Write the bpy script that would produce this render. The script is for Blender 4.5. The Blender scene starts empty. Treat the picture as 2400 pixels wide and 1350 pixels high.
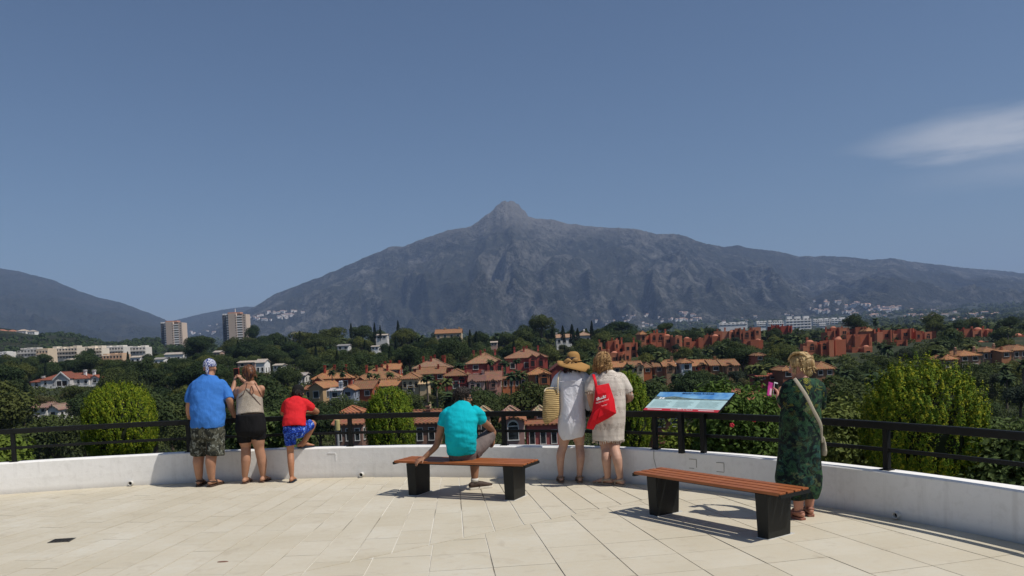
import bpy, bmesh, math, random
import numpy as np
from mathutils import Vector, Matrix, noise as mnoise
random.seed(7); np.random.seed(7)
SC = bpy.context.scene
COL = SC.collection
R = math.radians

# ---------------------------------------------------------------- camera
FPX, PPX, PPY, SLOPE, HC = 1880.0, 1200.0, 900.0, 0.04, 1.7
_r = math.atan(SLOPE); _p = -math.atan((PPY - 816) / FPX * math.cos(_r))
_cr, _sr, _cp, _sp = math.cos(_r), math.sin(_r), math.cos(_p), math.sin(_p)
def ray(x, y):
    u = (x - PPX) / FPX; v = (PPY - y) / FPX
    u2 = u * _cr + v * _sr; v2 = v * _cr - u * _sr
    return u2, _cp - _sp * v2, _sp + _cp * v2
def G(x, y, z=0.0):
    d = ray(x, y); t = (z - HC) / d[2]
    return Vector((d[0] * t, d[1] * t, z))
def at(x, y, Y):
    d = ray(x, y); t = Y / d[1]
    return Vector((d[0] * t, Y, HC + d[2] * t))
def proj(X, Y, Z):
    Z = Z - HC
    dep = Y * _cp + Z * _sp
    v2 = (-Y * _sp + Z * _cp) / dep; u2 = X / dep
    return PPX + (u2 * _cr - v2 * _sr) * FPX, PPY - (v2 * _cr + u2 * _sr) * FPX
cd = bpy.data.cameras.new('camera'); cam = bpy.data.objects.new('camera', cd); COL.objects.link(cam)
_F = Vector((0, _cp, _sp)); _U0 = Vector((0, -_sp, _cp)); _X = Vector((1, 0, 0))
_Rt = _X * _cr - _U0 * _sr; _Up = _X * _sr + _U0 * _cr
m = Matrix((_Rt, _Up, -_F)).transposed().to_4x4(); m.translation = (0, 0, HC)
cam.matrix_world = m
cd.sensor_width = 36; cd.lens = 36 * FPX / 2400; cd.shift_y = (PPY - 675) / 2400
cd.clip_start = 0.1; cd.clip_end = 40000
SC.camera = cam

# ---------------------------------------------------------------- sky and sun
SUN_EL, SUN_BEHIND = 57.0, 22.0          # sun to the right (+X), a little behind the camera
_a = R(SUN_BEHIND); _e = R(SUN_EL)
SUNV = Vector((math.cos(_a) * math.cos(_e), -math.sin(_a) * math.cos(_e), math.sin(_e)))
sl = bpy.data.lights.new('sun', 'SUN'); sl.energy = 4.3; sl.angle = R(0.53); sl.color = (1.0, 0.955, 0.88)
so = bpy.data.objects.new('sun', sl); COL.objects.link(so)
so.rotation_euler = SUNV.to_track_quat('Z', 'Y').to_euler(); so.location = (30, -5, 60)
W = bpy.data.worlds.new('World'); SC.world = W; W.use_nodes = True
nt = W.node_tree; nt.nodes.clear()
def wn(t, **k):
    n = nt.nodes.new(t)
    for a, b in k.items(): setattr(n, a, b)
    return n
def wl(a, b): nt.links.new(a, b)
def wmath(op, a, b=None, c=None):
    n = wn('ShaderNodeMath', operation=op)
    for i, q in enumerate((a, b, c)):
        if q is None: continue
        if isinstance(q, (int, float)): n.inputs[i].default_value = q
        else: wl(q, n.inputs[i])
    return n.outputs[0]
wo = wn('ShaderNodeOutputWorld'); bg = wn('ShaderNodeBackground')
sky = wn('ShaderNodeTexSky', sky_type='NISHITA', sun_disc=False)
sky.sun_elevation = _e; sky.sun_rotation = R(90 + SUN_BEHIND)
sky.air_density = 1.0; sky.dust_density = 1.0; sky.ozone_density = 4.5; sky.altitude = 0
SKY_STRENGTH = 0.07
# a thin lens of high cloud low in the right of the view
tc = wn('ShaderNodeTexCoord'); sx = wn('ShaderNodeSeparateXYZ'); wl(tc.outputs['Generated'], sx.inputs[0])
az = wmath('ARCTAN2', sx.outputs[0], sx.outputs[1]); el = wmath('ARCSINE', sx.outputs[2])
def azel(x, y):
    d = Vector(ray(x, y)).normalized(); return math.atan2(d.x, d.y), math.asin(d.z)
(a0, e0), (a1, e1) = azel(1925, 362), azel(2400, 302)
slope = (e1 - e0) / (a1 - a0)
nz = wn('ShaderNodeTexNoise'); nz.inputs['Scale'].default_value = 7.0; nz.inputs['Detail'].default_value = 6
mp = wn('ShaderNodeMapping'); mp.inputs['Scale'].default_value = (1, 1, 7.0); wl(tc.outputs['Generated'], mp.inputs[0]); wl(mp.outputs[0], nz.inputs['Vector']); nz.inputs['Roughness'].default_value = 0.62
wob = wmath('MULTIPLY', wmath('SUBTRACT', nz.outputs['Fac'], 0.5), 0.03)
u = wmath('SUBTRACT', az, a0)
v = wmath('ADD', wmath('SUBTRACT', wmath('SUBTRACT', el, e0), wmath('MULTIPLY', u, slope)), wob)
half = wmath('MULTIPLY', wmath('POWER', wmath('MAXIMUM', wmath('ADD', u, 0.004), 0.0), 0.8), 0.125)
half = wmath('ADD', wmath('MINIMUM', half, 0.025), 0.0012)
body = wmath('SUBTRACT', 1.0, wmath('DIVIDE', wmath('ABSOLUTE', v), half))
def wss(x, lo, hi):
    n = wn('ShaderNodeMapRange', interpolation_type='SMOOTHSTEP'); wl(x, n.inputs[0])
    n.inputs[1].default_value = lo; n.inputs[2].default_value = hi; return n.outputs[0]
mask = wmath('MULTIPLY', wss(body, -0.35, 0.75), wss(u, 0.0, 0.16))
mask = wmath('MULTIPLY', mask, wss(u, 0.75, 0.35))
mask = wmath('MULTIPLY', mask, wss(nz.outputs['Fac'], 0.12, 0.62))
v2_ = wmath('ABSOLUTE', wmath('ADD', v, 0.042))
low = wmath('MULTIPLY', wmath('MULTIPLY', wss(v2_, 0.022, 0.0), wss(u, 0.04, 0.25)), 0.24)
low = wmath('MULTIPLY', low, wss(u, 0.75, 0.35))
mask = wmath('MINIMUM', wmath('ADD', wmath('MULTIPLY', mask, 0.62), low), 1.0)
mx = wn('ShaderNodeMix', data_type='RGBA'); wl(mask, mx.inputs[0]); wl(sky.outputs[0], mx.inputs[6]); mx.inputs[7].default_value = (9.5, 9.6, 10.0, 1)
wl(mx.outputs[2], bg.inputs[0]); bg.inputs[1].default_value = SKY_STRENGTH; wl(bg.outputs[0], wo.inputs[0])
SC.view_settings.view_transform = 'Standard'; SC.view_settings.look = 'None'
SC.view_settings.exposure = 0.0; SC.view_settings.gamma = 1.0; SC.view_settings.use_curve_mapping = False
SC.render.engine = 'CYCLES'
SC.cycles.use_denoising = True; SC.cycles.max_bounces = 6; SC.cycles.volume_bounces = 1
SC.cycles.transparent_max_bounces = 8; SC.cycles.caustics_reflective = False; SC.cycles.caustics_refractive = False

# ---------------------------------------------------------------- objects
def tag(o, label=None, cat=None, group=None, kind=None):
    if label: o['label'] = label
    if cat: o['category'] = cat
    if group: o['group'] = group
    if kind: o['kind'] = kind
    return o
MW = {}
def thing(name, label, cat, loc=(0, 0, 0), rz=0.0, group=None):
    o = bpy.data.objects.new(name, None); COL.objects.link(o)
    o.empty_display_size = 0.2
    o.location = loc; o.rotation_euler = (0, 0, rz)
    MW[o.name] = Matrix.Translation(Vector(loc)) @ Matrix.Rotation(rz, 4, 'Z')
    return tag(o, label, cat, group)
def mw(o):
    return MW.get(o.name, Matrix.Identity(4)) if o else Matrix.Identity(4)
class MB:
    def __init__(s): s.v = []; s.f = []; s.m = []; s.cm = 0
    def add(s, vs, fs):
        b = len(s.v); s.v += [tuple(q) for q in vs]
        s.f += [tuple(i + b for i in f) for f in fs]; s.m += [s.cm] * len(fs); return s
    def box(s, c, d, rz=0.0, M=None, taper=1.0):
        x, y, z = d[0] / 2, d[1] / 2, d[2] / 2
        vs = [Vector((a * x * (taper if q < 0 else 1), b * y * (taper if q < 0 else 1), q * z)) for q in (-1, 1) for a, b in ((-1, -1), (1, -1), (1, 1), (-1, 1))]
        T = Matrix.Translation(Vector(c)) @ (M.to_4x4() if M else Matrix.Rotation(rz, 4, 'Z'))
        return s.add([T @ q for q in vs], [(3, 2, 1, 0), (4, 5, 6, 7), (0, 1, 5, 4), (1, 2, 6, 5), (2, 3, 7, 6), (3, 0, 4, 7)])
    def quad(s, a, b, c, d): return s.add([a, b, c, d], [(0, 1, 2, 3)])
    def prism(s, poly, off):                  # planar polygon pushed along off
        n = len(poly); off = Vector(off); P = [Vector(p) for p in poly]
        fs = [tuple(reversed(range(n))), tuple(range(n, 2 * n))] + [(i, (i + 1) % n, n + (i + 1) % n, n + i) for i in range(n)]
        return s.add(P + [p + off for p in P], fs)
    def ell(s, c, r, M=None, nu=16, nv=10, v0=-90, v1=90):
        vs = []; c = Vector(c)
        for j in range(nv + 1):
            t = R(v0 + (v1 - v0) * j / nv)
            for i in range(nu):
                p = 2 * math.pi * i / nu
                q = Vector((r[0] * math.cos(t) * math.cos(p), r[1] * math.cos(t) * math.sin(p), r[2] * math.sin(t)))
                vs.append(c + (M @ q if M else q))
        fs = [(j * nu + i, j * nu + (i + 1) % nu, (j + 1) * nu + (i + 1) % nu, (j + 1) * nu + i) for j in range(nv) for i in range(nu)]
        fs += [tuple(reversed(range(nu))), tuple(nv * nu + i for i in range(nu))]
        return s.add(vs, fs)
    def tube(s, pts, rad, n=12, side=None, sub=1, cap='round', power=2.0):
        P = [Vector(p) for p in pts]
        Q = [(r, r) if isinstance(r, (int, float)) else tuple(r) for r in (rad if isinstance(rad, (list, tuple)) and len(rad) == len(P) and not (len(P) == 2 and False) else [rad] * len(P))]
        if sub > 1 and len(P) > 2:
            NP, NQ = [], []
            for i in range(len(P) - 1):
                p0, p1, p2, p3 = P[max(i - 1, 0)], P[i], P[i + 1], P[min(i + 2, len(P) - 1)]
                for k in range(sub):
                    t = k / sub
                    NP.append(0.5 * ((2 * p1) + (p2 - p0) * t + (2 * p0 - 5 * p1 + 4 * p2 - p3) * t * t + (3 * p1 - p0 - 3 * p2 + p3) * t ** 3))
                    NQ.append(tuple(Q[i][a] * (1 - t) + Q[i + 1][a] * t for a in (0, 1)))
            NP.append(P[-1]); NQ.append(Q[-1]); P, Q = NP, NQ
        tan = []
        for i in range(len(P)):
            d = P[min(i + 1, len(P) - 1)] - P[max(i - 1, 0)]
            tan.append(d.normalized() if d.length > 1e-9 else Vector((0, 0, 1)))
        rings = [(P[i], tan[i], Q[i]) for i in range(len(P))]
        if cap == 'round':
            k = 3; pre, post = [], []
            for j in range(k):
                a = R(90 * (1 - (j + 0.35) / k)); h = math.sin(a); w = math.cos(a)
                r0 = min(Q[0]); r1 = min(Q[-1])
                pre.append((P[0] - tan[0] * h * r0, tan[0], (Q[0][0] * w, Q[0][1] * w)))
                post.append((P[-1] + tan[-1] * h * r1, tan[-1], (Q[-1][0] * w, Q[-1][1] * w)))
            rings = pre + rings + post[::-1]
        ref = Vector(side) if side is not None else (Vector((1, 0, 0)) if abs(tan[0].x) < 0.9 else Vector((0, 1, 0)))
        vs = []; prev = ref
        for c, t, (a, b) in rings:
            x = prev - t * prev.dot(t)
            if x.length < 1e-6: x = t.orthogonal()
            x.normalize(); y = t.cross(x)
            if side is None: prev = x
            for i in range(n):
                p = 2 * math.pi * i / n; cs, sn = math.cos(p), math.sin(p)
                if power != 2.0:
                    cs = math.copysign(abs(cs) ** (2 / power), cs); sn = math.copysign(abs(sn) ** (2 / power), sn)
                vs.append(c + x * a * cs + y * b * sn)
        k = len(rings)
        fs = [(j * n + i, j * n + (i + 1) % n, (j + 1) * n + (i + 1) % n, (j + 1) * n + i) for j in range(k - 1) for i in range(n)]
        fs += [tuple(reversed(range(n))), tuple((k - 1) * n + i for i in range(n))]
        return s.add(vs, fs)
    def mesh(s, name, mats, M=None, smooth=False):
        me = bpy.data.meshes.new(name)
        vs = s.v
        if M is not None:
            a = np.array(vs, dtype=float); M3 = np.array(M.to_3x3()); vs = (a @ M3.T + np.array(M.translation)).tolist()
        me.from_pydata(vs, [], s.f)
        for q in (mats if isinstance(mats, (list, tuple)) else [mats]): me.materials.append(q)
        if max(s.m, default=0): me.polygons.foreach_set('material_index', s.m)
        if smooth: me.polygons.foreach_set('use_smooth', [True] * len(s.f))
        me.update()
        return me
    def build(s, name, mats, parent=None, smooth=False, local=False):
        M = None if (local or parent is None) else mw(parent).inverted()
        return link(name, s.mesh(name, mats, M, smooth), parent)
def link(name, me, parent=None):
    o = bpy.data.objects.new(name, me); COL.objects.link(o)
    if parent is not None:
        o.parent = parent
        MW[o.name] = mw(parent)
    return o
def bevel(o, w=0.004, seg=2):
    b = o.modifiers.new('bevel', 'BEVEL'); b.width = w; b.segments = seg; b.limit_method = 'ANGLE'; b.angle_limit = R(40); return o
def baked(o):
    dg = bpy.context.evaluated_depsgraph_get(); ev = o.evaluated_get(dg)
    me = bpy.data.meshes.new_from_object(ev); o.modifiers.clear()
    old = o.data; o.data = me
    if old.users == 0: bpy.data.meshes.remove(old)
    return o
def flesh(mb, name, mat, parent, voxel=0.012, smooth=4, fold=0.0, fscale=(9, 9, 5), seed=0):
    """overlapping closed shapes -> one continuous smooth surface"""
    o = mb.build(name, mat, parent)
    r = o.modifiers.new('r', 'REMESH'); r.mode = 'VOXEL'; r.voxel_size = voxel
    if smooth:
        q = o.modifiers.new('s', 'SMOOTH'); q.factor = 0.5; q.iterations = smooth
    baked(o); me = o.data
    if not me.materials: me.materials.append(mat)
    if fold:
        n = len(me.vertices); co = np.empty(n * 3); me.vertices.foreach_get('co', co); co = co.reshape(-1, 3)
        no = np.array([v.normal[:] for v in me.vertices])
        d = np.array([mnoise.noise(Vector((c[0] * fscale[0] + seed, c[1] * fscale[1], c[2] * fscale[2]))) + 0.5 * mnoise.noise(Vector((c[0] * fscale[0] * 2.3, c[1] * fscale[1] * 2.3 + seed, c[2] * fscale[2] * 2.1))) for c in co])
        co = co + no * (d * fold)[:, None]
        me.vertices.foreach_set('co', co.ravel())
    me.polygons.foreach_set('use_smooth', [True] * len(me.polygons)); me.update()
    return o
def copy_tree(o, parent=None):
    c = o.copy(); COL.objects.link(c); c.parent = parent
    for ch in [q for q in o.children]: copy_tree(ch, c)
    return c

# ---------------------------------------------------------------- materials
MATS = {}
def srgb(h):
    h = h.lstrip('#'); c = [int(h[i:i + 2], 16) / 255 for i in (0, 2, 4)]
    return tuple(((x + 0.055) / 1.055) ** 2.4 if x > 0.04045 else x / 12.92 for x in c)
class NT:
    def __init__(s, name, rough=0.8, spec=0.3):
        s.m = bpy.data.materials.new(name); s.m.use_nodes = True; s.t = s.m.node_tree
        s.b = s.t.nodes['Principled BSDF']; s.b.inputs['Roughness'].default_value = rough
        s.b.inputs['Specular IOR Level'].default_value = spec
        s._c = {}
    def n(s, t, **k):
        q = s.t.nodes.new(t)
        for a, b in k.items(): setattr(q, a, b)
        return q
    def l(s, a, b): s.t.links.new(a, b)
    def set(s, sock, v):
        if isinstance(v, (int, float)): sock.default_value = v
        elif isinstance(v, (tuple, list)): sock.default_value = tuple(v) + ((1,) if len(sock.default_value) == 4 and len(v) == 3 else ())
        else: s.l(v, sock)
    def co(s, scale=(1, 1, 1), kind='Object', rot=(0, 0, 0)):
        key = (kind,)
        if key not in s._c: s._c[key] = s.n('ShaderNodeTexCoord').outputs[kind]
        mp = s.n('ShaderNodeMapping'); mp.inputs['Scale'].default_value = scale; mp.inputs['Rotation'].default_value = rot
        s.l(s._c[key], mp.inputs[0]); return mp.outputs[0]
    def noise(s, scale, detail=4, vec=None, dist=0.0, rough=0.55):
        q = s.n('ShaderNodeTexNoise'); q.inputs['Scale'].default_value = scale; q.inputs['Detail'].default_value = detail
        q.inputs['Distortion'].default_value = dist; q.inputs['Roughness'].default_value = rough
        s.l(vec if vec is not None else s.co(), q.inputs['Vector']); return q.outputs['Fac']
    def vor(s, scale, vec=None, feature='F1', out='Distance', rand=1.0):
        q = s.n('ShaderNodeTexVoronoi', feature=feature); q.inputs['Scale'].default_value = scale; q.inputs['Randomness'].default_value = rand
        s.l(vec if vec is not None else s.co(), q.inputs['Vector']); return q.outputs[out]
    def wave(s, scale, vec=None, dist=0.0, direction='X', typ='BANDS', detail=2):
        q = s.n('ShaderNodeTexWave', wave_type=typ, bands_direction=direction); q.inputs['Scale'].default_value = scale
        q.inputs['Distortion'].default_value = dist; q.inputs['Detail'].default_value = detail
        s.l(vec if vec is not None else s.co(), q.inputs['Vector']); return q.outputs['Fac']
    def ramp(s, fac, stops, interp='LINEAR'):
        q = s.n('ShaderNodeValToRGB'); q.color_ramp.interpolation = interp
        e = q.color_ramp.elements
        while len(e) < len(stops): e.new(0.5)
        for i, (p, c) in enumerate(stops):
            e[i].position = p; c = (c, c, c) if isinstance(c, (int, float)) else c; e[i].color = tuple(c) + (1,)
        s.l(fac, q.inputs[0]); return q.outputs[0]
    def mix(s, fac, a, b, blend='MIX'):
        q = s.n('ShaderNodeMix', data_type='RGBA', blend_type=blend)
        s.set(q.inputs[0], fac); s.set(q.inputs[6], a); s.set(q.inputs[7], b); return q.outputs[2]
    def math(s, op, a, b=0.0):
        q = s.n('ShaderNodeMath', operation=op); s.set(q.inputs[0], a); s.set(q.inputs[1], b); return q.outputs[0]
    def col(s, c): s.set(s.b.inputs['Base Color'], c); return s
    def rough(s, c): s.set(s.b.inputs['Roughness'], c); return s
    def bump(s, h, strength=0.3, dist=0.01):
        q = s.n('ShaderNodeBump'); q.inputs['Strength'].default_value = strength; q.inputs['Distance'].default_value = dist
        s.l(h, q.inputs['Height']); s.l(q.outputs[0], s.b.inputs['Normal']); return s
    def rnd(s): return s.n('ShaderNodeObjectInfo').outputs['Random']
def plain(name, c, rough=0.7, var=0.12, scale=12.0, bump=0.0, bscale=60.0, spec=0.3, bdist=0.003, metal=0.0, wear=None):
    """a colour with grain and blotches"""
    if name in MATS: return MATS[name]
    t = NT(name, rough, spec)
    n1 = t.noise(scale, 5); n2 = t.noise(scale * 0.23, 3)
    f = t.math('ADD', t.math('MULTIPLY', n1, 0.5), t.math('MULTIPLY', n2, 0.5))
    lo = tuple(max(0, x * (1 - var * 1.6)) for x in c); hi = tuple(min(1, x * (1 + var * 1.6)) for x in c)
    t.col(t.ramp(f, [(0.3, lo), (0.7, hi)]))
    if bump: t.bump(t.noise(bscale, 4), bump, bdist)
    t.b.inputs['Metallic'].default_value = metal
    MATS[name] = t.m; return t.m
def fabric(name, c, var=0.1, weave=420.0, fold=0.35, rough=0.9):
    if name in MATS: return MATS[name]
    t = NT(name, rough, 0.15)
    f = t.noise(7, 4)
    t.col(t.ramp(f, [(0.3, tuple(x * (1 - var) for x in c)), (0.7, tuple(min(1, x * (1 + var)) for x in c))]))
    w = t.math('ADD', t.math('MULTIPLY', t.noise(16, 3, t.co((1, 1, 0.45)), 0.8), 1.0), t.math('MULTIPLY', t.noise(weave, 1), 0.1)); w = t.math('ADD', w, t.math('MULTIPLY', t.noise(5.5, 2, t.co((1.4, 1, 0.8), rot=(0, 0.7, 0)), 1.6), 1.1))
    t.bump(w, fold * 0.9, 0.024)
    MATS[name] = t.m; return t.m
SKIN = {}
def skin(name, c):
    if name in MATS: return MATS[name]
    t = NT(name, 0.55, 0.35)
    f = t.noise(14, 4)
    t.col(t.ramp(f, [(0.3, tuple(x * 0.86 for x in c)), (0.7, tuple(min(1, x * 1.08) for x in c))]))
    t.b.inputs['Subsurface Weight'].default_value = 0.0
    t.bump(t.noise(160, 3), 0.12, 0.002)
    MATS[name] = t.m; return t.m
# ================================================================ TERRACE
WP = [(-14, 6.9), (-11.6, 8.75), (-9.3, 10.0), (-7.0, 10.75), (-5.2, 11.1), (-3.1, 11.14), (-1.6, 10.92), (-0.3, 10.52), (1.0, 9.93), (2.0, 9.17), (2.85, 8.22), (3.5, 7.2), (3.98, 6.2), (4.35, 5.0), (4.55, 3.5), (4.6, 1.5), (4.5, -2.0), (4.2, -6)]
def spline2(P, sub):
    o = []
    for i in range(len(P) - 1):
        p0, p1, p2, p3 = [np.array(P[min(max(k, 0), len(P) - 1)], float) for k in (i - 1, i, i + 1, i + 2)]
        for k in range(sub):
            t = k / sub
            o.append(0.5 * (2 * p1 + (p2 - p0) * t + (2 * p0 - 5 * p1 + 4 * p2 - p3) * t * t + (3 * p1 - p0 - 3 * p2 + p3) * t ** 3))
    o.append(np.array(P[-1], float)); return o
WC = spline2(WP, 10)
def wnormal(i):
    a, b = WC[max(i - 1, 0)], WC[min(i + 1, len(WC) - 1)]
    d = b - a; d /= np.linalg.norm(d); return np.array((-d[1], d[0]))      # outward (away from the terrace)
WN = [wnormal(i) for i in range(len(WC))]
WL = np.concatenate([[0], np.cumsum([np.linalg.norm(WC[i + 1] - WC[i]) for i in range(len(WC) - 1)])])
def wall_at(X, Y, off=0.0):
    """nearest point on the inner wall line, pushed outward by off, with its tangent angle"""
    i = min(range(len(WC)), key=lambda k: (WC[k][0] - X) ** 2 + (WC[k][1] - Y) ** 2)
    q = WC[i] + WN[i] * off; return q, math.atan2(-WN[i][0], WN[i][1]), i
TPOLY = [tuple(p) for p in WC] + [(-14, -6)]
def inside(x, y, poly=TPOLY):
    c = False; n = len(poly)
    for i in range(n):
        x1, y1 = poly[i]; x2, y2 = poly[(i + 1) % n]
        if (y1 > y) != (y2 > y) and x < (x2 - x1) * (y - y1) / (y2 - y1) + x1: c = not c
    return c

# --- floor slab and paving
t = NT('paving_mortar', 0.95, 0.2)
f = t.noise(0.9, 3); g = t.noise(30, 4)
t.col(t.mix(t.ramp(f, [(0.36, 0.0), (0.5, 1.0)]), t.mix(g, (0.16, 0.14, 0.11), (0.3, 0.265, 0.21)), (0.66, 0.63, 0.56)))
M_mortar = t.m
t = NT('paving_stone', 0.62, 0.35)
wp = t.n('ShaderNodeNewGeometry').outputs['Position']
n1 = t.noise(1.1, 4, wp); n2 = t.noise(11, 6, wp, 0.6, 0.65); n3 = t.noise(120, 3, wp)
c = t.ramp(n1, [(0.25, srgb('c0b7a2')), (0.5, srgb('c7bfac')), (0.75, srgb('cdc7b7'))])
c = t.mix(t.ramp(n2, [(0.35, 0.0), (0.75, 0.35)]), c, srgb('bdae95'))
c = t.mix(t.math('MULTIPLY', t.ramp(t.noise(3.3, 5, wp, 1.5), [(0.58, 0.0), (0.72, 1.0)]), 0.3), c, srgb('9d8f7b'))
tr = t.rnd()
c = t.mix(1.0, c, t.ramp(tr, [(0.0, (0.94, 0.93, 0.905)), (0.5, (0.975, 0.97, 0.96)), (1.0, (1.0, 1.0, 1.0))]), 'MULTIPLY')
t.col(c); t.rough(t.ramp(n2, [(0.3, 0.5), (0.7, 0.75)]))
t.bump(t.math('ADD', t.math('MULTIPLY', n3, 0.4), n2), 0.18, 0.004)
M_tile = t.m
fl = MB(); fl.prism([(x, y, -0.5) for x, y in TPOLY], (0, 0, 0.494))
floor = fl.build('terrace_floor', M_mortar); tag(floor, kind='structure')
CP = np.array((-1.7, 23.0))
LA, LB = np.array((1.229, 8.535)), np.array((-1.139, 6.714))
LN = np.array((-(LB - LA)[1], (LB - LA)[0])); LN /= np.linalg.norm(LN)
if np.dot(np.array((2.0, 6.0)) - LA, LN) < 0: LN = -LN          # LN points into the large-slab field
def clip(poly, n, d):
    out = []
    for i in range(len(poly)):
        a, b = poly[i], poly[(i + 1) % len(poly)]
        da, db = np.dot(a, n) - d, np.dot(b, n) - d
        if da >= 0: out.append(a)
        if da * db < 0: out.append(a + (b - a) * da / (da - db))
    return out
tiles = []
def field(pitch, rl, r0, stag, side, gap, rgap=0.0008):
    dth = pitch / r0
    for i in range(-40, 60):
        k = 0 if i % 2 == 0 else stag
        for j in range(-30, 60):
            ra, rb = r0 + (j + k) * rl + rgap, r0 + (j + k + 1) * rl - rgap
            if ra < 11 or ra > 19: continue
            rm = (ra + rb) / 2; g = gap / rm
            ta, tb = i * dth + g, (i + 1) * dth - g
            # angle measured from straight down (towards the camera)
            q = [CP + r * np.array((math.sin(a), -math.cos(a))) for r, a in ((ra, ta), (ra, tb), (rb, tb), (rb, ta))]
            q = [p + np.random.uniform(-0.0012, 0.0012, 2) for p in q]
            q = clip(q, LN * side, np.dot(LA, LN) * side + 0.007)
            if len(q) < 3: continue
            c = sum(q) / len(q)
            if c[1] < 4.9 or not any(inside(*p) for p in q): continue
            px, py = proj(c[0], c[1], 0)
            if px < -120 or px > 2520 or py > 1400: continue
            q = q[::-1]
            A = 0.5 * abs(sum(q[n][0] * q[(n + 1) % len(q)][1] - q[(n + 1) % len(q)][0] * q[n][1] for n in range(len(q))))
            if A < 0.004: continue
            tiles.append((A / (c[1] ** 3), q))
field(0.255, 0.51, 13.4, 0.5, -1, 0.0056)
field(0.485, 0.49, 16.4, 0.0, 1, 0.0046, 0.0022)
tiles.sort(key=lambda q: -q[0])
rest = MB()
for n, (_, q) in enumerate(tiles):
    dz = random.uniform(-0.0012, 0.0012); c = sum(q) / len(q)
    if sum(q[k][0] * q[(k + 1) % len(q)][1] - q[(k + 1) % len(q)][0] * q[k][1] for k in range(len(q))) < 0: q = q[::-1]
    if n < 300:
        b = MB(); b.prism([(p[0] - c[0], p[1] - c[1], -0.004) for p in q], (0, 0, 0.004 + dz + 0.0012))
        o = b.build('paving_slab', M_tile, floor, local=True); o.location = (c[0], c[1], -0.001)
    else:
        rest.prism([(p[0], p[1], -0.005) for p in q], (0, 0, 0.005 + dz))
o = rest.build('paving_slabs', M_tile, floor); tag(o, kind='stuff')
o.name = 'paving'
# small dark drain grate set in the paving
gp = G(145, 1267)
dg = thing('drain_grate', 'small dark square drain grate set in the pale paving', 'drain', (gp.x, gp.y, 0.0), 0.1)
M_grate = plain('grate_iron', (0.05, 0.045, 0.04), 0.6, 0.3, 40)
b = MB(); b.box((0, 0, 0.002), (0.2, 0.16, 0.006)); b.build('frame', M_grate, dg, local=True)
M_black = plain('flat_black', (0.012, 0.012, 0.012), 0.9)
for k in range(5):
    b = MB(); b.box((-0.07 + k * 0.035, 0, 0.0065), (0.016, 0.12, 0.005)); b.build('bar', M_black, dg, local=True)
gp = G(522, 1317)
st = MB(); st.tube([(gp.x, gp.y, 0.0), (gp.x, gp.y, 0.004)], [(0.05, 0.022), (0.045, 0.02)], 14, cap='flat')
tag(st.build('floor_cover', plain('rust_cap', srgb('7a5a4a'), 0.8, 0.2, 60)), 'small rusty cover let into the paving near the bottom edge', 'cover')

# --- parapet wall
t = NT('wall_plaster', 0.85, 0.25)
wp = t.n('ShaderNodeNewGeometry').outputs['Position']
n1 = t.noise(1.6, 5, wp); n2 = t.noise(14, 5, wp, 0.5); n3 = t.noise(70, 4, wp)
c = t.ramp(n1, [(0.3, (0.82, 0.80, 0.76)), (0.7, (0.89, 0.87, 0.835))])
c = t.mix(t.math('MULTIPLY', t.ramp(n2, [(0.5, 0.0), (0.75, 1.0)]), 0.24), c, (0.52, 0.49, 0.44))
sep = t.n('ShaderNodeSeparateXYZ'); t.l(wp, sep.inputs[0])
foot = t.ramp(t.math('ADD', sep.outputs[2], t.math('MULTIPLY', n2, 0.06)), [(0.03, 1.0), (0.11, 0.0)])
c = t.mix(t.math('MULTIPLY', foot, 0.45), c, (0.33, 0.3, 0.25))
strk = t.noise(1.0, 4, t.co((9, 9, 0.6)))
c = t.mix(t.math('MULTIPLY', t.ramp(strk, [(0.57, 0.0), (0.72, 1.0)]), 0.22), c, (0.4, 0.37, 0.33))
t.col(c); t.bump(t.math('ADD', n2, t.math('MULTIPLY', n3, 0.5)), 0.35, 0.006)
M_wall = t.m
wb = MB(); rings = []
prof = [(0.0, -0.3), (0.0, 0.0), (-0.002, 0.2), (0.003, 0.408), (0.014, 0.421), (0.10, 0.4235), (0.186, 0.421), (0.2, 0.405), (0.2, 0.0), (0.2, -3.5)]
for i in range(len(WC)):
    j = [mnoise.noise(Vector((WL[i] * 1.7, k * 3.1, 0))) * 0.004 for k in range(len(prof))]
    rings.append([(WC[i][0] + WN[i][0] * (o + j[k] * (0.6 if z > 0.1 else 0)), WC[i][1] + WN[i][1] * (o + j[k] * 0.6), z + (j[k] if z > 0.3 else 0)) for k, (o, z) in enumerate(prof)])
NPF = len(prof)
vs = [p for r_ in rings for p in r_]
fs = [(i * NPF + k, (i + 1) * NPF + k, (i + 1) * NPF + k + 1, i * NPF + k + 1) for i in range(len(rings) - 1) for k in range(NPF - 1)]
fs = [f[::-1] for f in fs]
wb.add(vs, fs)
wall = wb.build('parapet_wall', M_wall, None, smooth=False)
tag(wall, 'low curved white plastered parapet wall around the terrace', 'wall')
def on_wall(px, py):
    """point of the inner wall face seen at a pixel"""
    best = None
    for i in range(len(WC) - 1):
        for f in (0, 0.25, 0.5, 0.75):
            q = WC[i] * (1 - f) + WC[i + 1] * f
            if q[1] < 4: continue
            z = at(px, py, q[1]).z; X = at(px, py, q[1]).x
            e = abs(X - q[0])
            if best is None or e < best[0]: best = (e, q, z, i)
    return best[1], best[2], math.atan2(-WN[best[3]][0], WN[best[3]][1]), WN[best[3]]
M_pipe = plain('pale_plastic', (0.62, 0.6, 0.55), 0.5, 0.15, 40)
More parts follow.
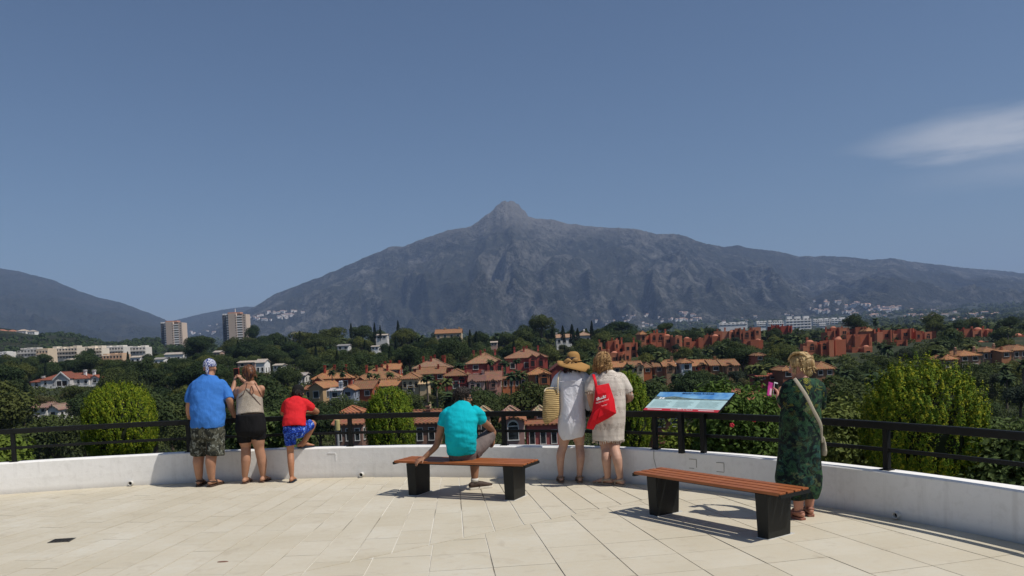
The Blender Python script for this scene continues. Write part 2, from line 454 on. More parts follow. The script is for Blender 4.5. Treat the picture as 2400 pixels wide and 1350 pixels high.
for px, py in ((305, 1135), (851, 1113), (2106, 1211)):
    q, z, a, n = on_wall(px, py); z = 0.042
    b = MB(); L = 0.05; k = 16
    A = Vector((q[0], q[1], z)); N = Vector((n[0], n[1], 0)); T = Vector((N.y, -N.x, 0)); U = Vector((0, 0, 1))
    ring = lambda c, r: [c + T * r * math.cos(2 * math.pi * i / k) + U * r * math.sin(2 * math.pi * i / k) for i in range(k)]
    vs = ring(A + N * 0.02, 0.032) + ring(A - N * L, 0.032) + ring(A - N * L, 0.024) + ring(A - N * 0.01, 0.024)
    b.add(vs, [(r * k + i, r * k + (i + 1) % k, (r + 1) * k + (i + 1) % k, (r + 1) * k + i) for r in range(3) for i in range(k)])
    o = b.build('drain_pipe', M_pipe, wall, smooth=True)
    b = MB(); b.add(ring(A - N * 0.012, 0.0238), [tuple(range(k))]); b.build('bore_shade', M_black, o)  # black disc just inside the mouth, its colour stands in for the pipe's shade
M_patchw = plain('fresh_filler', (0.82, 0.81, 0.79), 0.8, 0.05, 30)
M_patchd = plain('grey_filler', (0.36, 0.33, 0.29), 0.9, 0.15, 40)
def wallmark(segs, mat, w=0.012):
    b = MB()
    for (x0, y0), (x1, y1) in segs:
        p0, z0, a, n = on_wall(x0, y0); p1, z1, _, _ = on_wall(x1, y1)
        A = Vector((p0[0], p0[1], z0)); B = Vector((p1[0], p1[1], z1)); N = Vector((n[0], n[1], 0))
        d = (B - A).normalized(); s_ = d.cross(N).normalized()
        o_ = -N * 0.004
        b.prism([A - s_ * w / 2 + N * 0.01, B - s_ * w / 2 + N * 0.01, B + s_ * w / 2 + N * 0.01, A + s_ * w / 2 + N * 0.01], -N * 0.0135)
    b.build('filler_mark', mat, wall)
wallmark([((770, 1062), (789, 1062)), ((787, 1063), (789, 1080))], M_patchw, 0.013)
wallmark([((651, 1069), (663, 1068))], M_patchw, 0.008)
wallmark([((1613, 1076), (1631, 1077)), ((1632, 1078), (1631, 1096)), ((1629, 1098), (1614, 1097))], M_patchd, 0.007)
wallmark([((1678, 1084), (1697, 1085)), ((1698, 1086), (1697, 1106)), ((1695, 1107), (1680, 1105))], M_patchd, 0.007)
wallmark([((1531, 1056), (1534, 1075)), ((1534, 1075), (1537, 1098))], M_patchd, 0.006)

# --- railing
M_iron = plain('black_paint', (0.007, 0.0075, 0.007), 0.55, 0.25, 30, 0.15, 90, 0.25)
RC = [(WC[i] + WN[i] * 0.105) for i in range(len(WC))]
i0, i1 = 18, len(WC) - 18
rail = thing('railing', 'black metal railing with two rails along the top of the white wall', 'railing', (RC[60][0], RC[60][1], 0.42))
def sweep(prof, z):
    b = MB(); vs = []; k = len(prof)
    for i in range(i0, i1):
        for o_, dz in prof: vs.append((RC[i][0] + WN[i][0] * o_, RC[i][1] + WN[i][1] * o_, z + dz))
    fs = [(i * k + j, i * k + (j + 1) % k, (i + 1) * k + (j + 1) % k, (i + 1) * k + j) for i in range(i1 - i0 - 1) for j in range(k)]
    fs += [tuple(range(k)), tuple((i1 - i0 - 1) * k + j for j in reversed(range(k)))]
    return b.add(vs, fs)
rp = [(-0.022, -0.034), (0.022, -0.034), (0.027, -0.028), (0.027, 0.028), (0.02, 0.035), (-0.02, 0.035), (-0.027, 0.028), (-0.027, -0.028)]
sweep(rp, 0.84).build('top_rail', M_iron, rail)
sweep([(-0.012, -0.018), (0.012, -0.018), (0.012, 0.018), (-0.012, 0.018)], 0.612).build('mid_rail', M_iron, rail)
def rail_point(px, py=1010):
    q, z, a, n = on_wall(px, py)
    i = min(range(len(RC)), key=lambda k: abs(proj(RC[k][0], RC[k][1], 0.6)[0] - px) + (999 if RC[k][1] < 4 else 0)); return RC[i], WN[i]
for px in (27, 447, 820, 1172, 1531, 1838, 2065):
    q, n = rail_point(px); a = math.atan2(-n[0], n[1])
    b = MB(); b.box((q[0], q[1], 0.61), (0.05, 0.05, 0.392), a); p = b.build('post', M_iron, rail)
    b = MB(); b.box((q[0], q[1], 0.4265), (0.10, 0.09, 0.012), a); b.build('base_plate', M_iron, p)
for d in ((-9.5, 9.95), (-11.5, 8.9), (4.35, 5.1), (4.6, 2.9), (4.62, 1.2)):
    q, a, i = wall_at(*d, 0.105); b = MB(); b.box((q[0], q[1], 0.61), (0.05, 0.05, 0.392), a); b.build('post', M_iron, rail)

# --- information panel on the rail
BL, BR = G(1507, 961, 0.905), G(1682, 967, 0.905)
ux = (BR - BL); PWD = ux.length; ux.normalize()
back = Vector((-ux.y, ux.x, 0))
best = None
for dep in np.linspace(0.2, 0.9, 36):
    for h in np.linspace(0.02, 0.45, 44):
        A = BL + back * dep + Vector((0, 0, h)); B = BR + back * dep + Vector((0, 0, h))
        a, b_ = proj(*A), proj(*B)
        e = (a[0] - 1553) ** 2 + (a[1] - 918) ** 2 + (b_[0] - 1717) ** 2 + (b_[1] - 923) ** 2
        if best is None or e < best[0]: best = (e, dep, h)
uy = (back * best[1] + Vector((0, 0, best[2]))); PHT = uy.length; uy.normalize(); uz = ux.cross(uy)
print('panel', PWD, PHT, best)
mid = (BL + BR) / 2
pan = thing('information_panel', 'tilted information panel with blue sky picture and red strip on the railing', 'sign', (mid.x, mid.y, 0.42))
def pp(u_, v_, w_=0.0): return BL + ux * u_ * PWD + uy * v_ * PHT + uz * w_
def pquad(u0, v0, u1, v1, w_, th=0.001): return [pp(u0, v0, w_), pp(u1, v0, w_), pp(u1, v1, w_), pp(u0, v1, w_)]
b = MB(); b.prism(pquad(-0.008, -0.012, 1.008, 1.012, -0.02), uz * 0.0195); b.build('backing', M_iron, pan)
def sheet(name, r_, mat, w_):
    b = MB(); b.prism(pquad(*r_, w_ - 0.001), uz * 0.001); return b.build(name, mat, pan)
t = NT('panel_sky', 0.35, 0.5)
n1 = t.noise(5, 5); t.col(t.mix(t.ramp(n1, [(0.35, 0.0), (0.7, 1.0)]), (0.06, 0.23, 0.55), (0.30, 0.58, 0.78))); M_psky = t.m
t = NT('panel_hill', 0.35, 0.5); n1 = t.noise(34, 5); t.col(t.ramp(n1, [(0.3, (0.06, 0.10, 0.11)), (0.55, (0.16, 0.21, 0.18)), (0.75, (0.32, 0.33, 0.27))])); M_phill = t.m
M_ptext = plain('panel_pale', (0.47, 0.66, 0.66), 0.35, 0.06, 20, spec=0.5)
M_pcol = plain('panel_text_block', (0.36, 0.52, 0.52), 0.4, 0.15, 90, spec=0.5)
M_pred = plain('panel_red', (0.50, 0.035, 0.045), 0.35, 0.1, 30, spec=0.5)
M_pwhite = plain('panel_white', (0.75, 0.78, 0.78), 0.4, 0.05)
M_pink = plain('panel_ink', (0.02, 0.05, 0.12), 0.5, 0.1)
sheet('sky_picture', (0, 0.60, 1, 1), M_psky, 0.001); sheet('text_field', (0, 0.125, 1, 0.60), M_ptext, 0.001); sheet('red_strip', (0, 0, 1, 0.125), M_pred, 0.001)
hp = [(0.0, 0.60), (1.0, 0.60), (1.0, 0.655), (0.86, 0.64), (0.7, 0.655), (0.55, 0.665), (0.42, 0.70), (0.33, 0.745), (0.26, 0.765), (0.2, 0.75), (0.13, 0.715), (0.06, 0.745), (0.0, 0.77)]
b = MB(); b.prism([pp(u_, v_, 0.0012) for u_, v_ in hp], uz * 0.0012); b.build('hill_picture', M_phill, pan)
for u0, u1 in ((0.04, 0.30), (0.36, 0.60), (0.66, 0.96)):
    sheet('text_heading', (u0, 0.545, u0 + 0.15, 0.57), M_pcol, 0.002)
    for k in range(9):
        v_ = 0.505 - k * 0.036
        sheet('text_line', (u0, v_ - 0.018, u1 - random.uniform(0.0, 0.05), v_), M_pcol, 0.002)
for u0 in (0.075, 0.115): sheet('picture_strip', (u0, 0.605, u0 + 0.03, 0.70), M_pwhite, 0.0035)
def text_mesh(txt, mat, parent, name, origin, X, Y, size, ext=0.0012, bold=0.0):
    cu = bpy.data.curves.new('tmp', 'FONT'); cu.body = txt; cu.size = size; cu.extrude = ext / 2; cu.align_x = 'LEFT'; cu.resolution_u = 2; cu.offset = bold
    o = bpy.data.objects.new('tmp', cu); COL.objects.link(o)
    dg = bpy.context.evaluated_depsgraph_get(); me = bpy.data.meshes.new_from_object(o.evaluated_get(dg))
    bpy.data.objects.remove(o); bpy.data.curves.remove(cu)
    Z = X.cross(Y); Mx = Matrix((X, Y, Z)).transposed().to_4x4(); Mx.translation = origin
    me.transform(mw(parent).inverted() @ Mx); me.materials.clear(); me.materials.append(mat); me.name = name
    return link(name, me, parent)
text_mesh('Mirador Nueva Andalucía', M_pink, pan, 'title_lettering', pp(0.33, 0.90, 0.003), ux, uy, 0.042, bold=0.001)
text_mesh('Ayuntamiento de Marbella', M_pwhite, pan, 'strip_lettering', pp(0.37, 0.045, 0.003), ux, uy, 0.028)
for u0 in (0.05, 0.74): sheet('strip_line', (u0, 0.05, u0 + 0.2, 0.075), M_pwhite, 0.002)
sheet('crest', (0.455, 0.105, 0.505, 0.16), M_pwhite, 0.0035)
for uu, vv in ((0.1, 0.06), (0.14, 0.9), (0.62, 0.12), (0.86, 0.85)):
    tp = pp(0.5 + (uu - 0.5) * 0.8, vv * 0.9, -0.02)
for uu, vv, zb in ((0.50, 0.06, 0.42), (0.70, 0.45, -0.6)):
    tp = pp(uu, vv, -0.022)
    b = MB(); b.box((tp.x, tp.y, (tp.z + zb) / 2), (0.055, 0.055, tp.z - zb), math.atan2(ux.y, ux.x)); b.build('leg', M_iron, pan)
b = MB(); b.prism([pp(0.08, 0.40, -0.05), pp(0.92, 0.40, -0.05), pp(0.92, 0.48, -0.05), pp(0.08, 0.48, -0.05)], uz * 0.029); b.build('bracket', M_iron, pan)

# --- benches
t = NT('bench_wood', 0.45, 0.4)
g1 = t.noise(7, 5, t.co((1, 14, 14)), 0.6); g2 = t.noise(2.0, 3); rn = t.rnd()
c = t.ramp(g1, [(0.3, (0.25, 0.07, 0.02)), (0.7, (0.42, 0.14, 0.042))])
c = t.mix(1.0, c, t.ramp(rn, [(0, (0.86, 0.84, 0.82)), (1, (1.06, 1.04, 1.0))]), 'MULTIPLY')
t.col(c); t.bump(g1, 0.2, 0.002); M_wood = t.m
M_legs = plain('bench_black_metal', (0.008, 0.009, 0.0085), 0.5, 0.2, 9, 0.1, 70, 0.3)
M_plate = plain('bench_plate', (0.6, 0.6, 0.58), 0.35, 0.1, 20, spec=0.5)
M_end = plain('bench_end_cap', (0.09, 0.07, 0.06), 0.5, 0.3, 60)
def bench(c, ang, L, D, label):
    th = thing('bench', label, 'bench', (c[0], c[1], 0), R(ang), 'two slatted benches on the terrace')
    w = (D - 3 * 0.021) / 4
    for k in range(4):
        y = -D / 2 + w / 2 + k * (w + 0.021)
        b = MB(); b.box((0, 0, 0), (L, w, 0.026)); o = bevel(b.build('slat', M_wood, th, local=True), 0.004)
        o.location = (0, y, 0.409)
    for s_ in (-1, 1):
        b = MB(); b.box((s_ * (L / 2 - 0.009 + 0.0112), 0, 0.392), (0.022, D + 0.006, 0.03)); b.build('end_bar', M_legs, th, local=True)
        x = s_ * (L / 2 - 0.215)
        b = MB(); b.box((x, 0, 0.196), (0.125, D - 0.06, 0.384), taper=0.9); o = bevel(b.build('leg', M_legs, th, local=True), 0.004)
        b = MB(); b.box((x, 0.02, 0.003), (0.125, D - 0.04, 0.006)); b.build('base_plate', M_plate, o, local=True)
    for y in (-0.09, 0.09):
        b = MB(); b.box((0, y, 0.379), (L - 0.46, 0.03, 0.018)); b.build('frame_bar', M_legs, th, local=True)
    return th
bench((-0.588, 9.304), -25.2, 1.70, 0.40, 'slatted wooden bench with black block legs that the man in turquoise sits on')
bench((1.827, 7.352), -55.3, 1.73, 0.39, 'empty slatted wooden bench with black block legs in the right foreground')
# ================================================================ LAND
_zt = [(0, -1.6), (10, -1.6), (13, -1.9), (20, -5), (40, -9.5), (80, -11.5), (130, -12), (180, -10.5), (230, -7.5), (300, -3.5), (380, 0.0), (450, 1.5), (600, -2), (900, -1), (1500, 6), (2500, 26), (3500, 62), (4500, 108), (6000, 150), (14000, 160)]
PADS = []
def zt(X, Y):
    z = zt0(X, Y)
    for px_, py_, pz_ in PADS:
        d2 = (X - px_) ** 2 + ((Y - py_) * 0.7) ** 2
        if d2 < 3600: z = min(z, pz_ - 0.4 + max(0.0, math.sqrt(d2) - 14) * 0.09)
    return z
def zt0(X, Y):
    d = math.hypot(X, Y)
    for (a, za), (b, zb) in zip(_zt, _zt[1:]):
        if d <= b:
            t = (d - a) / (b - a); t = t * t * (3 - 2 * t) if b < 30 else t; z = za + (zb - za) * t; break
    else: z = _zt[-1][1]
    s = X / max(Y, 1.0) if Y > 0 else 0
    if d > 60:
        w = min(1, (d - 60) / 150)
        z += w * mnoise.noise(Vector((X * 0.008, Y * 0.008, 3))) * 2.0
        if d > 700: z += min(1, (d - 700) / 800) * mnoise.noise(Vector((X * 0.0016, Y * 0.0016, 8))) * 14
        if d < 800: z -= 3.0 * max(0, min(1, (abs(s + 0.05) - 0.22) / 0.2)) * max(0, min(1, (d - 240) / 150)) * max(0, min(1, (800 - d) / 250))
    return z
t = NT('ground_scrub', 0.95, 0.15)
wp = t.n('ShaderNodeNewGeometry').outputs['Position']
n1 = t.noise(0.05, 6, wp, 0.5); n2 = t.noise(0.6, 6, wp, 0.3, 0.65); n3 = t.noise(6, 4, wp); n4 = t.noise(0.004, 5, wp)
green = t.mix(n2, (0.014, 0.02, 0.009), (0.04, 0.05, 0.02))
dry = t.mix(n3, (0.10, 0.08, 0.045), (0.24, 0.19, 0.10))
c = t.mix(t.ramp(t.math('ADD', t.math('MULTIPLY', n1, 0.6), t.math('MULTIPLY', n2, 0.4)), [(0.56, 0.0), (0.68, 1.0)]), green, dry)
ln = t.n('ShaderNodeVectorMath', operation='LENGTH'); t.l(wp, ln.inputs[0])
far = t.ramp(t.math('DIVIDE', ln.outputs['Value'], 1000.0), [(0.28, 0.0), (0.5, 1.0)])
ffor = t.mix(t.ramp(t.noise(0.03, 6, wp, 0.4, 0.7), [(0.35, 0.0), (0.7, 1.0)]), (0.012, 0.018, 0.009), (0.032, 0.04, 0.02))
ffor = t.mix(t.ramp(n4, [(0.5, 0.0), (0.68, 0.6)]), ffor, (0.14, 0.12, 0.08))
t.col(t.mix(far, c, ffor)); t.bump(n2, 0.6, 0.3); M_ground = t.m
# --- mountains
def mtn_mat(name, veg0, veg1, rock, rockamt, peak=None):
    t = NT(name, 0.95, 0.1)
    wp = t.n('ShaderNodeNewGeometry').outputs['Position']
    mp = t.n('ShaderNodeMapping'); mp.inputs['Scale'].default_value = (1, 0.45, 0.8); t.l(wp, mp.inputs[0]); wq = mp.outputs[0]
    a = t.noise(0.0022, 7, wq, 1.2, 0.62); b = t.noise(0.013, 7, wq, 0.8, 0.68); d = t.noise(0.05, 5, wq, 0.3, 0.7)
    c = t.mix(t.ramp(t.math('ADD', t.math('MULTIPLY', b, 0.6), t.math('MULTIPLY', d, 0.4)), [(0.36, 0.0), (0.64, 1.0)]), veg0, veg1)
    c = t.mix(t.math('MULTIPLY', t.ramp(t.math('ADD', t.math('MULTIPLY', a, 0.45), t.math('ADD', t.math('MULTIPLY', b, 0.3), t.math('MULTIPLY', d, 0.25))), [(0.5, 0.0), (0.62, 1.0)]), rockamt), c, rock)
    if peak:
        s = t.n('ShaderNodeSeparateXYZ'); t.l(wp, s.inputs[0])
        k = t.ramp(t.math('DIVIDE', t.math('ADD', s.outputs[2], t.math('MULTIPLY', b, 300)), 2000.0), [(peak[0] / 2000, 0.0), (peak[1] / 2000, 1.0)])
        c = t.mix(t.math('MULTIPLY', k, 0.75), c, t.mix(d, tuple(x * 0.65 for x in rock), rock))
    t.col(c); t.bump(t.math('ADD', b, t.math('MULTIPLY', d, 0.6)), 1.0, 55.0)
    return t.m
def mountain(name, sil, Yr, Yf, yfoot, mat, ncol, nrow, amp, seed, fx=0.0013, fy=0.0007, power=1.25, rough=1.6):
    xs = np.linspace(sil[0][0], sil[-1][0], ncol); b = MB()
    sx_, sy_ = zip(*sil); n = nrow
    rows = list(np.linspace(0, 1, n)) + [1.06, 1.15, 1.3, 1.5]
    for x in xs:
        ys = np.interp(x, sx_, sy_) + mnoise.noise(Vector((x * 0.05, seed, 0))) * rough + mnoise.noise(Vector((x * 0.17, seed, 5))) * rough * 0.6
        yr = Yr(x) if callable(Yr) else Yr
        yr += mnoise.noise(Vector((x * 0.004, seed, 2))) * 350
        top = at(x, ys, yr)
        sl_ = top.x / yr
        zf = zt(sl_ * Yf, Yf) - 30 if yfoot is None else at(x, yfoot, Yf).z
        for tt in rows:
            Y = Yf + (yr - Yf) * tt; X = sl_ * Y
            if tt <= 1:
                z = zf + (top.z - zf) * tt ** power
                wq = mnoise.noise(Vector((X * 0.0006, Y * 0.0006, seed))) * 900
                q = Vector(((X + wq * 0.6 + Y * 0.25) * fx, (Y + wq) * fy, seed))
                rm = 1 - abs(mnoise.noise(q)) * 2; rm2 = 1 - abs(mnoise.noise(q * 2.7)) * 2; rm3 = mnoise.noise(q * 7.1); rm4 = mnoise.noise(q * 17)
                env = (min(1, tt / 0.25)) * (min(1, (1 - tt) / 0.28)) ** 0.9
                nn = rm * 0.6 + rm2 * 0.3 + rm3 * 0.16 + rm4 * 0.07 - 0.45
                if nn > 0: nn *= max(0.0, min(1.0, (0.86 - tt) / 0.4))
                z += (nn * amp * env + (rm3 * 0.03 + rm4 * 0.022) * min(1, (1 - tt) / 0.04)) * (top.z - zf)
            else:
                z = top.z - (tt - 1) * (top.z - zf) * 1.4
            b.v.append((X, Y, z))
    k = len(rows)
    b.f = [(i * k + j, (i + 1) * k + j, (i + 1) * k + j + 1, i * k + j + 1) for i in range(ncol - 1) for j in range(k - 1)]; b.m = [0] * len(b.f)
    o = b.build(name, mat, None, smooth=True); return tag(o, kind='structure')
SIL = [(380, 800), (430, 790), (500, 762), (560, 736), (600, 717), (632, 697), (642, 690), (700, 668), (760, 645), (800, 628), (870, 597), (915, 579), (928, 576), (945, 579), (980, 563), (1050, 540), (1105, 530), (1122, 518), (1136, 506), (1148, 498), (1158, 489), (1163, 482), (1170, 479), (1176, 472), (1184, 470), (1189, 474), (1196, 470), (1204, 472), (1210, 478), (1217, 480), (1222, 489), (1230, 493), (1238, 507), (1262, 513), (1300, 515), (1330, 524), (1400, 532), (1440, 534), (1490, 536), (1540, 549), (1590, 548), (1620, 559), (1650, 570), (1700, 579), (1728, 575), (1760, 582), (1830, 590), (1870, 601), (1925, 600), (1990, 602), (2040, 609), (2090, 605), (2150, 615), (2200, 620), (2260, 628), (2330, 633), (2400, 640), (2600, 655), (2900, 690), (3200, 740)]
M_mtn = mtn_mat('mountain_scrub', (0.016, 0.02, 0.017), (0.054, 0.055, 0.04), (0.24, 0.228, 0.21), 0.7, (900, 1150))
mountain('mountain', SIL, lambda x: 6300 + max(0, x - 1500) * 1.6, 3600, None, M_mtn, 940, 140, 0.40, 3.0, fx=0.0014, fy=0.0008, rough=2.2)
M_mtn2 = mtn_mat('far_hill_scrub', (0.02, 0.025, 0.018), (0.045, 0.05, 0.032), (0.12, 0.1, 0.08), 0.35)
mountain('far_mountain', [(-500, 560), (-300, 585), (-120, 612), (0, 629), (40, 635), (80, 645), (120, 655), (180, 680), (230, 697), (280, 708), (330, 726), (385, 748), (430, 772), (480, 800), (520, 815)], 7000, 3300, None, M_mtn2, 220, 60, 0.2, 11.0)
mountain('far_ridge', [(280, 790), (330, 770), (390, 755), (430, 746), (470, 736), (520, 726), (580, 718), (640, 722), (720, 745), (800, 770)], 8600, 5200, None, M_mtn2, 120, 40, 0.25, 19.0)
mountain('near_hill', [(-500, 740), (-200, 752), (0, 768), (30, 772), (80, 779), (110, 784), (160, 780), (195, 790), (250, 806), (300, 800), (380, 793), (440, 800), (520, 815), (600, 830)], 1250, 760, 842, mtn_mat('wooded_hill', (0.016, 0.022, 0.011), (0.045, 0.055, 0.025), (0.12, 0.1, 0.07), 0.3), 160, 40, 0.25, 23.0, 0.01, 0.006, 0.8, 1.0)

# ================================================================ BUILDINGS
KEEP = []          # picture boxes of the buildings that trees must not hide: x0, y0, x1, y1, distance
LAND = []          # named places for tree labels: px, py, phrase
RENDER_CACHE = {}
def render_mat(col, var=0.1):
    key = tuple(round(q, 3) for q in col)
    if key not in RENDER_CACHE:
        t = NT('house_render', 0.9, 0.15)
        n1 = t.noise(0.5, 5); n2 = t.noise(5, 4)
        c = t.mix(t.math('ADD', t.math('MULTIPLY', n1, 0.6), t.math('MULTIPLY', n2, 0.4)), tuple(q * 0.78 for q in col), tuple(min(1, q * 1.15) for q in col))
        st_ = t.ramp(t.noise(1.0, 4, t.co((2.5, 2.5, 0.25))), [(0.58, 0.0), (0.75, 1.0)])
        c = t.mix(1.0, c, t.ramp(t.rnd(), [(0.0, (0.86, 0.85, 0.84)), (1.0, (1.1, 1.1, 1.1))]), 'MULTIPLY'); t.col(t.mix(t.math('MULTIPLY', st_, 0.3), c, tuple(q * 0.5 for q in col))); t.bump(n2, 0.2, 0.03); RENDER_CACHE[key] = t.m
    return RENDER_CACHE[key]
def roof_mat(col):
    key = ('roof',) + tuple(round(q, 3) for q in col)
    if key not in RENDER_CACHE:
        t = NT('clay_roof_tiles', 0.9, 0.15)
        w = t.wave(1.3, t.co((1, 1, 0)), 0.3, 'DIAGONAL'); n1 = t.noise(2.2, 5); n2 = t.noise(0.35, 3); v_ = t.vor(3.2, None, 'F1', 'Color')
        c = t.mix(t.math('ADD', t.math('MULTIPLY', n1, 0.65), t.math('MULTIPLY', n2, 0.35)), tuple(q * 0.55 for q in col), tuple(min(1, q * 1.3) for q in col))
        c = t.mix(0.25, c, t.mix(1.0, v_, tuple(col), 'MULTIPLY'))
        c = t.mix(1.0, c, t.ramp(t.rnd(), [(0.0, (0.68, 0.72, 0.78)), (0.5, (0.95, 0.95, 0.95)), (1.0, (1.2, 1.12, 1.02))]), 'MULTIPLY')
        t.col(c); t.bump(w, 0.7, 0.12); RENDER_CACHE[key] = t.m
    return RENDER_CACHE[key]
t = NT('window_glass', 0.12, 0.6); t.col(t.ramp(t.noise(0.8, 2), [(0.4, (0.012, 0.014, 0.016)), (0.65, (0.05, 0.055, 0.06))])); M_glass = t.m
M_shade = plain('opening_shade', (0.02, 0.016, 0.014), 0.9, 0.3, 2)  # dark sheet colour painted as the shade inside arches and open bays
M_frame = plain('white_joinery', (0.62, 0.6, 0.56), 0.6, 0.08, 5)
TERRA = (0.37, 0.19, 0.10); TERRAR = (0.36, 0.16, 0.09)
RED = (0.37, 0.075, 0.045); PINK = (0.40, 0.095, 0.075); ORANGE = (0.45, 0.165, 0.075); OCHRE = (0.5, 0.33, 0.15); CREAM = (0.58, 0.45, 0.29); WHITE = (0.74, 0.72, 0.69); GREYB = (0.3, 0.34, 0.42); MOOR = (0.46, 0.145, 0.078)
def window(parent, x, y, z, w, h, face='front', arch=False, frame=M_frame, glass=M_glass, depth=0.0):
    """frame with a pane; face front looks to -Y, right looks to +X"""
    def T(a, o, c): return (x + a, y - o, z + c) if face == 'front' else (x + o, y + a, z + c)
    f = MB(); fw = max(0.07, w * 0.09)
    def bar(a0, a1, c0, c1, o0, o1):
        P = [T(a0, o0, c0), T(a1, o0, c0), T(a1, o0, c1), T(a0, o0, c1)]; Q = [T(a0, o1, c0), T(a1, o1, c0), T(a1, o1, c1), T(a0, o1, c1)]
        f.add(P + Q, [(0, 3, 2, 1), (4, 5, 6, 7), (0, 1, 5, 4), (1, 2, 6, 5), (2, 3, 7, 6), (3, 0, 4, 7)])
    bar(-w / 2 - fw, -w / 2, 0, h, -0.02, 0.08); bar(w / 2, w / 2 + fw, 0, h, -0.02, 0.08)
    bar(-w / 2 - fw * 1.3, w / 2 + fw * 1.3, -fw, 0, -0.02, 0.13); bar(-w / 2 - fw, w / 2 + fw, h, h + fw, -0.02, 0.08)
    if w > 1.3: bar(-fw * 0.3, fw * 0.3, 0, h, 0.0, 0.06)
    if arch:
        n = 8; pts = [(w / 2 * math.cos(math.pi * k / n), h + w / 2 * math.sin(math.pi * k / n)) for k in range(n + 1)]
        out = [((w / 2 + fw) * math.cos(math.pi * k / n), h + fw + (w / 2 + fw) * math.sin(math.pi * k / n)) for k in range(n + 1)]
        for k in range(n):
            f.add([T(*((pts[k][0], 0.0, pts[k][1]))), T(pts[k + 1][0], 0.0, pts[k + 1][1]), T(out[k + 1][0], 0.07, out[k + 1][1]), T(out[k][0], 0.07, out[k][1])], [(0, 1, 2, 3)])
    o = f.build('window', frame, parent, local=True)
    g = MB(); poly = [T(-w / 2, 0.03, 0), T(w / 2, 0.03, 0)] + ([T(a, 0.03, c) for a, c in pts] if arch else [T(w / 2, 0.03, h), T(-w / 2, 0.03, h)])
    g.add(poly, [tuple(range(len(poly)))]); g.build('pane', glass, o, local=True)
    return o
def chimney(parent, x, y, z0, z1, w, mat, dome=False):
    b = MB(); b.box((x, y, (z0 + z1) / 2), (w, w, z1 - z0)); b.box((x, y, z1 + 0.06), (w * 1.45, w * 1.45, 0.14)); b.box((x, y, z1 + 0.26), (w * 0.8, w * 0.8, 0.3))
    if dome: b.ell((x, y, z1 + 0.42), (w * 0.62, w * 0.62, w * 0.6), None, 10, 5, 0)
    else: b.box((x, y, z1 + 0.46), (w * 1.3, w * 1.3, 0.1))
    return b.build('chimney', mat, parent, local=True)
def roof(parent, x0, x1, y0, y1, ze, zr, kind, mat, over=0.35, name='roof'):
    b = MB(); x0 -= over; x1 += over; y0 -= over; y1 += over; th = 0.16
    w, d = x1 - x0, y1 - y0; xm, ym = (x0 + x1) / 2, (y0 + y1) / 2
    if kind == 'hip':
        k = min(w, d) / 2
        ra, rb = ((x0 + k, ym, zr), (x1 - k, ym, zr)) if w >= d else ((xm, y0 + k, zr), (xm, y1 - k, zr))
        if abs(w - d) < 0.3: ra = (xm - 0.1, ym, zr); rb = (xm + 0.1, ym, zr)
        c = [(x0, y0, ze), (x1, y0, ze), (x1, y1, ze), (x0, y1, ze)]; l_ = [(p[0], p[1], ze - th) for p in c]
        fs = ([(0, 1, 5, 4), (1, 2, 5), (2, 3, 4, 5), (3, 0, 4)] if w >= d else [(0, 1, 4), (1, 2, 5, 4), (2, 3, 5), (3, 0, 4, 5)])
        b.add(c + [ra, rb] + l_, fs + [(0, 6, 7, 1), (1, 7, 8, 2), (2, 8, 9, 3), (3, 9, 6, 0), (9, 8, 7, 6)])
        for p, q in ((c[0], ra), (c[1], rb if w >= d else ra), (c[2], rb), (c[3], ra if w >= d else rb), (ra, rb)):
            b.tube([Vector(p) + Vector((0, 0, 0.02)), Vector(q) + Vector((0, 0, 0.02))], [0.13, 0.13], 6, cap='flat')
    elif kind == 'gable_x':          # ridge along x, slopes face the camera
        b.prism([(x0, y0, ze - th), (x0, y0, ze), (x0, ym, zr), (x0, y1, ze), (x0, y1, ze - th), (x0, ym, zr - th * 1.3)], (w, 0, 0))
        b.tube([(x0, ym, zr + 0.02), (x1, ym, zr + 0.02)], [0.13, 0.13], 6, cap='flat')
    else:                             # gable_y: ridge runs away from the camera, gable towards it
        b.prism([(x0, y0, ze - th), (xm, y0, zr - th * 1.3), (x1, y0, ze - th), (x1, y0, ze), (xm, y0, zr), (x0, y0, ze)], (0, d, 0))
        b.tube([(xm, y0, zr + 0.02), (xm, y1, zr + 0.02)], [0.13, 0.13], 6, cap='flat')
    return b.build(name, mat, parent, local=True)
def walls(parent, x0, x1, y0, y1, z0, z1, mat, gable=None, zr=0, name='wall'):
    b = MB(); b.box(((x0 + x1) / 2, (y0 + y1) / 2, (z0 + z1) / 2), (x1 - x0, y1 - y0, z1 - z0))
    if gable == 'gable_y':
        for y, s_ in ((y0, 1), (y1 - 0.2, 1)): b.prism([(x0, y + 0.002, z1), (x1, y + 0.002, z1), ((x0 + x1) / 2, y + 0.002, zr - 0.1)], (0, 0.19, 0))
    if gable == 'gable_x':
        for x in (x0 + 0.002, x1 - 0.192): b.prism([(x, y0, z1), (x, (y0 + y1) / 2, zr - 0.1), (x, y1, z1)], (0.19, 0, 0))
    return b.build(name, mat, parent, local=True)
def px_frame(x0, x1, yb, Y):
    """ground-level frame of a building whose front spans x0..x1 at picture height yb and distance Y"""
    A, B = at(x0, yb, Y), at(x1, yb, Y); c = (A + B) / 2
    return c, (B.x - A.x), Y / FPX
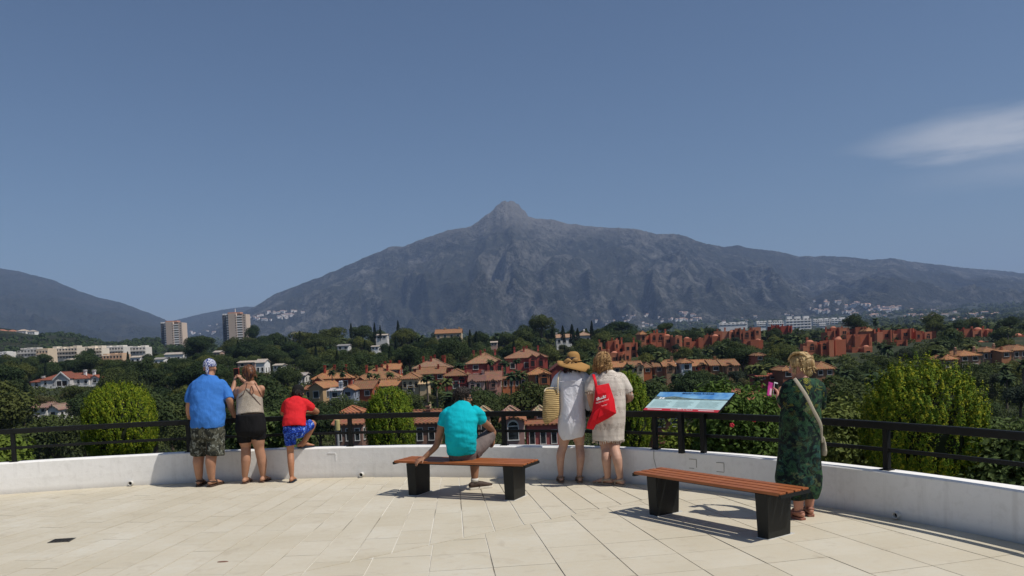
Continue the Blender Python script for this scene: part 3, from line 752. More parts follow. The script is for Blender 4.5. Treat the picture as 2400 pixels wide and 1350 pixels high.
def house(label, x0, x1, yr, ye, yb, Y, wallc, roofc=TERRA, D=None, kind='hip', rz=0.0, chims=(), win=(2, 1), arch=False, bays=(), name='house', land=None, cat='house', group=None, dome=False, frame=None, awning=None, keep=True, right=True, arcade=0):
    c, w, s = px_frame(x0, x1, yb, Y)
    w *= 0.93
    if 140 < Y < 450: PADS.append((c.x, Y, c.z))
    D = D or max(5.0, w * 0.75)
    h = (yb - ye) * s; hr = (yb - yr) * s
    th = thing(name, label, cat, (c.x, Y + D / 2, c.z), rz, group)
    mat = render_mat(wallc); rm = roof_mat(roofc); fr = frame or M_frame
    drop = max(1.0, c.z - zt(c.x, Y) + 1.5)
    walls(th, -w / 2, w / 2, -D / 2, D / 2, -drop, h, mat, kind if kind != 'hip' else None, hr)
    rf = roof(th, -w / 2, w / 2, -D / 2, D / 2, h, hr, kind, rm)
    for fx, fy, dz in chims:
        zc = h + (hr - h) * max(0.1, 1 - abs(fy) * 2)
        chimney(rf, fx * w / 2, fy * D / 2, zc - 0.8, hr + dz * 0.6 * s, max(0.5, 3.8 * s), mat, dome)
    nx, nf = win
    sh = h / max(nf, 1)
    for f_ in range(nf):
        for i in range(nx):
            ww = min(1.3, w / nx * 0.45); hh = min(1.5, sh * 0.48)
            window(th, -w / 2 + w * (i + 0.5) / nx, -D / 2, f_ * sh + sh * 0.3, ww, hh, 'front', arch, fr)
        if right:
            for i in range(2): window(th, w / 2, -D / 4 + i * D / 2, f_ * sh + sh * 0.3, 1.0, min(1.4, sh * 0.45), 'right', arch, fr)
    for bx0, bx1, byr, bye, byb in bays:       # projecting gabled bay, own pixel box
        ax, bx_ = (bx0 - (x0 + x1) / 2) * s, (bx1 - (x0 + x1) / 2) * s
        za, ze_, zr_ = (yb - byb) * s, (yb - bye) * s, (yb - byr) * s
        g = walls(th, ax, bx_, -D / 2 - 1.6, -D / 2 + 1.5, za - 0.2 if byb < yb - 1 else -drop, ze_, mat, 'gable_y', zr_, 'bay')
        roof(g, ax, bx_, -D / 2 - 1.6, -D / 2 + 1.5, ze_, zr_, 'gable_y', rm, 0.2)
        window(g, (ax + bx_) / 2, -D / 2 - 1.6, za + (ze_ - za) * 0.3, (bx_ - ax) * 0.5, (ze_ - za) * 0.45, 'front', True, mat, M_shade)
    if arcade:
        for i in range(arcade):
            window(th, -w / 2 + w * (i + 0.5) / arcade, -D / 2 - 0.002, h * 0.56, w / arcade * 0.55, h * 0.2, 'front', True, mat, M_shade)
    if awning:
        b = MB(); b.prism([(-w * 0.28, -D / 2, h * 0.6), (w * 0.28, -D / 2, h * 0.6), (w * 0.28, -D / 2 - 1.6, h * 0.45), (-w * 0.28, -D / 2 - 1.6, h * 0.45)], (0, 0, 0.06)); b.build('awning', plain('awning_red', (0.45, 0.03, 0.04), 0.8), th, local=True)
    if keep: KEEP.append((x0, yr, x1, ye + (yb - ye) * 0.55, Y))
    if land: LAND.append(((x0 + x1) / 2, (yr + yb) / 2, land))
    return th
# --- upper row of red townhouses
C = 0.5
house('red townhouse with tiled hip roof behind the boy in red', 731, 828, 862, 887, 916, 205, RED, TERRA, kind='hip', D=9, chims=((-0.45, -0.5, 3), (0.05, -0.4, 3), (0.3, 0.1, 4), (0.6, -0.2, 2)), win=(3, 1), bays=((737, 762, 882, 892, 916),), land='the red townhouse behind the boy')
house('red townhouse with tiled roof and four chimneys above the rounded bush', 832, 938, 863, 888, 912, 207, RED, TERRA, kind='hip', D=9, chims=((-0.55, -0.5, 6), (-0.1, -0.3, 4), (0.1, 0.2, 7), (0.42, -0.3, 5)), win=(3, 1), bays=((836, 860, 881, 891, 912),))
house('small red house with long tiled roof and stubby chimneys uphill', 893, 938, 853, 866, 880, 232, RED, TERRA, kind='gable_x', D=8, chims=((-0.8, 0, 4), (-0.2, 0.1, 7), (0.85, 0, 5)), win=(2, 1))
house('red townhouse with wide grey brown hip roof above the yellow belvedere house', 966, 1062, 841, 862, 890, 225, RED, (0.3, 0.19, 0.13), kind='hip', D=10, chims=((-0.5, -0.4, 4), (-0.1, -0.3, 3), (0.05, 0.2, 8), (0.5, 0, 4), (0.62, -0.1, 5)), win=(3, 1))
house('red house with low tiled roof just below the wide hip roof', 975, 1045, 861, 876, 893, 205, RED, TERRA, kind='gable_x', D=8, chims=((-0.85, -0.3, 4), (0.5, -0.3, 3)), win=(3, 1))
house('pink red townhouse with two gabled bays and four chimneys', 1092, 1182, 827, 851, 890, 222, PINK, (0.31, 0.185, 0.12), kind='hip', D=11, chims=((-0.62, -0.2, 4), (-0.22, -0.3, 4), (0.0, 0.2, 8), (0.6, 0, 6)), win=(2, 2), bays=((1144, 1163, 844, 850, 884), (1164, 1180, 843, 849, 884)), land='the pink townhouse with gabled bays')
house('pink townhouse highest in the row with two red gabled bays on its right', 1182, 1288, 818, 838, 872, 232, PINK, (0.34, 0.185, 0.115), kind='hip', D=11, chims=((-0.55, -0.2, 3), (-0.1, -0.3, 3), (0.05, 0.2, 6), (0.6, 0, 5)), win=(3, 1), bays=((1240, 1258, 831, 838, 868), (1259, 1277, 831, 838, 868)), land='the highest pink townhouse')
# --- lower row
house('tiny ochre lean house beside the boy in red cap', 714, 735, 905, 912, 941, 185, OCHRE, TERRAR, kind='gable_x', D=6, win=(1, 1))
house('ochre yellow gabled house right of the boy in red', 734, 772, 895, 909, 942, 182, (0.42, 0.29, 0.16), TERRA, kind='gable_y', D=9, win=(1, 1), rz=-0.25, arch=False)
house('grey blue gabled house with white chimneys', 800, 831, 905, 914, 936, 178, GREYB, TERRA, kind='gable_y', D=7, chims=(), win=(1, 1), frame=render_mat(GREYB))
house('low grey blue house with rounded white gable', 771, 800, 911, 915, 938, 176, (0.36, 0.38, 0.42), (0.5, 0.5, 0.52), kind='gable_x', D=6, chims=((0.55, -0.2, 16), (0.85, -0.2, 17)), win=(1, 1), arch=True, dome=True)
house('red house with tan gabled roof left of the rounded bush', 828, 882, 893, 911, 934, 184, (0.36, 0.1, 0.05), TERRA, kind='gable_x', D=8, win=(2, 1), rz=-0.15, frame=M_frame)
house('cream belvedere house with arched upper gallery and outside stair', 942, 985, 874, 887, 934, 172, CREAM, TERRA, kind='hip', D=8, win=(1, 1), arcade=3, land='the cream belvedere house')
house('low yellow tiled wing beside the cream belvedere house', 890, 941, 891, 904, 928, 174, OCHRE, TERRA, kind='gable_x', D=7, chims=((0.9, -0.2, 5),), win=(2, 1), dome=True)
house('cream stair block with slanted parapet right of the belvedere', 984, 1003, 897, 899, 934, 171, CREAM, CREAM, kind='gable_x', D=7, win=(0, 0), right=False)
house('deep red arcaded house with hip roof left of the seated man', 1042, 1098, 866, 880, 922, 178, (0.3, 0.055, 0.05), TERRA, kind='hip', D=9, chims=((0.85, -0.5, 4),), win=(1, 1), arcade=2, land='the deep red arcaded house')
house('pale pink house with twin tiled roof behind the seated man', 1099, 1138, 878, 893, 918, 176, (0.5, 0.36, 0.32), (0.26, 0.14, 0.105), kind='gable_x', D=9, win=(1, 1), chims=((0.75, -0.1, 6),), bays=((1100, 1117, 889, 894, 917),))
house('pink row house with brown tiled roof and white framed bay', 1139, 1176, 871, 891, 914, 177, (0.46, 0.25, 0.2), (0.27, 0.145, 0.1), kind='gable_x', D=9, win=(1, 1), bays=((1148, 1166, 888, 893, 912),))
house('orange row house half hidden behind two tall palms', 1176, 1236, 882, 886, 912, 180, ORANGE, TERRA, kind='gable_x', D=8, win=(4, 1), chims=((0.7, 0, 8),))
house('orange tower house with hip roof and round window', 1238, 1291, 863, 877, 908, 178, (0.4, 0.15, 0.07), TERRA, kind='hip', D=8, win=(1, 1), arch=True, bays=((1262, 1289, 872, 877, 908),), land='the orange tower house')
house('dark red house with sloping roof left of the straw hat', 1292, 1336, 850, 868, 912, 190, (0.24, 0.06, 0.05), (0.3, 0.1, 0.075), kind='gable_y', D=9, win=(1, 1))
house('small yellow house with awning behind the curly haired woman', 1436, 1476, 848, 860, 876, 190, OCHRE, TERRA, kind='gable_x', D=7, win=(2, 1), chims=((0.4, -0.2, 2),))
house('cream house with rounded gable beside a palm', 1478, 1507, 847, 860, 877, 186, CREAM, TERRA, kind='gable_x', D=7, win=(1, 1), arch=True, bays=((1492, 1506, 852, 858, 876),))
house('orange red house with tiled roof next to the cream rounded gable', 1507, 1529, 850, 861, 875, 187, (0.4, 0.13, 0.06), TERRA, kind='hip', D=7, win=(1, 1))
house('tan row house at the left end of the low row behind the panel', 1534, 1556, 845, 859, 874, 190, (0.33, 0.2, 0.13), TERRA, kind='gable_x', D=8, win=(1, 1))
house('tan row house with gabled porch and tall pale chimney', 1556, 1584, 844, 858, 874, 189, (0.36, 0.22, 0.14), TERRA, kind='gable_x', D=8, win=(1, 1), chims=((0.8, -0.3, 6),), bays=((1559, 1578, 853, 859, 873),))
house('white house with low flat parapet between tan and blue grey houses', 1584, 1596, 850, 851, 872, 191, WHITE, WHITE, kind='gable_x', D=6, win=(1, 1))
house('pale blue grey tower house with hip roof and big arched door', 1597, 1623, 841, 850, 873, 187, (0.46, 0.5, 0.53), TERRA, kind='hip', D=7, win=(1, 1), arch=True, land='the pale blue tower house')
house('rust red row house with red awning', 1624, 1664, 844, 857, 871, 189, (0.33, 0.1, 0.06), TERRA, kind='gable_x', D=8, win=(2, 1), awning=True, bays=((1636, 1654, 851, 856, 870),))
house('tan row house with orange side wall', 1665, 1692, 843, 856, 873, 188, (0.38, 0.2, 0.1), TERRA, kind='gable_x', D=8, win=(1, 1), chims=((0.6, 0, 4),))
house('tan row house at the right end of the low row with small bay', 1693, 1733, 843, 856, 876, 187, (0.36, 0.21, 0.13), TERRA, kind='gable_x', D=8, win=(1, 1), bays=((1700, 1716, 851, 857, 874),), land='the right end of the tan row')
# --- right side tiled roofs
house('tan house with steep hip roof behind the big bush', 2214, 2246, 831, 842, 868, 175, (0.34, 0.2, 0.13), TERRA, kind='hip', D=7, win=(2, 1))
house('tan pavilion house with wide hip roof right of the big bush', 2248, 2300, 821, 833, 866, 180, (0.36, 0.22, 0.15), TERRA, kind='hip', D=9, chims=((-0.9, -0.5, 2), (0.95, -0.5, 2)), win=(2, 2), dome=True, land='the tan pavilion house')
house('sandy house with twin hip roof near the right edge', 2303, 2346, 813, 824, 846, 200, (0.4, 0.25, 0.17), TERRA, kind='hip', D=8, chims=((0.9, -0.4, 2),), win=(3, 1), dome=True)
house('sandy house cut by the right picture edge', 2372, 2430, 808, 820, 842, 205, (0.38, 0.24, 0.17), TERRA, kind='hip', D=9, win=(3, 1))
house('orange sand house between two roofs near the right edge', 2347, 2371, 820, 824, 840, 196, (0.45, 0.2, 0.1), TERRA, kind='gable_x', D=6, chims=((0.5, 0, 4),), win=(1, 1))
house('small house with tan pyramid roof just right of the woman in green', 1911, 1957, 848, 864, 884, 160, (0.3, 0.17, 0.1), TERRA, kind='hip', D=7, win=(2, 1))
house('little pyramid roofed house left of the head of the woman in green', 1834, 1862, 859, 868, 888, 150, (0.3, 0.12, 0.07), TERRA, kind='hip', D=6, win=(1, 1))
house('long rust red garden wall house left of the woman in green', 1772, 1850, 877, 880, 890, 155, (0.33, 0.09, 0.06), (0.34, 0.11, 0.08), kind='gable_x', D=5, win=(3, 1), keep=False)
house('small pink lodge with pyramid roof amid trees above the rust wall', 1771, 1792, 827, 833, 846, 190, (0.34, 0.12, 0.08), TERRA, kind='hip', D=6, win=(1, 1))
house('rust red terrace house with flat parapet above the panel edge', 1689, 1752, 911, 921, 944, 110, (0.33, 0.07, 0.045), (0.4, 0.16, 0.11), kind='hip', D=8, win=(3, 1), land='the rust terrace house')
house('red tiled roof just right of the information panel', 1752, 1800, 924, 936, 960, 100, (0.33, 0.08, 0.05), TERRAR, kind='gable_x', D=7, win=(1, 1))
# --- lower roofs seen through and over the railing
house('small open pavilion with tiled pyramid roof left of the rounded bush', 802, 848, 953, 966, 1000, 105, (0.23, 0.1, 0.06), TERRAR, kind='hip', D=2.6, win=(0, 0), right=False, name='pavilion', cat='pavilion', land='the small pyramid pavilion')
house('brown house with tiled roof seen through the railing left of the rounded bush', 784, 852, 978, 992, 1050, 96, (0.22, 0.13, 0.1), TERRAR, kind='gable_x', D=6, win=(3, 1))
house('brown house with pinkish tiled roof seen through the railing right of the rounded bush', 941, 1030, 966, 990, 1050, 98, (0.25, 0.14, 0.1), TERRAR, kind='gable_x', D=7, win=(3, 1), chims=((-0.95, -0.5, 3), (0.4, -0.2, 2)))
house('cream cone roofed turret just right of the seated man', 1122, 1152, 953, 968, 1050, 92, (0.45, 0.3, 0.2), (0.42, 0.3, 0.2), kind='hip', D=1.6, win=(1, 1))
house('pink turret with pointed tiled roof over the railing post', 1181, 1214, 953, 968, 990, 92, (0.4, 0.2, 0.16), (0.4, 0.24, 0.18), kind='hip', D=1.8, win=(1, 1))
house('pink house with rounded gable seen through the railing right of the seated man', 1177, 1232, 972, 985, 1050, 88, (0.42, 0.24, 0.2), TERRAR, kind='gable_y', D=7, win=(1, 1), arch=True)
house('rose house with dark windows seen through the railing left of the white dress', 1233, 1316, 988, 992, 1060, 90, (0.4, 0.12, 0.11), TERRAR, kind='gable_x', D=6, win=(3, 1))
house('tan turret roof left of the straw bag', 1252, 1280, 952, 966, 985, 93, (0.36, 0.22, 0.15), (0.42, 0.31, 0.2), kind='hip', D=1.6, win=(1, 1))
house('brown house under the panel seen through the railing', 1530, 1600, 966, 974, 1010, 90, (0.3, 0.12, 0.08), TERRA, kind='gable_x', D=6, win=(2, 1))

# --- rust coloured stepped villas with domes
def moor(label, x0, x1, y0, yb, Y, seed, col=MOOR, hip=False, n=6, land=None):
    rs = random.Random(seed); c, w, s = px_frame(x0, x1, yb, Y); H = (yb - y0) * s
    th = thing('stepped_villa', label, 'villa', (c.x, Y + 5, c.z), 0, 'rust coloured villas with domes')
    mat = render_mat(col); drop = max(1.5, c.z - zt(c.x, Y) + 2)
    cuts = np.cumsum([rs.uniform(0.5, 1.6) for _ in range(n)]); xs = np.concatenate([[-w / 2], -w / 2 + w * cuts / cuts[-1]]); shades = [mat, render_mat(tuple(q * k_ for q, k_ in zip(col, (1.12, 1.35, 1.4)))), render_mat(tuple(q * 0.82 for q in col))]
    for i in range(n):
        a, b_ = xs[i] - 0.2, xs[i + 1] + 0.2 + i * 0.013; h = H * rs.uniform(0.5, 0.86); d0 = rs.uniform(-5, 0) + i * 0.017; d1 = rs.uniform(3, 6)
        if hip and i == 0: h = H * 0.8
        mat = rs.choice(shades); g = walls(th, a, b_, d0, d1, -drop, h, mat, name='wing')
        if not (hip and i == 0):
            b = MB(); b.box(((a + b_) / 2, d0 + 0.15, h + 0.25), (b_ - a + 0.1, 0.32, 0.5)); b.box((b_ - 0.12, (d0 + d1) / 2, h + 0.25), (0.32, d1 - d0 - 0.4, 0.5)); b.build('parapet', mat, g, local=True)
        for k in range(max(1, int(h / 3.0))):
            if rs.random() < 0.35: continue
            window(g, (a + b_) / 2, d0, h - 2.3 - k * 3.0, min(1.6, (b_ - a) * 0.45), 1.3, 'front', rs.random() < 0.4, mat, M_shade)
        if rs.random() < 0.6: chimney(g, a + (b_ - a) * rs.uniform(0.2, 0.8), (d0 + d1) / 2, h - 0.3, h + (H - h) * rs.uniform(0.45, 1.0), 0.55, mat)
        if rs.random() < 0.42 and not (hip and i == 0):
            r0 = min(2.0, (b_ - a) * 0.42); b = MB(); b.ell(((a + b_) / 2, d0 + r0 + 0.6, h), (r0, r0, r0 * 0.8), None, 20, 6, 0); b.build('dome', render_mat((0.5, 0.2, 0.13)), g, smooth=True, local=True)
        if rs.random() < 0.4:
            b = MB(); b.box((b_ - 0.3, d0 - 0.7, h * 0.5), (0.5, 1.2, h + 1.2)); b.build('buttress', mat, g, local=True)
        if hip and i == 0: roof(g, a, b_, d0, d1, h, H, 'hip', roof_mat(TERRA))
    KEEP.append((x0, y0, x1, y0 + (yb - y0) * 0.68, Y))
    if land: LAND.append(((x0 + x1) / 2, (y0 + yb) / 2, land))
    return th
moor('rust villa with domes and chimneys above the curly haired woman', 1404, 1494, 792, 850, 290, 1, n=7, land='the rust domed villa')
moor('rust villa with tall buttresses directly behind curly hair', 1418, 1484, 820, 872, 262, 2, n=5)
moor('rust villa with tan hip roof at its left end', 1503, 1578, 774, 816, 310, 3, hip=True, n=5, land='the rust villa with a tan hip roof')
moor('slim rust tower villa standing alone among trees', 1586, 1603, 776, 814, 300, 4, n=2)
moor('small rust villa with two wings left of the orange domed one', 1656, 1690, 783, 805, 330, 5, n=2)
moor('long orange rust villa with domes on the wooded crest', 1680, 1790, 767, 794, 345, 6, (0.42, 0.15, 0.085), n=8, land='the long orange villa on the crest')
moor('bright red low villa in front of white apartments', 1811, 1856, 759, 775, 430, 7, (0.42, 0.08, 0.05), n=4)
moor('large rust villa with buttressed walls right of the woman in green', 1893, 1990, 792, 842, 255, 8, n=7, land='the large rust villa')
moor('rust villa with three tall chimneys stepping uphill', 1975, 2050, 780, 822, 285, 9, n=5)
moor('rust villa with tan hip roof and slim towers', 2044, 2098, 766, 808, 310, 10, hip=True, n=4)
moor('rust villa with small domes at the back left of the hip roofed tower', 1946, 2042, 765, 792, 350, 11, n=6)
moor('wide flat rust villa with framed terrace opening', 2100, 2160, 768, 800, 320, 12, n=4, land='the wide flat rust villa')
moor('rust villa with pale dome right of the flat one', 2152, 2206, 772, 798, 335, 13, n=4)
moor('rust villa with two pale domes near the right edge', 2258, 2330, 766, 796, 340, 14, n=5, land='the rust villa with two pale domes')
moor('rust domed villa cut by the right edge', 2382, 2440, 784, 812, 330, 15, n=4)

moor('small rust villa with pale wing low in front of the stepped chimneys', 2002, 2044, 808, 836, 268, 21, n=3)
moor('small rust villa below the wide flat one', 2106, 2140, 797, 818, 296, 22, n=3)
moor('little rust villa left of the big dark round tree', 2300, 2326, 800, 818, 300, 23, n=2)
moor('little rust villa under the trees left of the long orange one', 1606, 1648, 792, 814, 318, 24, n=3)
moor('little rust villa under the trees below the long orange one', 1752, 1796, 794, 814, 312, 25, n=3)
# --- white villas
def villa_white():
    x0, x1, yb, Y = 92, 205, 906, 285
    c, w, s = px_frame(x0, x1, yb, Y)
    PADS.append((c.x, Y, c.z)); PADS.append((c.x - 12, Y, c.z)); PADS.append((c.x + 12, Y, c.z))
    th = thing('white_villa', 'white villa with red tiled roof and big pale gable on the left', 'villa', (c.x, Y + 5, c.z))
    m = render_mat(WHITE); rm = roof_mat((0.34, 0.12, 0.075)); gm = render_mat((0.55, 0.52, 0.5)); drop = 4
    X = lambda px: (px - (x0 + x1) / 2) * s
    Z = lambda py: (yb - py) * s
    walls(th, X(92), X(205), -4, 5, -drop, Z(889), m)
    roof(th, X(92), X(205), -4, 5, Z(889), Z(876), 'hip', rm)
    g = walls(th, X(132), X(170), -6.5, 0, -drop, Z(887), gm, 'gable_y', Z(871), 'gable_bay'); roof(g, X(132), X(170), -6.4, 0, Z(887), Z(871.6), 'gable_y', rm, 0.35)
    b = MB(); xa, xm_, xb = X(131), X(151), X(171)
    for p_, q_ in (((xa, Z(888)), (xm_, Z(870.5))), ((xm_, Z(870.5)), (xb, Z(888)))): b.prism([(p_[0], -7.0, p_[1]), (q_[0], -7.0, q_[1]), (q_[0], -7.0, q_[1] - 0.5), (p_[0], -7.0, p_[1] - 0.5)], (0, 0.22, 0))
    b.build('gable_trim', m, g, local=True)
    window(g, X(151), -6.5, Z(905), 3.6, 1.9, 'front', False, m, M_shade)
    for px in (103, 125, 181, 198): window(th, X(px), -4, Z(901), 1.0, 0.9, 'front', True, m)
    e = walls(th, X(206), X(226), -3, 4, -drop, Z(889), m, 'gable_y', Z(882), 'side_wing'); roof(e, X(206), X(226), -3, 4, Z(889), Z(882), 'gable_y', rm)
    window(e, X(216), -3, Z(900), 1.3, 0.9, 'front', True, m)
    e = walls(th, X(66), X(91), -3, 4, -drop, Z(893), m, name='side_wing'); roof(e, X(66), X(91), -3, 4, Z(893), Z(887), 'hip', rm)
    window(e, X(78), -3, Z(904), 1.2, 0.9, 'front', True, m)
    for px, t_ in ((88, 883), (188, 872), (209, 873)): chimney(th, X(px), -1, Z(889), Z(t_), 0.8, m)
    b = MB(); b.box((X(150), -7.4, -0.2), (w * 1.35, 0.25, 1.0)); b.build('terrace_wall', m, th, local=True)
    KEEP.append((66, 871, 226, 904, Y)); LAND.append((150, 888, 'the white gabled villa'))
villa_white()
house('white house half hidden by pines below the gabled villa', 76, 112, 945, 955, 985, 170, WHITE, (0.3, 0.2, 0.16), kind='gable_x', D=6, win=(2, 2), land='the half hidden white house', name='house')
house('white gabled house with green shutters beside the hidden one', 112, 138, 948, 960, 986, 168, WHITE, (0.32, 0.22, 0.18), kind='gable_y', D=6, win=(1, 1))
house('cream villa with tan roofs on the wooded crest', 1018, 1084, 771, 781, 796, 405, CREAM, TERRA, kind='gable_x', D=11, win=(4, 1), land='the cream villa on the crest', chims=((-0.3, 0, 2), (0.8, 0, 3)))
house('white villa with tan roof on the crest beside a cypress', 1303, 1345, 783, 791, 808, 400, WHITE, (0.4, 0.26, 0.18), kind='gable_x', D=10, win=(3, 1), chims=((-0.9, 0, 4), (-0.2, 0, 3)), land='the white villa on the crest')
house('white cube villa with domed chimney on the crest', 1352, 1388, 778, 786, 804, 400, WHITE, (0.4, 0.27, 0.19), kind='hip', D=9, win=(2, 1), chims=((0.1, 0, 4),), dome=True)
for i, (x0, x1, y0, yb, Y, lab) in enumerate([(683, 703, 778, 800, 420, 'small white house among pines left of the dark cypress'), (790, 818, 807, 822, 380, 'white house corner between dark trees below the crest'), (880, 908, 783, 796, 410, 'low white house under a tall cypress'), (870, 888, 810, 821, 370, 'white gable peeking out of the wood above the red roofs'), (600, 622, 842, 880, 300, 'white house behind the woman in the tank top'), (640, 660, 853, 868, 290, 'white cube house right of the woman in the tank top'), (700, 716, 874, 902, 240, 'slim white tower house left of the boy in red'), (500, 516, 822, 840, 420, 'pinkish slim house between trees beside the bandana'), (556, 600, 846, 862, 310, 'flat roofed house with pink fascia behind the raised phone'), (360, 385, 838, 858, 430, 'white house above the clipped bush on the left'), (384, 432, 826, 848, 470, 'cream terrace house in front of the left tower'), (305, 330, 834, 852, 480, 'pale cottage right of the white apartment rows'), (1150, 1166, 800, 812, 380, 'small white pavilion on the wooded slope above the pink townhouses')]):
    house(lab, x0, x1, y0, y0 + (yb - y0) * 0.2, yb, Y, WHITE if 'pink' not in lab else (0.5, 0.34, 0.28), (0.5, 0.45, 0.4), kind='gable_x', D=7, win=(2, 1), name='house')
# --- white apartment rows on the left
def block(label, x0, x1, y0, yb, Y, col, floors, bays_, group, seed=0, name='apartment_block', step=True, keep=True, D=12):
    rs = random.Random(seed); c, w, s = px_frame(x0, x1, yb, Y); H = (yb - y0) * s
    th = thing(name, label, 'apartments', (c.x, Y + D / 2, c.z), 0, group); m = render_mat(col); drop = max(2, c.z - zt(c.x, Y) + 2)
    ns = max(1, bays_ // 2)
    for i in range(ns):
        a = -w / 2 + w * i / ns; walls(th, a, a + w / ns - 0.02, -D / 2 + 0.013 * i, D / 2 - 0.02 * i, -drop, H * (0.84 + rs.uniform(-0.1, 0.08)), m, name='wing')
    fh = H * 0.84 / floors
    for f_ in range(floors):
        if f_: 
            b = MB(); b.box((0, -D / 2 - 0.55, f_ * fh), (w * 0.96, 1.1, 0.8)); b.build('balcony', m, th, local=True)
        for i in range(bays_): window(th, -w / 2 + w * (i + 0.5) / bays_, -D / 2, f_ * fh + fh * 0.36, w / bays_ * 0.55, fh * 0.42, 'front', False, m)
    if step:
        k = max(2, bays_ // 2)
        for i in range(k):
            x = -w / 2 + w * (i + 0.5) / k; b = MB(); b.box((x, 0, H * 0.84 + H * 0.06), (w / k * 0.6, D * 0.6, H * rs.uniform(0.08, 0.24))); b.build('roof_hut', m, th, local=True)
    if keep: KEEP.append((x0, y0, x1, y0 + (yb - y0) * 0.5, Y))
    return th
AP = 'pale apartment blocks below the wooded hill on the left'
PALE = (0.7, 0.62, 0.51)
block('pale apartment block at the left end of the row', 42, 88, 814, 846, 610, (0.55, 0.52, 0.48), 3, 6, AP, 1)
block('cream apartment block with a blank sunny side wall', 86, 114, 815, 850, 590, (0.68, 0.55, 0.4), 3, 4, AP, 2)
block('long cream apartment terrace in the middle of the row', 118, 182, 811, 842, 620, PALE, 3, 9, AP, 3)
LAND.append((180, 828, 'the pale apartment row'))
block('long cream apartment terrace with stepped roofs further right', 176, 240, 811, 838, 640, PALE, 3, 9, AP, 4)
block('white apartment block with roof huts right of the cream terrace', 242, 290, 810, 832, 660, (0.68, 0.64, 0.58), 2, 7, AP, 5)
block('white apartment block at the right end of the row', 288, 342, 810, 832, 680, (0.66, 0.62, 0.56), 2, 7, AP, 6)
block('salmon terrace houses in front of the pale apartment row', 235, 288, 827, 856, 520, (0.6, 0.42, 0.28), 2, 7, AP, 7)
block('white low houses cut by the left picture edge', -20, 16, 824, 836, 600, WHITE, 2, 4, AP, 8)
block('cream block below the long terrace', 150, 176, 840, 852, 560, PALE, 1, 4, AP, 9)
for i, (x0, x1) in enumerate([(-12, 12), (14, 36), (38, 62), (64, 82)]):
    c, w, s = px_frame(x0, x1, 784, 1180)
    house(['white house with red roof at the far left of the hilltop', 'white house with red roof second on the hilltop', 'white wide house with pale roof third on the hilltop', 'white house with pale roof at the right of the hilltop'][i], x0, x1, 772 + i % 2, 776 + i % 2, 784, 1150, WHITE, (0.42, 0.2, 0.14) if i < 2 else (0.5, 0.42, 0.36), kind='hip', D=10, win=(3, 1), right=False, keep=False)
# --- two tower blocks
def tower(label, x0, x1, y0, yb, Y, mast):
    c, w, s = px_frame(x0, x1, yb, Y); H = (yb - y0) * s
    th = thing('tower_block', label, 'tower block', (c.x, Y + 9, c.z), R(0), 'two tower blocks beyond the trees'); tan = render_mat((0.60, 0.48, 0.39)); wh = render_mat((0.82, 0.8, 0.77)); dk = render_mat((0.16, 0.165, 0.18)); rd = render_mat((0.5, 0.26, 0.18))
    fl = 17; fh = H * 0.95 / fl; D = 16; drop = 25
    X = lambda f_: -w / 2 + w * f_
    walls(th, X(0), X(0.30), -D / 2 + 5, D / 2, -drop, H * 0.955, dk, name='left_wing')
    walls(th, X(0.30), X(0.62), -D / 2, D / 2 - 2, -drop, H * 0.975, tan, name='core')
    walls(th, X(0.62), X(0.84), -D / 2 + 3.2, D / 2 - 3, -drop, H * 0.965, render_mat((0.12, 0.09, 0.075)), name='loggia')
    walls(th, X(0.84), X(1.0), -D / 2 + 0.8, D / 2 - 1, -drop, H * 0.95, tan, name='right_wing')
    b = MB(); b.box((X(0.5), 0, H * 0.985), (w * 0.5, D * 0.6, H * 0.035)); b.build('penthouse', rd, th, local=True)
    for f_ in range(1, fl):
        z = f_ * fh
        b = MB(); b.box((X(0.73), -D / 2 + 1.9, z + 0.55), (w * 0.215, 2.6, 1.35)); b.build('balcony', wh, th, local=True)
        b = MB(); b.box((X(0.265), -D / 2 + 2.9, z + 0.5), (w * 0.085, 4.4, 1.35)); b.build('balcony', wh, th, local=True)
        window(th, X(0.925), -D / 2 + 0.8, z + 0.9, 1.1, 1.1, 'front', False, tan)
        for q in (0.07, 0.17): window(th, X(q), -D / 2 + 5, z + 0.7, 1.5, 1.3, 'front', False, dk)
        window(th, X(0.59), -D / 2, z + 0.9, 0.8, 1.1, 'front', False, tan)
    for q in (0.04, 0.12, 0.2, 0.27):
        b = MB(); b.box((X(q), -D / 2 + 5.6, H * 0.962), (w * 0.05, 1.4, 1.5)); b.build('roof_tank', wh, th, local=True)
    if mast: 
        b = MB(); b.tube([(X(0.5), 0, H), (X(0.5), 0, H * 1.09)], [0.45, 0.3], 8, cap='flat'); b.build('mast', wh, th, local=True)
    KEEP.append((x0, y0, x1, y0 + (yb - y0) * 0.62, Y)); LAND.append(((x0 + x1) / 2, y0 + 40, label.split(' with ')[0].replace('tan', 'the', 1) if 0 else ('the left tower block' if not mast else 'the right tower block')))
tower('tan tower block with white balconies, the left and lower of two', 376, 430, 752, 850, 905, False)
tower('tan tower block with white balconies and a roof mast, right of the other', 521, 580, 732, 836, 860, True)
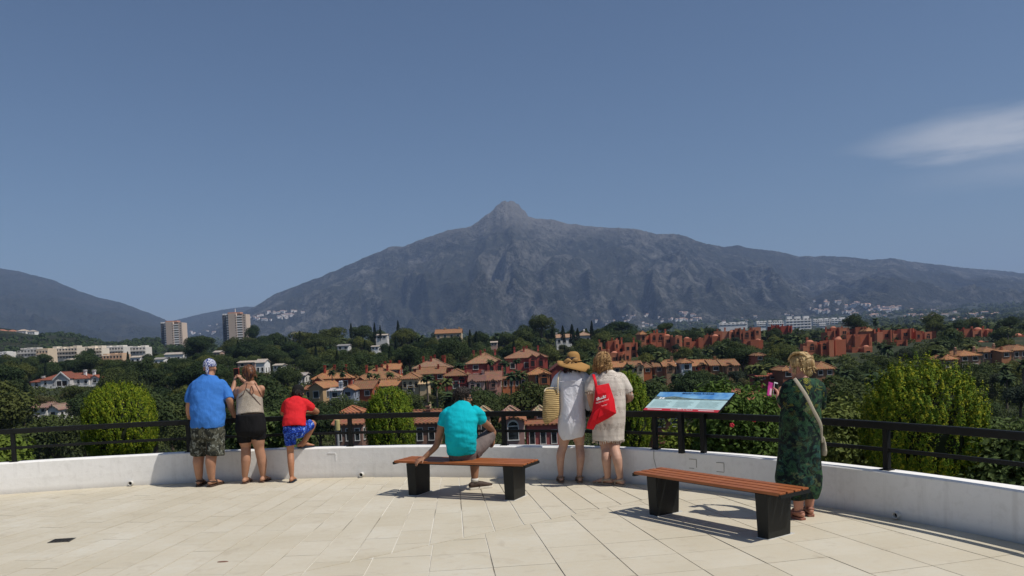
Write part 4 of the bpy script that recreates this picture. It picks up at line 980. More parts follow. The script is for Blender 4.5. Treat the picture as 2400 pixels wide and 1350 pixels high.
# --- far white apartments on the plain to the right
FA = 'far white apartment blocks on the plain'
for i, (x0, x1, y0, yb, Y) in enumerate([(1773, 1800, 752, 768, 1700), (1800, 1838, 750, 770, 1650), (1842, 1902, 741, 771, 1800), (1905, 1945, 746, 762, 2100), (1948, 2004, 744, 760, 2100), (1685, 1752, 755, 764, 1900), (1920, 1936, 757, 768, 1750)]):
    block(['small white apartment block at the left of the far group', 'white apartment block with stepped roof behind the red villa', 'tallest white apartment block with long balconies on the plain', 'white apartment block right of the tallest on the plain', 'white apartment block at the right end of the far group', 'long low white building left of the far apartments', 'lowest white block in front of the far apartments'][i], x0, x1, y0, yb, Y, WHITE, 4 if yb - y0 > 20 else 3 if yb - y0 > 12 else 2, 7, FA, 30 + i, keep=False, D=14)
gb = MB(); NA, rad = 300, [0.5]
r_ = 9.0
while r_ < 15000: rad.append(r_); r_ *= 1.055
for q in rad:
    for i in range(NA):
        a = 2 * math.pi * i / NA; X, Y = q * math.sin(a), q * math.cos(a); gb.v.append((X, Y, zt(X, Y)))
gb.f = [(j * NA + i, (j + 1) * NA + i, (j + 1) * NA + (i + 1) % NA, j * NA + (i + 1) % NA) for j in range(len(rad) - 1) for i in range(NA)] + [tuple(range(NA))]
gb.f = [f[::-1] for f in gb.f]; gb.m = [0] * len(gb.f)
ground = gb.build('ground', M_ground, None, smooth=True); tag(ground, kind='structure')

# --- tiny houses of the hillside towns
def tiny_mesh(k):
    b = MB(); rs = random.Random(k); w = rs.uniform(9, 15); h = rs.uniform(5, 8); d = rs.uniform(8, 12)
    b.box((0, 0, h / 2 - 3), (w, d, h + 6)); b.cm = 1
    b.prism([(-w / 2 - 0.4, -d / 2 - 0.4, h), (-w / 2 - 0.4, 0, h + 2.2), (-w / 2 - 0.4, d / 2 + 0.4, h)], (w + 0.8, 0, 0)); b.cm = 2
    for i in range(3): b.box((-w / 3 + i * w / 3, -d / 2 - 0.03, h * 0.55), (1.5, 0.1, 1.8))
    return b.mesh('tiny_house', [render_mat((0.7, 0.68, 0.65)), roof_mat((0.45, 0.3, 0.24)), M_glass])
TINY = [tiny_mesh(k) for k in range(5)]
SURF = [o for o in bpy.data.objects if o.name in ('mountain', 'far_mountain', 'far_ridge', 'near_hill', 'ground')]
from mathutils.bvhtree import BVHTree
def bvh_of(o): return BVHTree.FromPolygons([v.co[:] for v in o.data.vertices], [p.vertices[:] for p in o.data.polygons])
BV = [bvh_of(o) for o in SURF]
def hit(px, py):
    d = Vector(ray(px, py)).normalized(); best = None
    for b in BV:
        h = b.ray_cast(Vector((0, 0, HC)), d)
        if h[0] is not None and h[0].length > 60 and (best is None or h[3] < best[1]): best = (h[0], h[3])
    return best[0] if best else None
def town(label, group, poly, n, seed, scale=1.0):
    rs = random.Random(seed); xs = [p[0] for p in poly]; ys = [p[1] for p in poly]; k = 0; tries = 0
    while k < n and tries < n * 40:
        tries += 1; px, py = rs.uniform(min(xs), max(xs)), rs.uniform(min(ys), max(ys))
        if not inside(px, py, poly): continue
        if mnoise.noise(Vector((px * 0.035, py * 0.1, seed))) < -0.12: continue
        p = hit(px, py)
        if p is None or p.length < 900: continue
        o = link('hillside_house', rs.choice(TINY)); o.location = p; o.rotation_euler.z = rs.uniform(-0.6, 0.6); q = p.length * rs.uniform(3.2, 7.0) / FPX / 12 * scale; o.scale = (q * rs.uniform(0.9, 1.8), q, q * rs.uniform(0.8, 1.3))
        tag(o, label, 'house', group); k += 1
town('tiny white house in the village at the left foot of the mountain', 'houses of the village at the left foot of the mountain', [(583, 746), (600, 738), (640, 730), (690, 728), (722, 734), (700, 742), (660, 748), (610, 754)], 52, 1, 0.8)
town('tiny white house in the tight cluster on the knoll', 'houses of the tight white cluster on the knoll', [(1568, 752), (1580, 738), (1605, 732), (1630, 738), (1645, 752)], 26, 2, 1.0)
town('tiny white house in the town spread under the right ridge', 'houses of the town under the right ridge', [(1895, 730), (1910, 704), (1960, 702), (2050, 716), (2200, 728), (2400, 742), (2440, 762), (2300, 760), (2150, 752), (2020, 742)], 190, 3, 1.0)
town('tiny white house scattered at the mountain foot', 'white houses scattered at the mountain foot', [(1380, 755), (1480, 735), (1560, 745), (1560, 760), (1660, 760), (1780, 740), (1880, 735), (1890, 752), (1700, 765), (1400, 765)], 48, 4, 0.8)
town('tiny white house on the low ridge between the towers', 'houses on the low ridge between the towers', [(430, 775), (500, 755), (520, 765), (520, 785), (440, 785)], 9, 5, 0.8)

# ================================================================ HAZE
HZ = MB(); HZ.box((600, 5200, 585), (26000, 20000, 1290))
t = bpy.data.materials.new('haze_air'); t.use_nodes = True; tt = t.node_tree; tt.nodes.clear()
oo = tt.nodes.new('ShaderNodeOutputMaterial'); pv = tt.nodes.new('ShaderNodeVolumePrincipled'); tt.links.new(pv.outputs[0], oo.inputs['Volume'])
pv.inputs['Density'].default_value = 7.0e-5; pv.inputs['Color'].default_value = (0.42, 0.58, 0.92, 1); pv.inputs['Anisotropy'].default_value = 0.0
hz = HZ.build('haze', t); tag(hz, kind='stuff')
# ================================================================ TREES
def leaf_mat(name, c0, c1, c2=None, rough=0.75, scale=0.9):
    t = NT(name, rough, 0.12)
    n1 = t.noise(scale, 4); n2 = t.noise(scale * 7, 2); rn = t.rnd()
    c = t.mix(t.ramp(t.math('ADD', t.math('MULTIPLY', n1, 0.5), t.math('MULTIPLY', n2, 0.5)), [(0.35, 0.0), (0.65, 1.0)]), c0, c1)
    c = t.mix(1.0, c, t.ramp(rn, [(0.0, (0.55, 0.68, 0.72)), (0.4, (0.9, 0.95, 0.95)), (0.8, (1.35, 1.2, 1.0)), (1.0, (1.9, 1.5, 1.1))]), 'MULTIPLY')
    if c2: c = t.mix(t.ramp(n2, [(0.5, 0.0), (0.66, 0.85)]), c, c2)
    t.col(c)
    tr = t.n('ShaderNodeBsdfTranslucent'); t.set(tr.inputs[0], c)
    mx_ = t.n('ShaderNodeMixShader'); mx_.inputs[0].default_value = 0.12 if 'conifer' in name else 0.22
    out = t.t.nodes['Material Output']; t.l(t.b.outputs[0], mx_.inputs[1]); t.l(tr.outputs[0], mx_.inputs[2]); t.l(mx_.outputs[0], out.inputs[0])
    return t.m
LM = {'pine': leaf_mat('pine_needles', (0.024, 0.04, 0.014), (0.07, 0.092, 0.032)),
      'broad': leaf_mat('broad_leaves', (0.03, 0.05, 0.017), (0.09, 0.115, 0.038)),
      'olive': leaf_mat('olive_leaves', (0.035, 0.045, 0.026), (0.075, 0.088, 0.05)),
      'cypress': leaf_mat('cypress_leaves', (0.009, 0.018, 0.009), (0.02, 0.034, 0.015)),
      'palm': leaf_mat('palm_fronds', (0.03, 0.05, 0.018), (0.10, 0.13, 0.055)),
      'thuja': leaf_mat('golden_conifer', (0.10, 0.15, 0.012), (0.25, 0.30, 0.018), (0.36, 0.37, 0.028), scale=3.0),
      'thujad': leaf_mat('green_conifer', (0.07, 0.125, 0.014), (0.17, 0.235, 0.02), (0.28, 0.30, 0.026), scale=3.0),
      'thujag': leaf_mat('shaggy_conifer', (0.09, 0.15, 0.014), (0.24, 0.29, 0.02), (0.42, 0.38, 0.028), scale=3.0),
      'hib': leaf_mat('hedge_leaves', (0.06, 0.105, 0.02), (0.16, 0.22, 0.045), scale=4.0),
      'hedge': leaf_mat('oleander_leaves', (0.04, 0.07, 0.022), (0.11, 0.15, 0.05), scale=4.0),
      'dry': leaf_mat('dry_grass', (0.14, 0.10, 0.05), (0.28, 0.21, 0.11), scale=3.0)}
M_bark = plain('bark', (0.10, 0.075, 0.055), 0.95, 0.3, 3, 0.5, 6, bdist=0.05)
M_stalk = plain('palm_trunk', (0.13, 0.105, 0.085), 0.95, 0.3, 4, 0.5, 8, bdist=0.05)
def leaf_arr(P, N, size, rs, aspect=1.0, fold=True):
    """quads of random roll with normals N at points P -> verts, faces"""
    n = len(P); N = N / (np.linalg.norm(N, axis=1, keepdims=True) + 1e-9)
    A = rs.normal(size=(n, 3)); U = np.cross(N, A); U /= (np.linalg.norm(U, axis=1, keepdims=True) + 1e-9); Vv = np.cross(N, U)
    s = (size * rs.uniform(0.6, 1.4, n))[:, None]
    q = np.stack([P - U * s * aspect, P - Vv * s * 0.55 + N * s * 0.2, P + U * s * aspect, P + Vv * s * 0.55 + N * s * 0.12], 1).reshape(-1, 3)
    f = np.arange(n * 4).reshape(-1, 4)
    return q, f
def np_mesh(name, parts, mats):
    """parts: list of (verts, faces(n,4 or 3), material index)"""
    V, F, MI = [], [], []; b = 0
    for v, f, mi in parts:
        V.append(np.asarray(v, float)); F += (np.asarray(f) + b).tolist() if len(f) else []; MI += [mi] * len(f); b += len(v)
    me = bpy.data.meshes.new(name); me.from_pydata(np.concatenate(V).tolist(), [], F)
    for m_ in mats: me.materials.append(m_)
    me.polygons.foreach_set('material_index', MI); me.update(); return me
def lobes_pts(lobes, n, rs, inner=0.72):
    L = np.array(lobes, float); vol = (L[:, 3] * L[:, 4] * L[:, 5]) ** (2 / 3); idx = rs.choice(len(L), n, p=vol / vol.sum())
    d = rs.normal(size=(n, 3)); d /= np.linalg.norm(d, axis=1, keepdims=True); d[:, 2] = np.where(rs.uniform(size=n) < 0.35, np.abs(d[:, 2]), d[:, 2])
    r = rs.uniform(inner, 1.02, n)[:, None]
    r *= 1 + 0.16 * np.array([mnoise.noise(Vector((q[0] * 2.6 + i * 0.7, q[1] * 2.6, q[2] * 2.6))) for q, i in zip(d, idx)])[:, None]
    P = L[idx, :3] + d * L[idx, 3:] * r
    return P, d + rs.normal(size=(n, 3)) * 0.45 + np.array((0, 0, 0.25))
def trunk_mb(h, r, rs, lean=0.06, limbs=()):
    b = MB(); pts = [(0, 0, -1.0)] + [(rs.uniform(-1, 1) * lean * h * k, rs.uniform(-1, 1) * lean * h * k, h * k) for k in (0.35, 0.7, 1.0)]
    b.tube(pts, [r * 1.3, r, r * 0.8, r * 0.5], 7, cap='flat')
    for x, y, z in limbs:
        b.tube([(0, 0, h * 0.6), (x * 0.55, y * 0.55, (h * 0.6 + z) / 2 + 0.2), (x, y, z)], [r * 0.5, r * 0.36, r * 0.15], 5, cap='flat')
    return b
PROTO = {}
def proto(kind, var):
    key = (kind, var)
    if key in PROTO: return PROTO[key]
    rs = np.random.RandomState(hash(kind) % 1000 * 0 + sum(map(ord, kind)) * 7 + var); H = 1.0
    if kind == 'palm':                                     # unit: metres, 9 m tall
        h = 7.5; b = MB(); b.tube([(0, 0, -1), (0.15, 0.05, 2.5), (0.25, 0.0, 5), (0.2, 0, h)], [0.3, 0.22, 0.19, 0.2], 8, cap='flat')
        tm = b.mesh('trunk', M_stalk); c = MB()
        for k in range(34):
            a = rs.uniform(0, 6.28); up = rs.uniform(-0.5, 1.3); L = rs.uniform(1.9, 2.8); d = Vector((math.cos(a), math.sin(a), 0)); s_ = Vector((-d.y, d.x, 0)); p = Vector((0.2, 0, h + 0.1)); last = None
            el_ = up
            for j in range(6):
                w = (0.12, 0.42, 0.5, 0.44, 0.3, 0.05)[j]; dr = -0.12 * (1 if j else 0)
                cur = (p - s_ * w + Vector((0, 0, -w * 0.45)), p.copy(), p + s_ * w + Vector((0, 0, -w * 0.45)))
                if last:
                    c.add([last[0], last[1], cur[1], cur[0]], [(0, 1, 2, 3)]); c.add([last[1], last[2], cur[2], cur[1]], [(0, 1, 2, 3)])
                last = cur; p = p + (d * math.cos(el_) + Vector((0, 0, math.sin(el_)))) * L / 5; el_ -= 0.33
        cm = c.mesh('crown', LM['palm']); PROTO[key] = (tm, cm, h + 2.0, 2.4); return PROTO[key]
    if kind == 'cypress':
        h = 11.0; P = []; n = 1500
        z = rs.uniform(0.05, 1, n) ** 0.9; a = rs.uniform(0, 6.28, n)
        rad = 1.25 * np.minimum(1, (z + 0.1) * 4) * (1 - z) ** 0.62 * rs.uniform(0.75, 1.08, n) * (1 + 0.18 * np.sin(a * 3 + z * 9 + var))
        P = np.stack([rad * np.cos(a), rad * np.sin(a), z * h + 0.3], 1); N = np.stack([np.cos(a), np.sin(a), 0.5 + 0 * a], 1) + rs.normal(size=(n, 3)) * 0.3
        v_, f = leaf_arr(P, N, 0.24, rs, 1.0); tm = trunk_mb(h * 0.5, 0.22, rs, 0.0).mesh('trunk', M_bark)
        core = MB(); core.tube([(0, 0, 0.6), (0, 0, h * 0.3), (0, 0, h * 0.75), (0, 0, h * 0.95)], [0.75, 0.9, 0.5, 0.05], 8)
        PROTO[key] = (tm, np_mesh('crown', [(v_, f, 0)], [LM['cypress']]), h, 1.25); return PROTO[key]
    mat = kind
    if kind == 'umbrella': h, r, fl, n, nl, ls, mat = 10.0, 6.0, 0.42, 6200, 11, 0.22, 'pine'
    elif kind == 'pine': h, r, fl, n, nl, ls = 10.0, 4.7, 0.8, 5600, 11, 0.22
    elif kind == 'olive': h, r, fl, n, nl, ls = 6.0, 2.9, 0.75, 3600, 8, 0.16
    else: h, r, fl, n, nl, ls = 8.0, 4.1, 0.92, 5400, 12, 0.2
    lobes = []; cz = h - r * fl * 0.95
    for k in range(nl):
        a = k * 2.4 + rs.uniform(-0.4, 0.4); q = math.sqrt((k + 0.3) / nl) * r * 0.66; s_ = r * rs.uniform(0.36, 0.54)
        lobes.append((q * math.cos(a), q * math.sin(a), cz + (r * fl * 0.55) * (1 - (q / r) ** 2 * 1.6) + rs.uniform(-0.3, 0.3) * r * fl, s_, s_, s_ * (0.62 if kind in ('umbrella',) else 0.78)))
    P, N = lobes_pts(lobes, n, rs); v_, f = leaf_arr(P, N, ls, rs, 1.0)
    tm = trunk_mb(cz, 0.28 if kind != 'olive' else 0.2, rs, 0.05, [(l[0], l[1], l[2]) for l in lobes[::2]]).mesh('trunk', M_bark)
    PROTO[key] = (tm, np_mesh('crown', [(v_, f, 0)], [LM[mat]]), h, r); return PROTO[key]
KN = {'palm': ('palm_tree', 'feathery palm'), 'cypress': ('cypress_tree', 'dark narrow cypress'), 'umbrella': ('pine_tree', 'flat topped umbrella pine'), 'pine': ('pine_tree', 'dark rounded pine'), 'olive': ('olive_tree', 'grey green olive tree'), 'broad': ('broadleaf_tree', 'leafy broadleaf tree')}
TREES = []
def plant(kind, X, Y, z, hgt, label=None, group=None, wid=1.0, var=None):
    var = random.randrange(4) if var is None else var
    tm, cm, h, r = proto(kind, var); s = hgt / h
    o = bpy.data.objects.new(KN[kind][0], None); COL.objects.link(o); o.location = (X, Y, z); o.scale = (s * wid, s * wid, s); o.rotation_euler.z = random.uniform(0, 6.28)
    o.empty_display_size = 0.5
    link('trunk', tm, o); link('crown', cm, o); tag(o, label, 'tree', group)
    TREES.append((X, Y, z, hgt, r * s * wid, kind, o, label is None)); return o
def special(kind, px, ytop, ybase, Y, label, wpx=None, var=0):
    b = at(px, ybase, Y); tp = at(px, ytop, Y); hgt = tp.z - b.z; tm, cm, h, r = proto(kind, var)
    wid = 1.0 if wpx is None else (wpx * Y / FPX / 2) / (r * hgt / h)
    return plant(kind, b.x, Y, b.z, hgt, label, None, wid, var)
for kind, px, yt, yb, Y, lab, w in [
    ('broad', 1270, 741, 812, 380, 'tall dark round tree on the crest left of the white villa', 62), ('umbrella', 1452, 759, 806, 385, 'wide umbrella pine on the crest above the rust villa', 84),
    ('cypress', 1320, 764, 800, 395, 'bushy cypress left of the twin cypresses at the white villa', 13), ('cypress', 1342, 761, 810, 390, 'thick cypress in front of the white villa', 17), ('cypress', 1355, 770, 812, 385, 'short cypress right beside the thick one at the white villa', 14), ('cypress', 1388, 753, 800, 395, 'tall slim cypress right of the white cube villa', 12), ('cypress', 1406, 776, 806, 395, 'small cypress left of the umbrella pine', 8), ('cypress', 1297, 760, 806, 385, 'dark cypress beside the tall round tree', 14),
    ('cypress', 934, 752, 792, 410, 'tallest cypress on the crest above the wood', 11), ('cypress', 879, 757, 795, 410, 'slim cypress on the crest, left of the tallest', 9), ('cypress', 892, 763, 795, 410, 'shorter cypress next to the slim one on the crest', 7), ('cypress', 824, 758, 795, 410, 'cypress among pines at the left of the crest', 9), ('cypress', 704, 776, 806, 410, 'lone cypress over the small white house', 9),
    ('cypress', 1104, 775, 846, 330, 'tall dark cypress right of the cream villa, the left of a pair', 17), ('cypress', 1119, 778, 846, 330, 'tall dark cypress right of the cream villa, the right of a pair', 16), ('cypress', 1080, 790, 840, 340, 'dark cypress under the cream villa', 14), ('cypress', 1000, 800, 845, 330, 'cypress in the dark wood left below the cream villa', 13), ('cypress', 930, 790, 840, 340, 'cypress in the dark wood above the red roofs', 12),
    ('pine', 212, 820, 880, 420, 'tall dark conifer in front of the pale apartments', 34), ('broad', 2352, 770, 826, 300, 'big dark round tree near the right edge', 66), ('broad', 1560, 758, 790, 345, 'dark tree crown behind the hip roofed rust villa', 42), ('pine', 590, 792, 838, 520, 'broad pine in front of the right tower', 50), ('pine', 472, 790, 850, 480, 'broad pine between the two towers', 76), ('pine', 424, 816, 855, 500, 'pine hiding the foot of the left tower', 50), ('broad', 596, 765, 830, 560, 'brownish tree just right of the right tower', 36), ('pine', 640, 785, 850, 430, 'dark pine right of the towers', 70), ('pine', 720, 780, 850, 420, 'dark pine below the lone cypress', 80), ('pine', 780, 770, 840, 420, 'dark pine at the left of the crest', 70), ('pine', 850, 765, 830, 415, 'dark pine between crest cypresses', 60),
    ('palm', 1003, 873, 935, 165, 'tall palm rising beside the cream stair block', 46), ('palm', 1047, 882, 945, 158, 'palm in front of the deep red arcaded house', 44), ('palm', 1026, 886, 948, 160, 'palm between the belvedere and the red arcaded house', 40), ('palm', 1198, 868, 935, 160, 'tall palm in front of the orange row house, left of two', 44), ('palm', 1222, 866, 935, 160, 'tall palm in front of the orange row house, right of two', 46), ('palm', 781, 862, 915, 190, 'palm in front of the red townhouse behind the boy', 28), ('palm', 806, 867, 915, 192, 'smaller palm right of the palm behind the boy', 26), ('palm', 868, 870, 915, 192, 'palm before the four chimneyed townhouse, left one', 26), ('palm', 884, 872, 915, 192, 'palm before the four chimneyed townhouse, right one', 26), ('palm', 1080, 846, 900, 205, 'palm clump left of the pink bayed townhouse', 40), ('palm', 1185, 840, 895, 205, 'palm between the two pink townhouses', 34), ('palm', 1212, 838, 880, 208, 'palm before the highest pink townhouse', 28), ('palm', 1478, 850, 900, 170, 'palm standing before the cream rounded gable', 32), ('palm', 915, 868, 915, 195, 'palm below the long roofed red house', 30), ('palm', 1150, 838, 888, 210, 'small palm at the gabled bays', 24)]:
    special(kind, px, yt, yb, Y, lab, w)
# scattered wood
def overlaps(px, yt, yb, hw, Y):
    for x0, y0, x1, y1, K in KEEP:
        if Y < K * 1.015 and px + hw * 0.8 > x0 and px - hw * 0.8 < x1 and yt + 2 < y1 and yb > y0: return True
    return False
cells = {}
def crowded(X, Y, r):
    k = (int(X // 12), int(Y // 12))
    for i in (-1, 0, 1):
        for j in (-1, 0, 1):
            for x, y, q in cells.get((k[0] + i, k[1] + j), ()):
                if (x - X) ** 2 + (y - Y) ** 2 < (0.56 * (r + q)) ** 2: return True
    return False
for T in TREES: cells.setdefault((int(T[0] // 12), int(T[1] // 12)), []).append((T[0], T[1], T[4]))
rs = random.Random(5); cnt = {}
bands = [(90, 150, 80), (150, 200, 120), (200, 270, 200), (270, 350, 200), (350, 450, 200)]
for d0, d1, n in bands:
    k = tr_ = 0
    while k < n and tr_ < 6000:
        tr_ += 1; px = rs.uniform(-60, 2460); Y = rs.uniform(d0, d1); X = at(px, 820, Y).x; z = zt(X, Y)
        left = px < 700
        if px < 760: kind = rs.choices(['pine', 'broad', 'olive', 'cypress'], [6, 4, 1.5, 0.5])[0]
        elif px < 1400: kind = rs.choices(['pine', 'broad', 'palm', 'cypress', 'olive'], [3.2, 4, 1.4, 1.0, 1.2])[0]
        else: kind = rs.choices(['broad', 'palm', 'pine', 'olive'], [4.2, 4.6, 1.2, 1.2])[0]
        base = {'pine': 10, 'broad': 7.5, 'olive': 5.0, 'palm': 8.0, 'cypress': 9}[kind] * rs.uniform(0.65, 1.2)
        if d0 > 340: base *= 1.2
        if cnt.get(kind, 0) > 280: continue
        r = proto(kind, 0)[3] * base / proto(kind, 0)[2]
        u_, yt = proj(X, Y, z + base); _, yb = proj(X, Y, z); hw = r * FPX / Y
        if overlaps(px, yt, yb, hw, Y) or crowded(X, Y, r): continue
        if yt < (768 if 640 < px < 1500 else 790 - max(0, (px - 1500)) * 0.03): 
            if rs.random() < 0.9: continue
        plant(kind, X, Y, z - 0.2, base); cells.setdefault((int(X // 12), int(Y // 12)), []).append((X, Y, r)); cnt[kind] = cnt.get(kind, 0) + 1; k += 1
print('trees', cnt, len(TREES))
# names for the scattered trees: kind, size and the nearest thing one can find
PEOPLE_LM = [(490, 960, 'the man in the blue shirt'), (580, 960, 'the woman in the tank top'), (700, 960, 'the boy in red'), (1085, 960, 'the seated man'), (1335, 930, 'the woman in the straw hat'), (1425, 930, 'the curly haired woman'), (1880, 940, 'the woman in green'), (1610, 930, 'the information panel'), (2160, 950, 'the big clipped bush'), (275, 960, 'the clipped bush on the left'), (910, 950, 'the middle clipped bush')]
LM_ALL = LAND + PEOPLE_LM; seen = {}
for X, Y, z, h, r, kind, o, auto in TREES:
    if not auto: continue
    px, py = proj(X, Y, z + h * 0.6)
    lm = min(LM_ALL, key=lambda q: (q[0] - px) ** 2 + ((q[1] - py) * 1.6) ** 2); dx, dy = px - lm[0], py - lm[1]
    rel = ('left of ' if dx < 0 else 'right of ') if abs(dx) > abs(dy) * 1.2 else ('above ' if dy < 0 else 'below ')
    far = 'close ' if math.hypot(dx, dy) < 60 else 'well ' if math.hypot(dx, dy) > 150 else ''
    wb = {'palm': 8, 'cypress': 9, 'pine': 10, 'olive': 5, 'broad': 7.5}[kind]; sz = 'small ' if h < wb * 0.8 else 'large ' if h > wb * 1.08 else ''
    lab = f"{sz}{KN[kind][1]} {far}{rel}{lm[2]}"
    seen.setdefault(lab, []).append((px, o)); o['group'] = f"{KN[kind][1]}s {rel}{lm[2]}"
ORD = ['leftmost', 'second', 'third', 'fourth', 'fifth', 'sixth', 'seventh', 'eighth']
for lab, L_ in seen.items():
    L_.sort(key=lambda q: q[0]); n = len(L_)
    for k, (_, o) in enumerate(L_):
        l2 = lab if n == 1 else f"{lab}, {'rightmost' if k == n - 1 else ORD[min(k, 7)]} of {n}"
        tag(o, l2 if len(l2.split()) <= 16 else lab, 'tree')
# low growth between the trees and the far wood: uncountable
def clumps(name, pts, sizes, per, mat, leaf, seed, flat=0.75):
    rs_ = np.random.RandomState(seed); n = len(pts); P = np.repeat(np.array(pts), per, 0); S = np.repeat(np.array(sizes), per)
    d = rs_.normal(size=(n * per, 3)); d /= np.linalg.norm(d, axis=1, keepdims=True); d[:, 2] = np.abs(d[:, 2]) * rs_.choice([1, 1, 1, -0.4], n * per)
    Q = P + d * (S * rs_.uniform(0.6, 1.05, n * per))[:, None] * np.array((1, 1, flat)) + np.stack([0 * S, 0 * S, S * flat * 0.5], 1)
    v_, f = leaf_arr(Q, d + rs_.normal(size=d.shape) * 0.4, leaf, rs_, 1.0)
    # leaf size follows clump size
    o = link(name, np_mesh(name, [(v_, f, 0)], [mat])); return o
rs = random.Random(9)
def low_growth(n, d0, d1, s0, s1):
    pts, sz = [], []
    while len(pts) < n:
        px = rs.uniform(-80, 2480); Y = d0 * (d1 / d0) ** rs.random(); X = at(px, 820, Y).x; s = rs.uniform(s0, s1); z = zt(X, Y)
        _, yt = proj(X, Y, z + s * 1.3); _, yb = proj(X, Y, z)
        if overlaps(px, yt, yb, s * FPX / Y, Y): continue
        pts.append((X, Y, z)); sz.append(s)
    return pts, sz
tag(clumps('undergrowth', *low_growth(1900, 45, 135, 0.7, 2.2), 100, LM['broad'], 0.15, 3), 'low dark green undergrowth on the near slope below the terrace', 'undergrowth', kind='stuff')
tag(clumps('undergrowth', *low_growth(5200, 130, 430, 0.8, 2.6), 32, LM['broad'], 0.36, 33), 'low dark green undergrowth between the houses and trees', 'undergrowth', kind='stuff')
pts, sz = [], []
while len(pts) < 6200:
    px = rs.uniform(-120, 2520); Y = 440 * (4300 / 440) ** rs.random(); X = at(px, 820, Y).x; s = rs.uniform(3.2, 6.5) * (1 + Y / 3500)
    if mnoise.noise(Vector((X * 0.004, Y * 0.004, 1))) < -0.25: continue
    z = zt(X, Y); _, yt = proj(X, Y, z + s * 1.6); _, yb = proj(X, Y, z)
    bad = False
    for x0, y0, x1, y1, K in KEEP:
        if K > 440 and Y < K * 1.01 and px + 8 > x0 and px - 8 < x1 and yt < y1 and yb > y0: bad = True
    for x0, y0, x1, y1, K in ((1770, 740, 2006, 764, 2100), (1680, 752, 1755, 764, 1900)):
        if Y < K and px > x0 and px < x1 and yt < y1: bad = True
    if bad: continue
    pts.append((X, Y, z)); sz.append(s)
def clumps_far(name, pts, sizes, per, mat, seed):
    rs_ = np.random.RandomState(seed); parts = []; P = np.repeat(np.array(pts), per, 0); S = np.repeat(np.array(sizes), per); n = len(P)
    d = rs_.normal(size=(n, 3)); d /= np.linalg.norm(d, axis=1, keepdims=True); d[:, 2] = np.abs(d[:, 2])
    Q = P + d * (S * rs_.uniform(0.7, 1.05, n))[:, None] * np.array((1, 1, 1.25)); N = d + rs_.normal(size=d.shape) * 0.3
    N /= np.linalg.norm(N, axis=1, keepdims=True); A = rs_.normal(size=(n, 3)); U = np.cross(N, A); U /= np.linalg.norm(U, axis=1, keepdims=True); V_ = np.cross(N, U); s = (S * 0.42 * rs_.uniform(0.7, 1.3, n))[:, None]
    q = np.stack([Q - U * s - V_ * s * 0.6, Q + U * s - V_ * s * 0.6, Q + V_ * s], 1).reshape(-1, 3)
    return link(name, np_mesh(name, [(q, np.arange(n * 3).reshape(-1, 3), 0)], [mat]))
tag(clumps_far('distant_wood', pts, sz, 46, LM['pine'], 4), 'dark green distant wood covering the plain and hills', 'wood', kind='stuff')
pts, sz = [], []
nh = [o for o in SURF if o.name == 'near_hill'][0]
for k in range(1500):
    v_ = nh.data.vertices[rs.randrange(len(nh.data.vertices))].co; u_, w_ = proj(v_.x, v_.y, v_.z)
    if 766 < w_ < 790 and u_ < 90: continue
    pts.append(tuple(v_ + Vector((rs.uniform(-6, 6), rs.uniform(-6, 6), -1)))); sz.append(rs.uniform(2.2, 4.2))
tag(clumps_far('hill_wood', pts, sz, 40, LM['broad'], 5), 'wood covering the low hill behind the pale apartments', 'wood', kind='stuff')

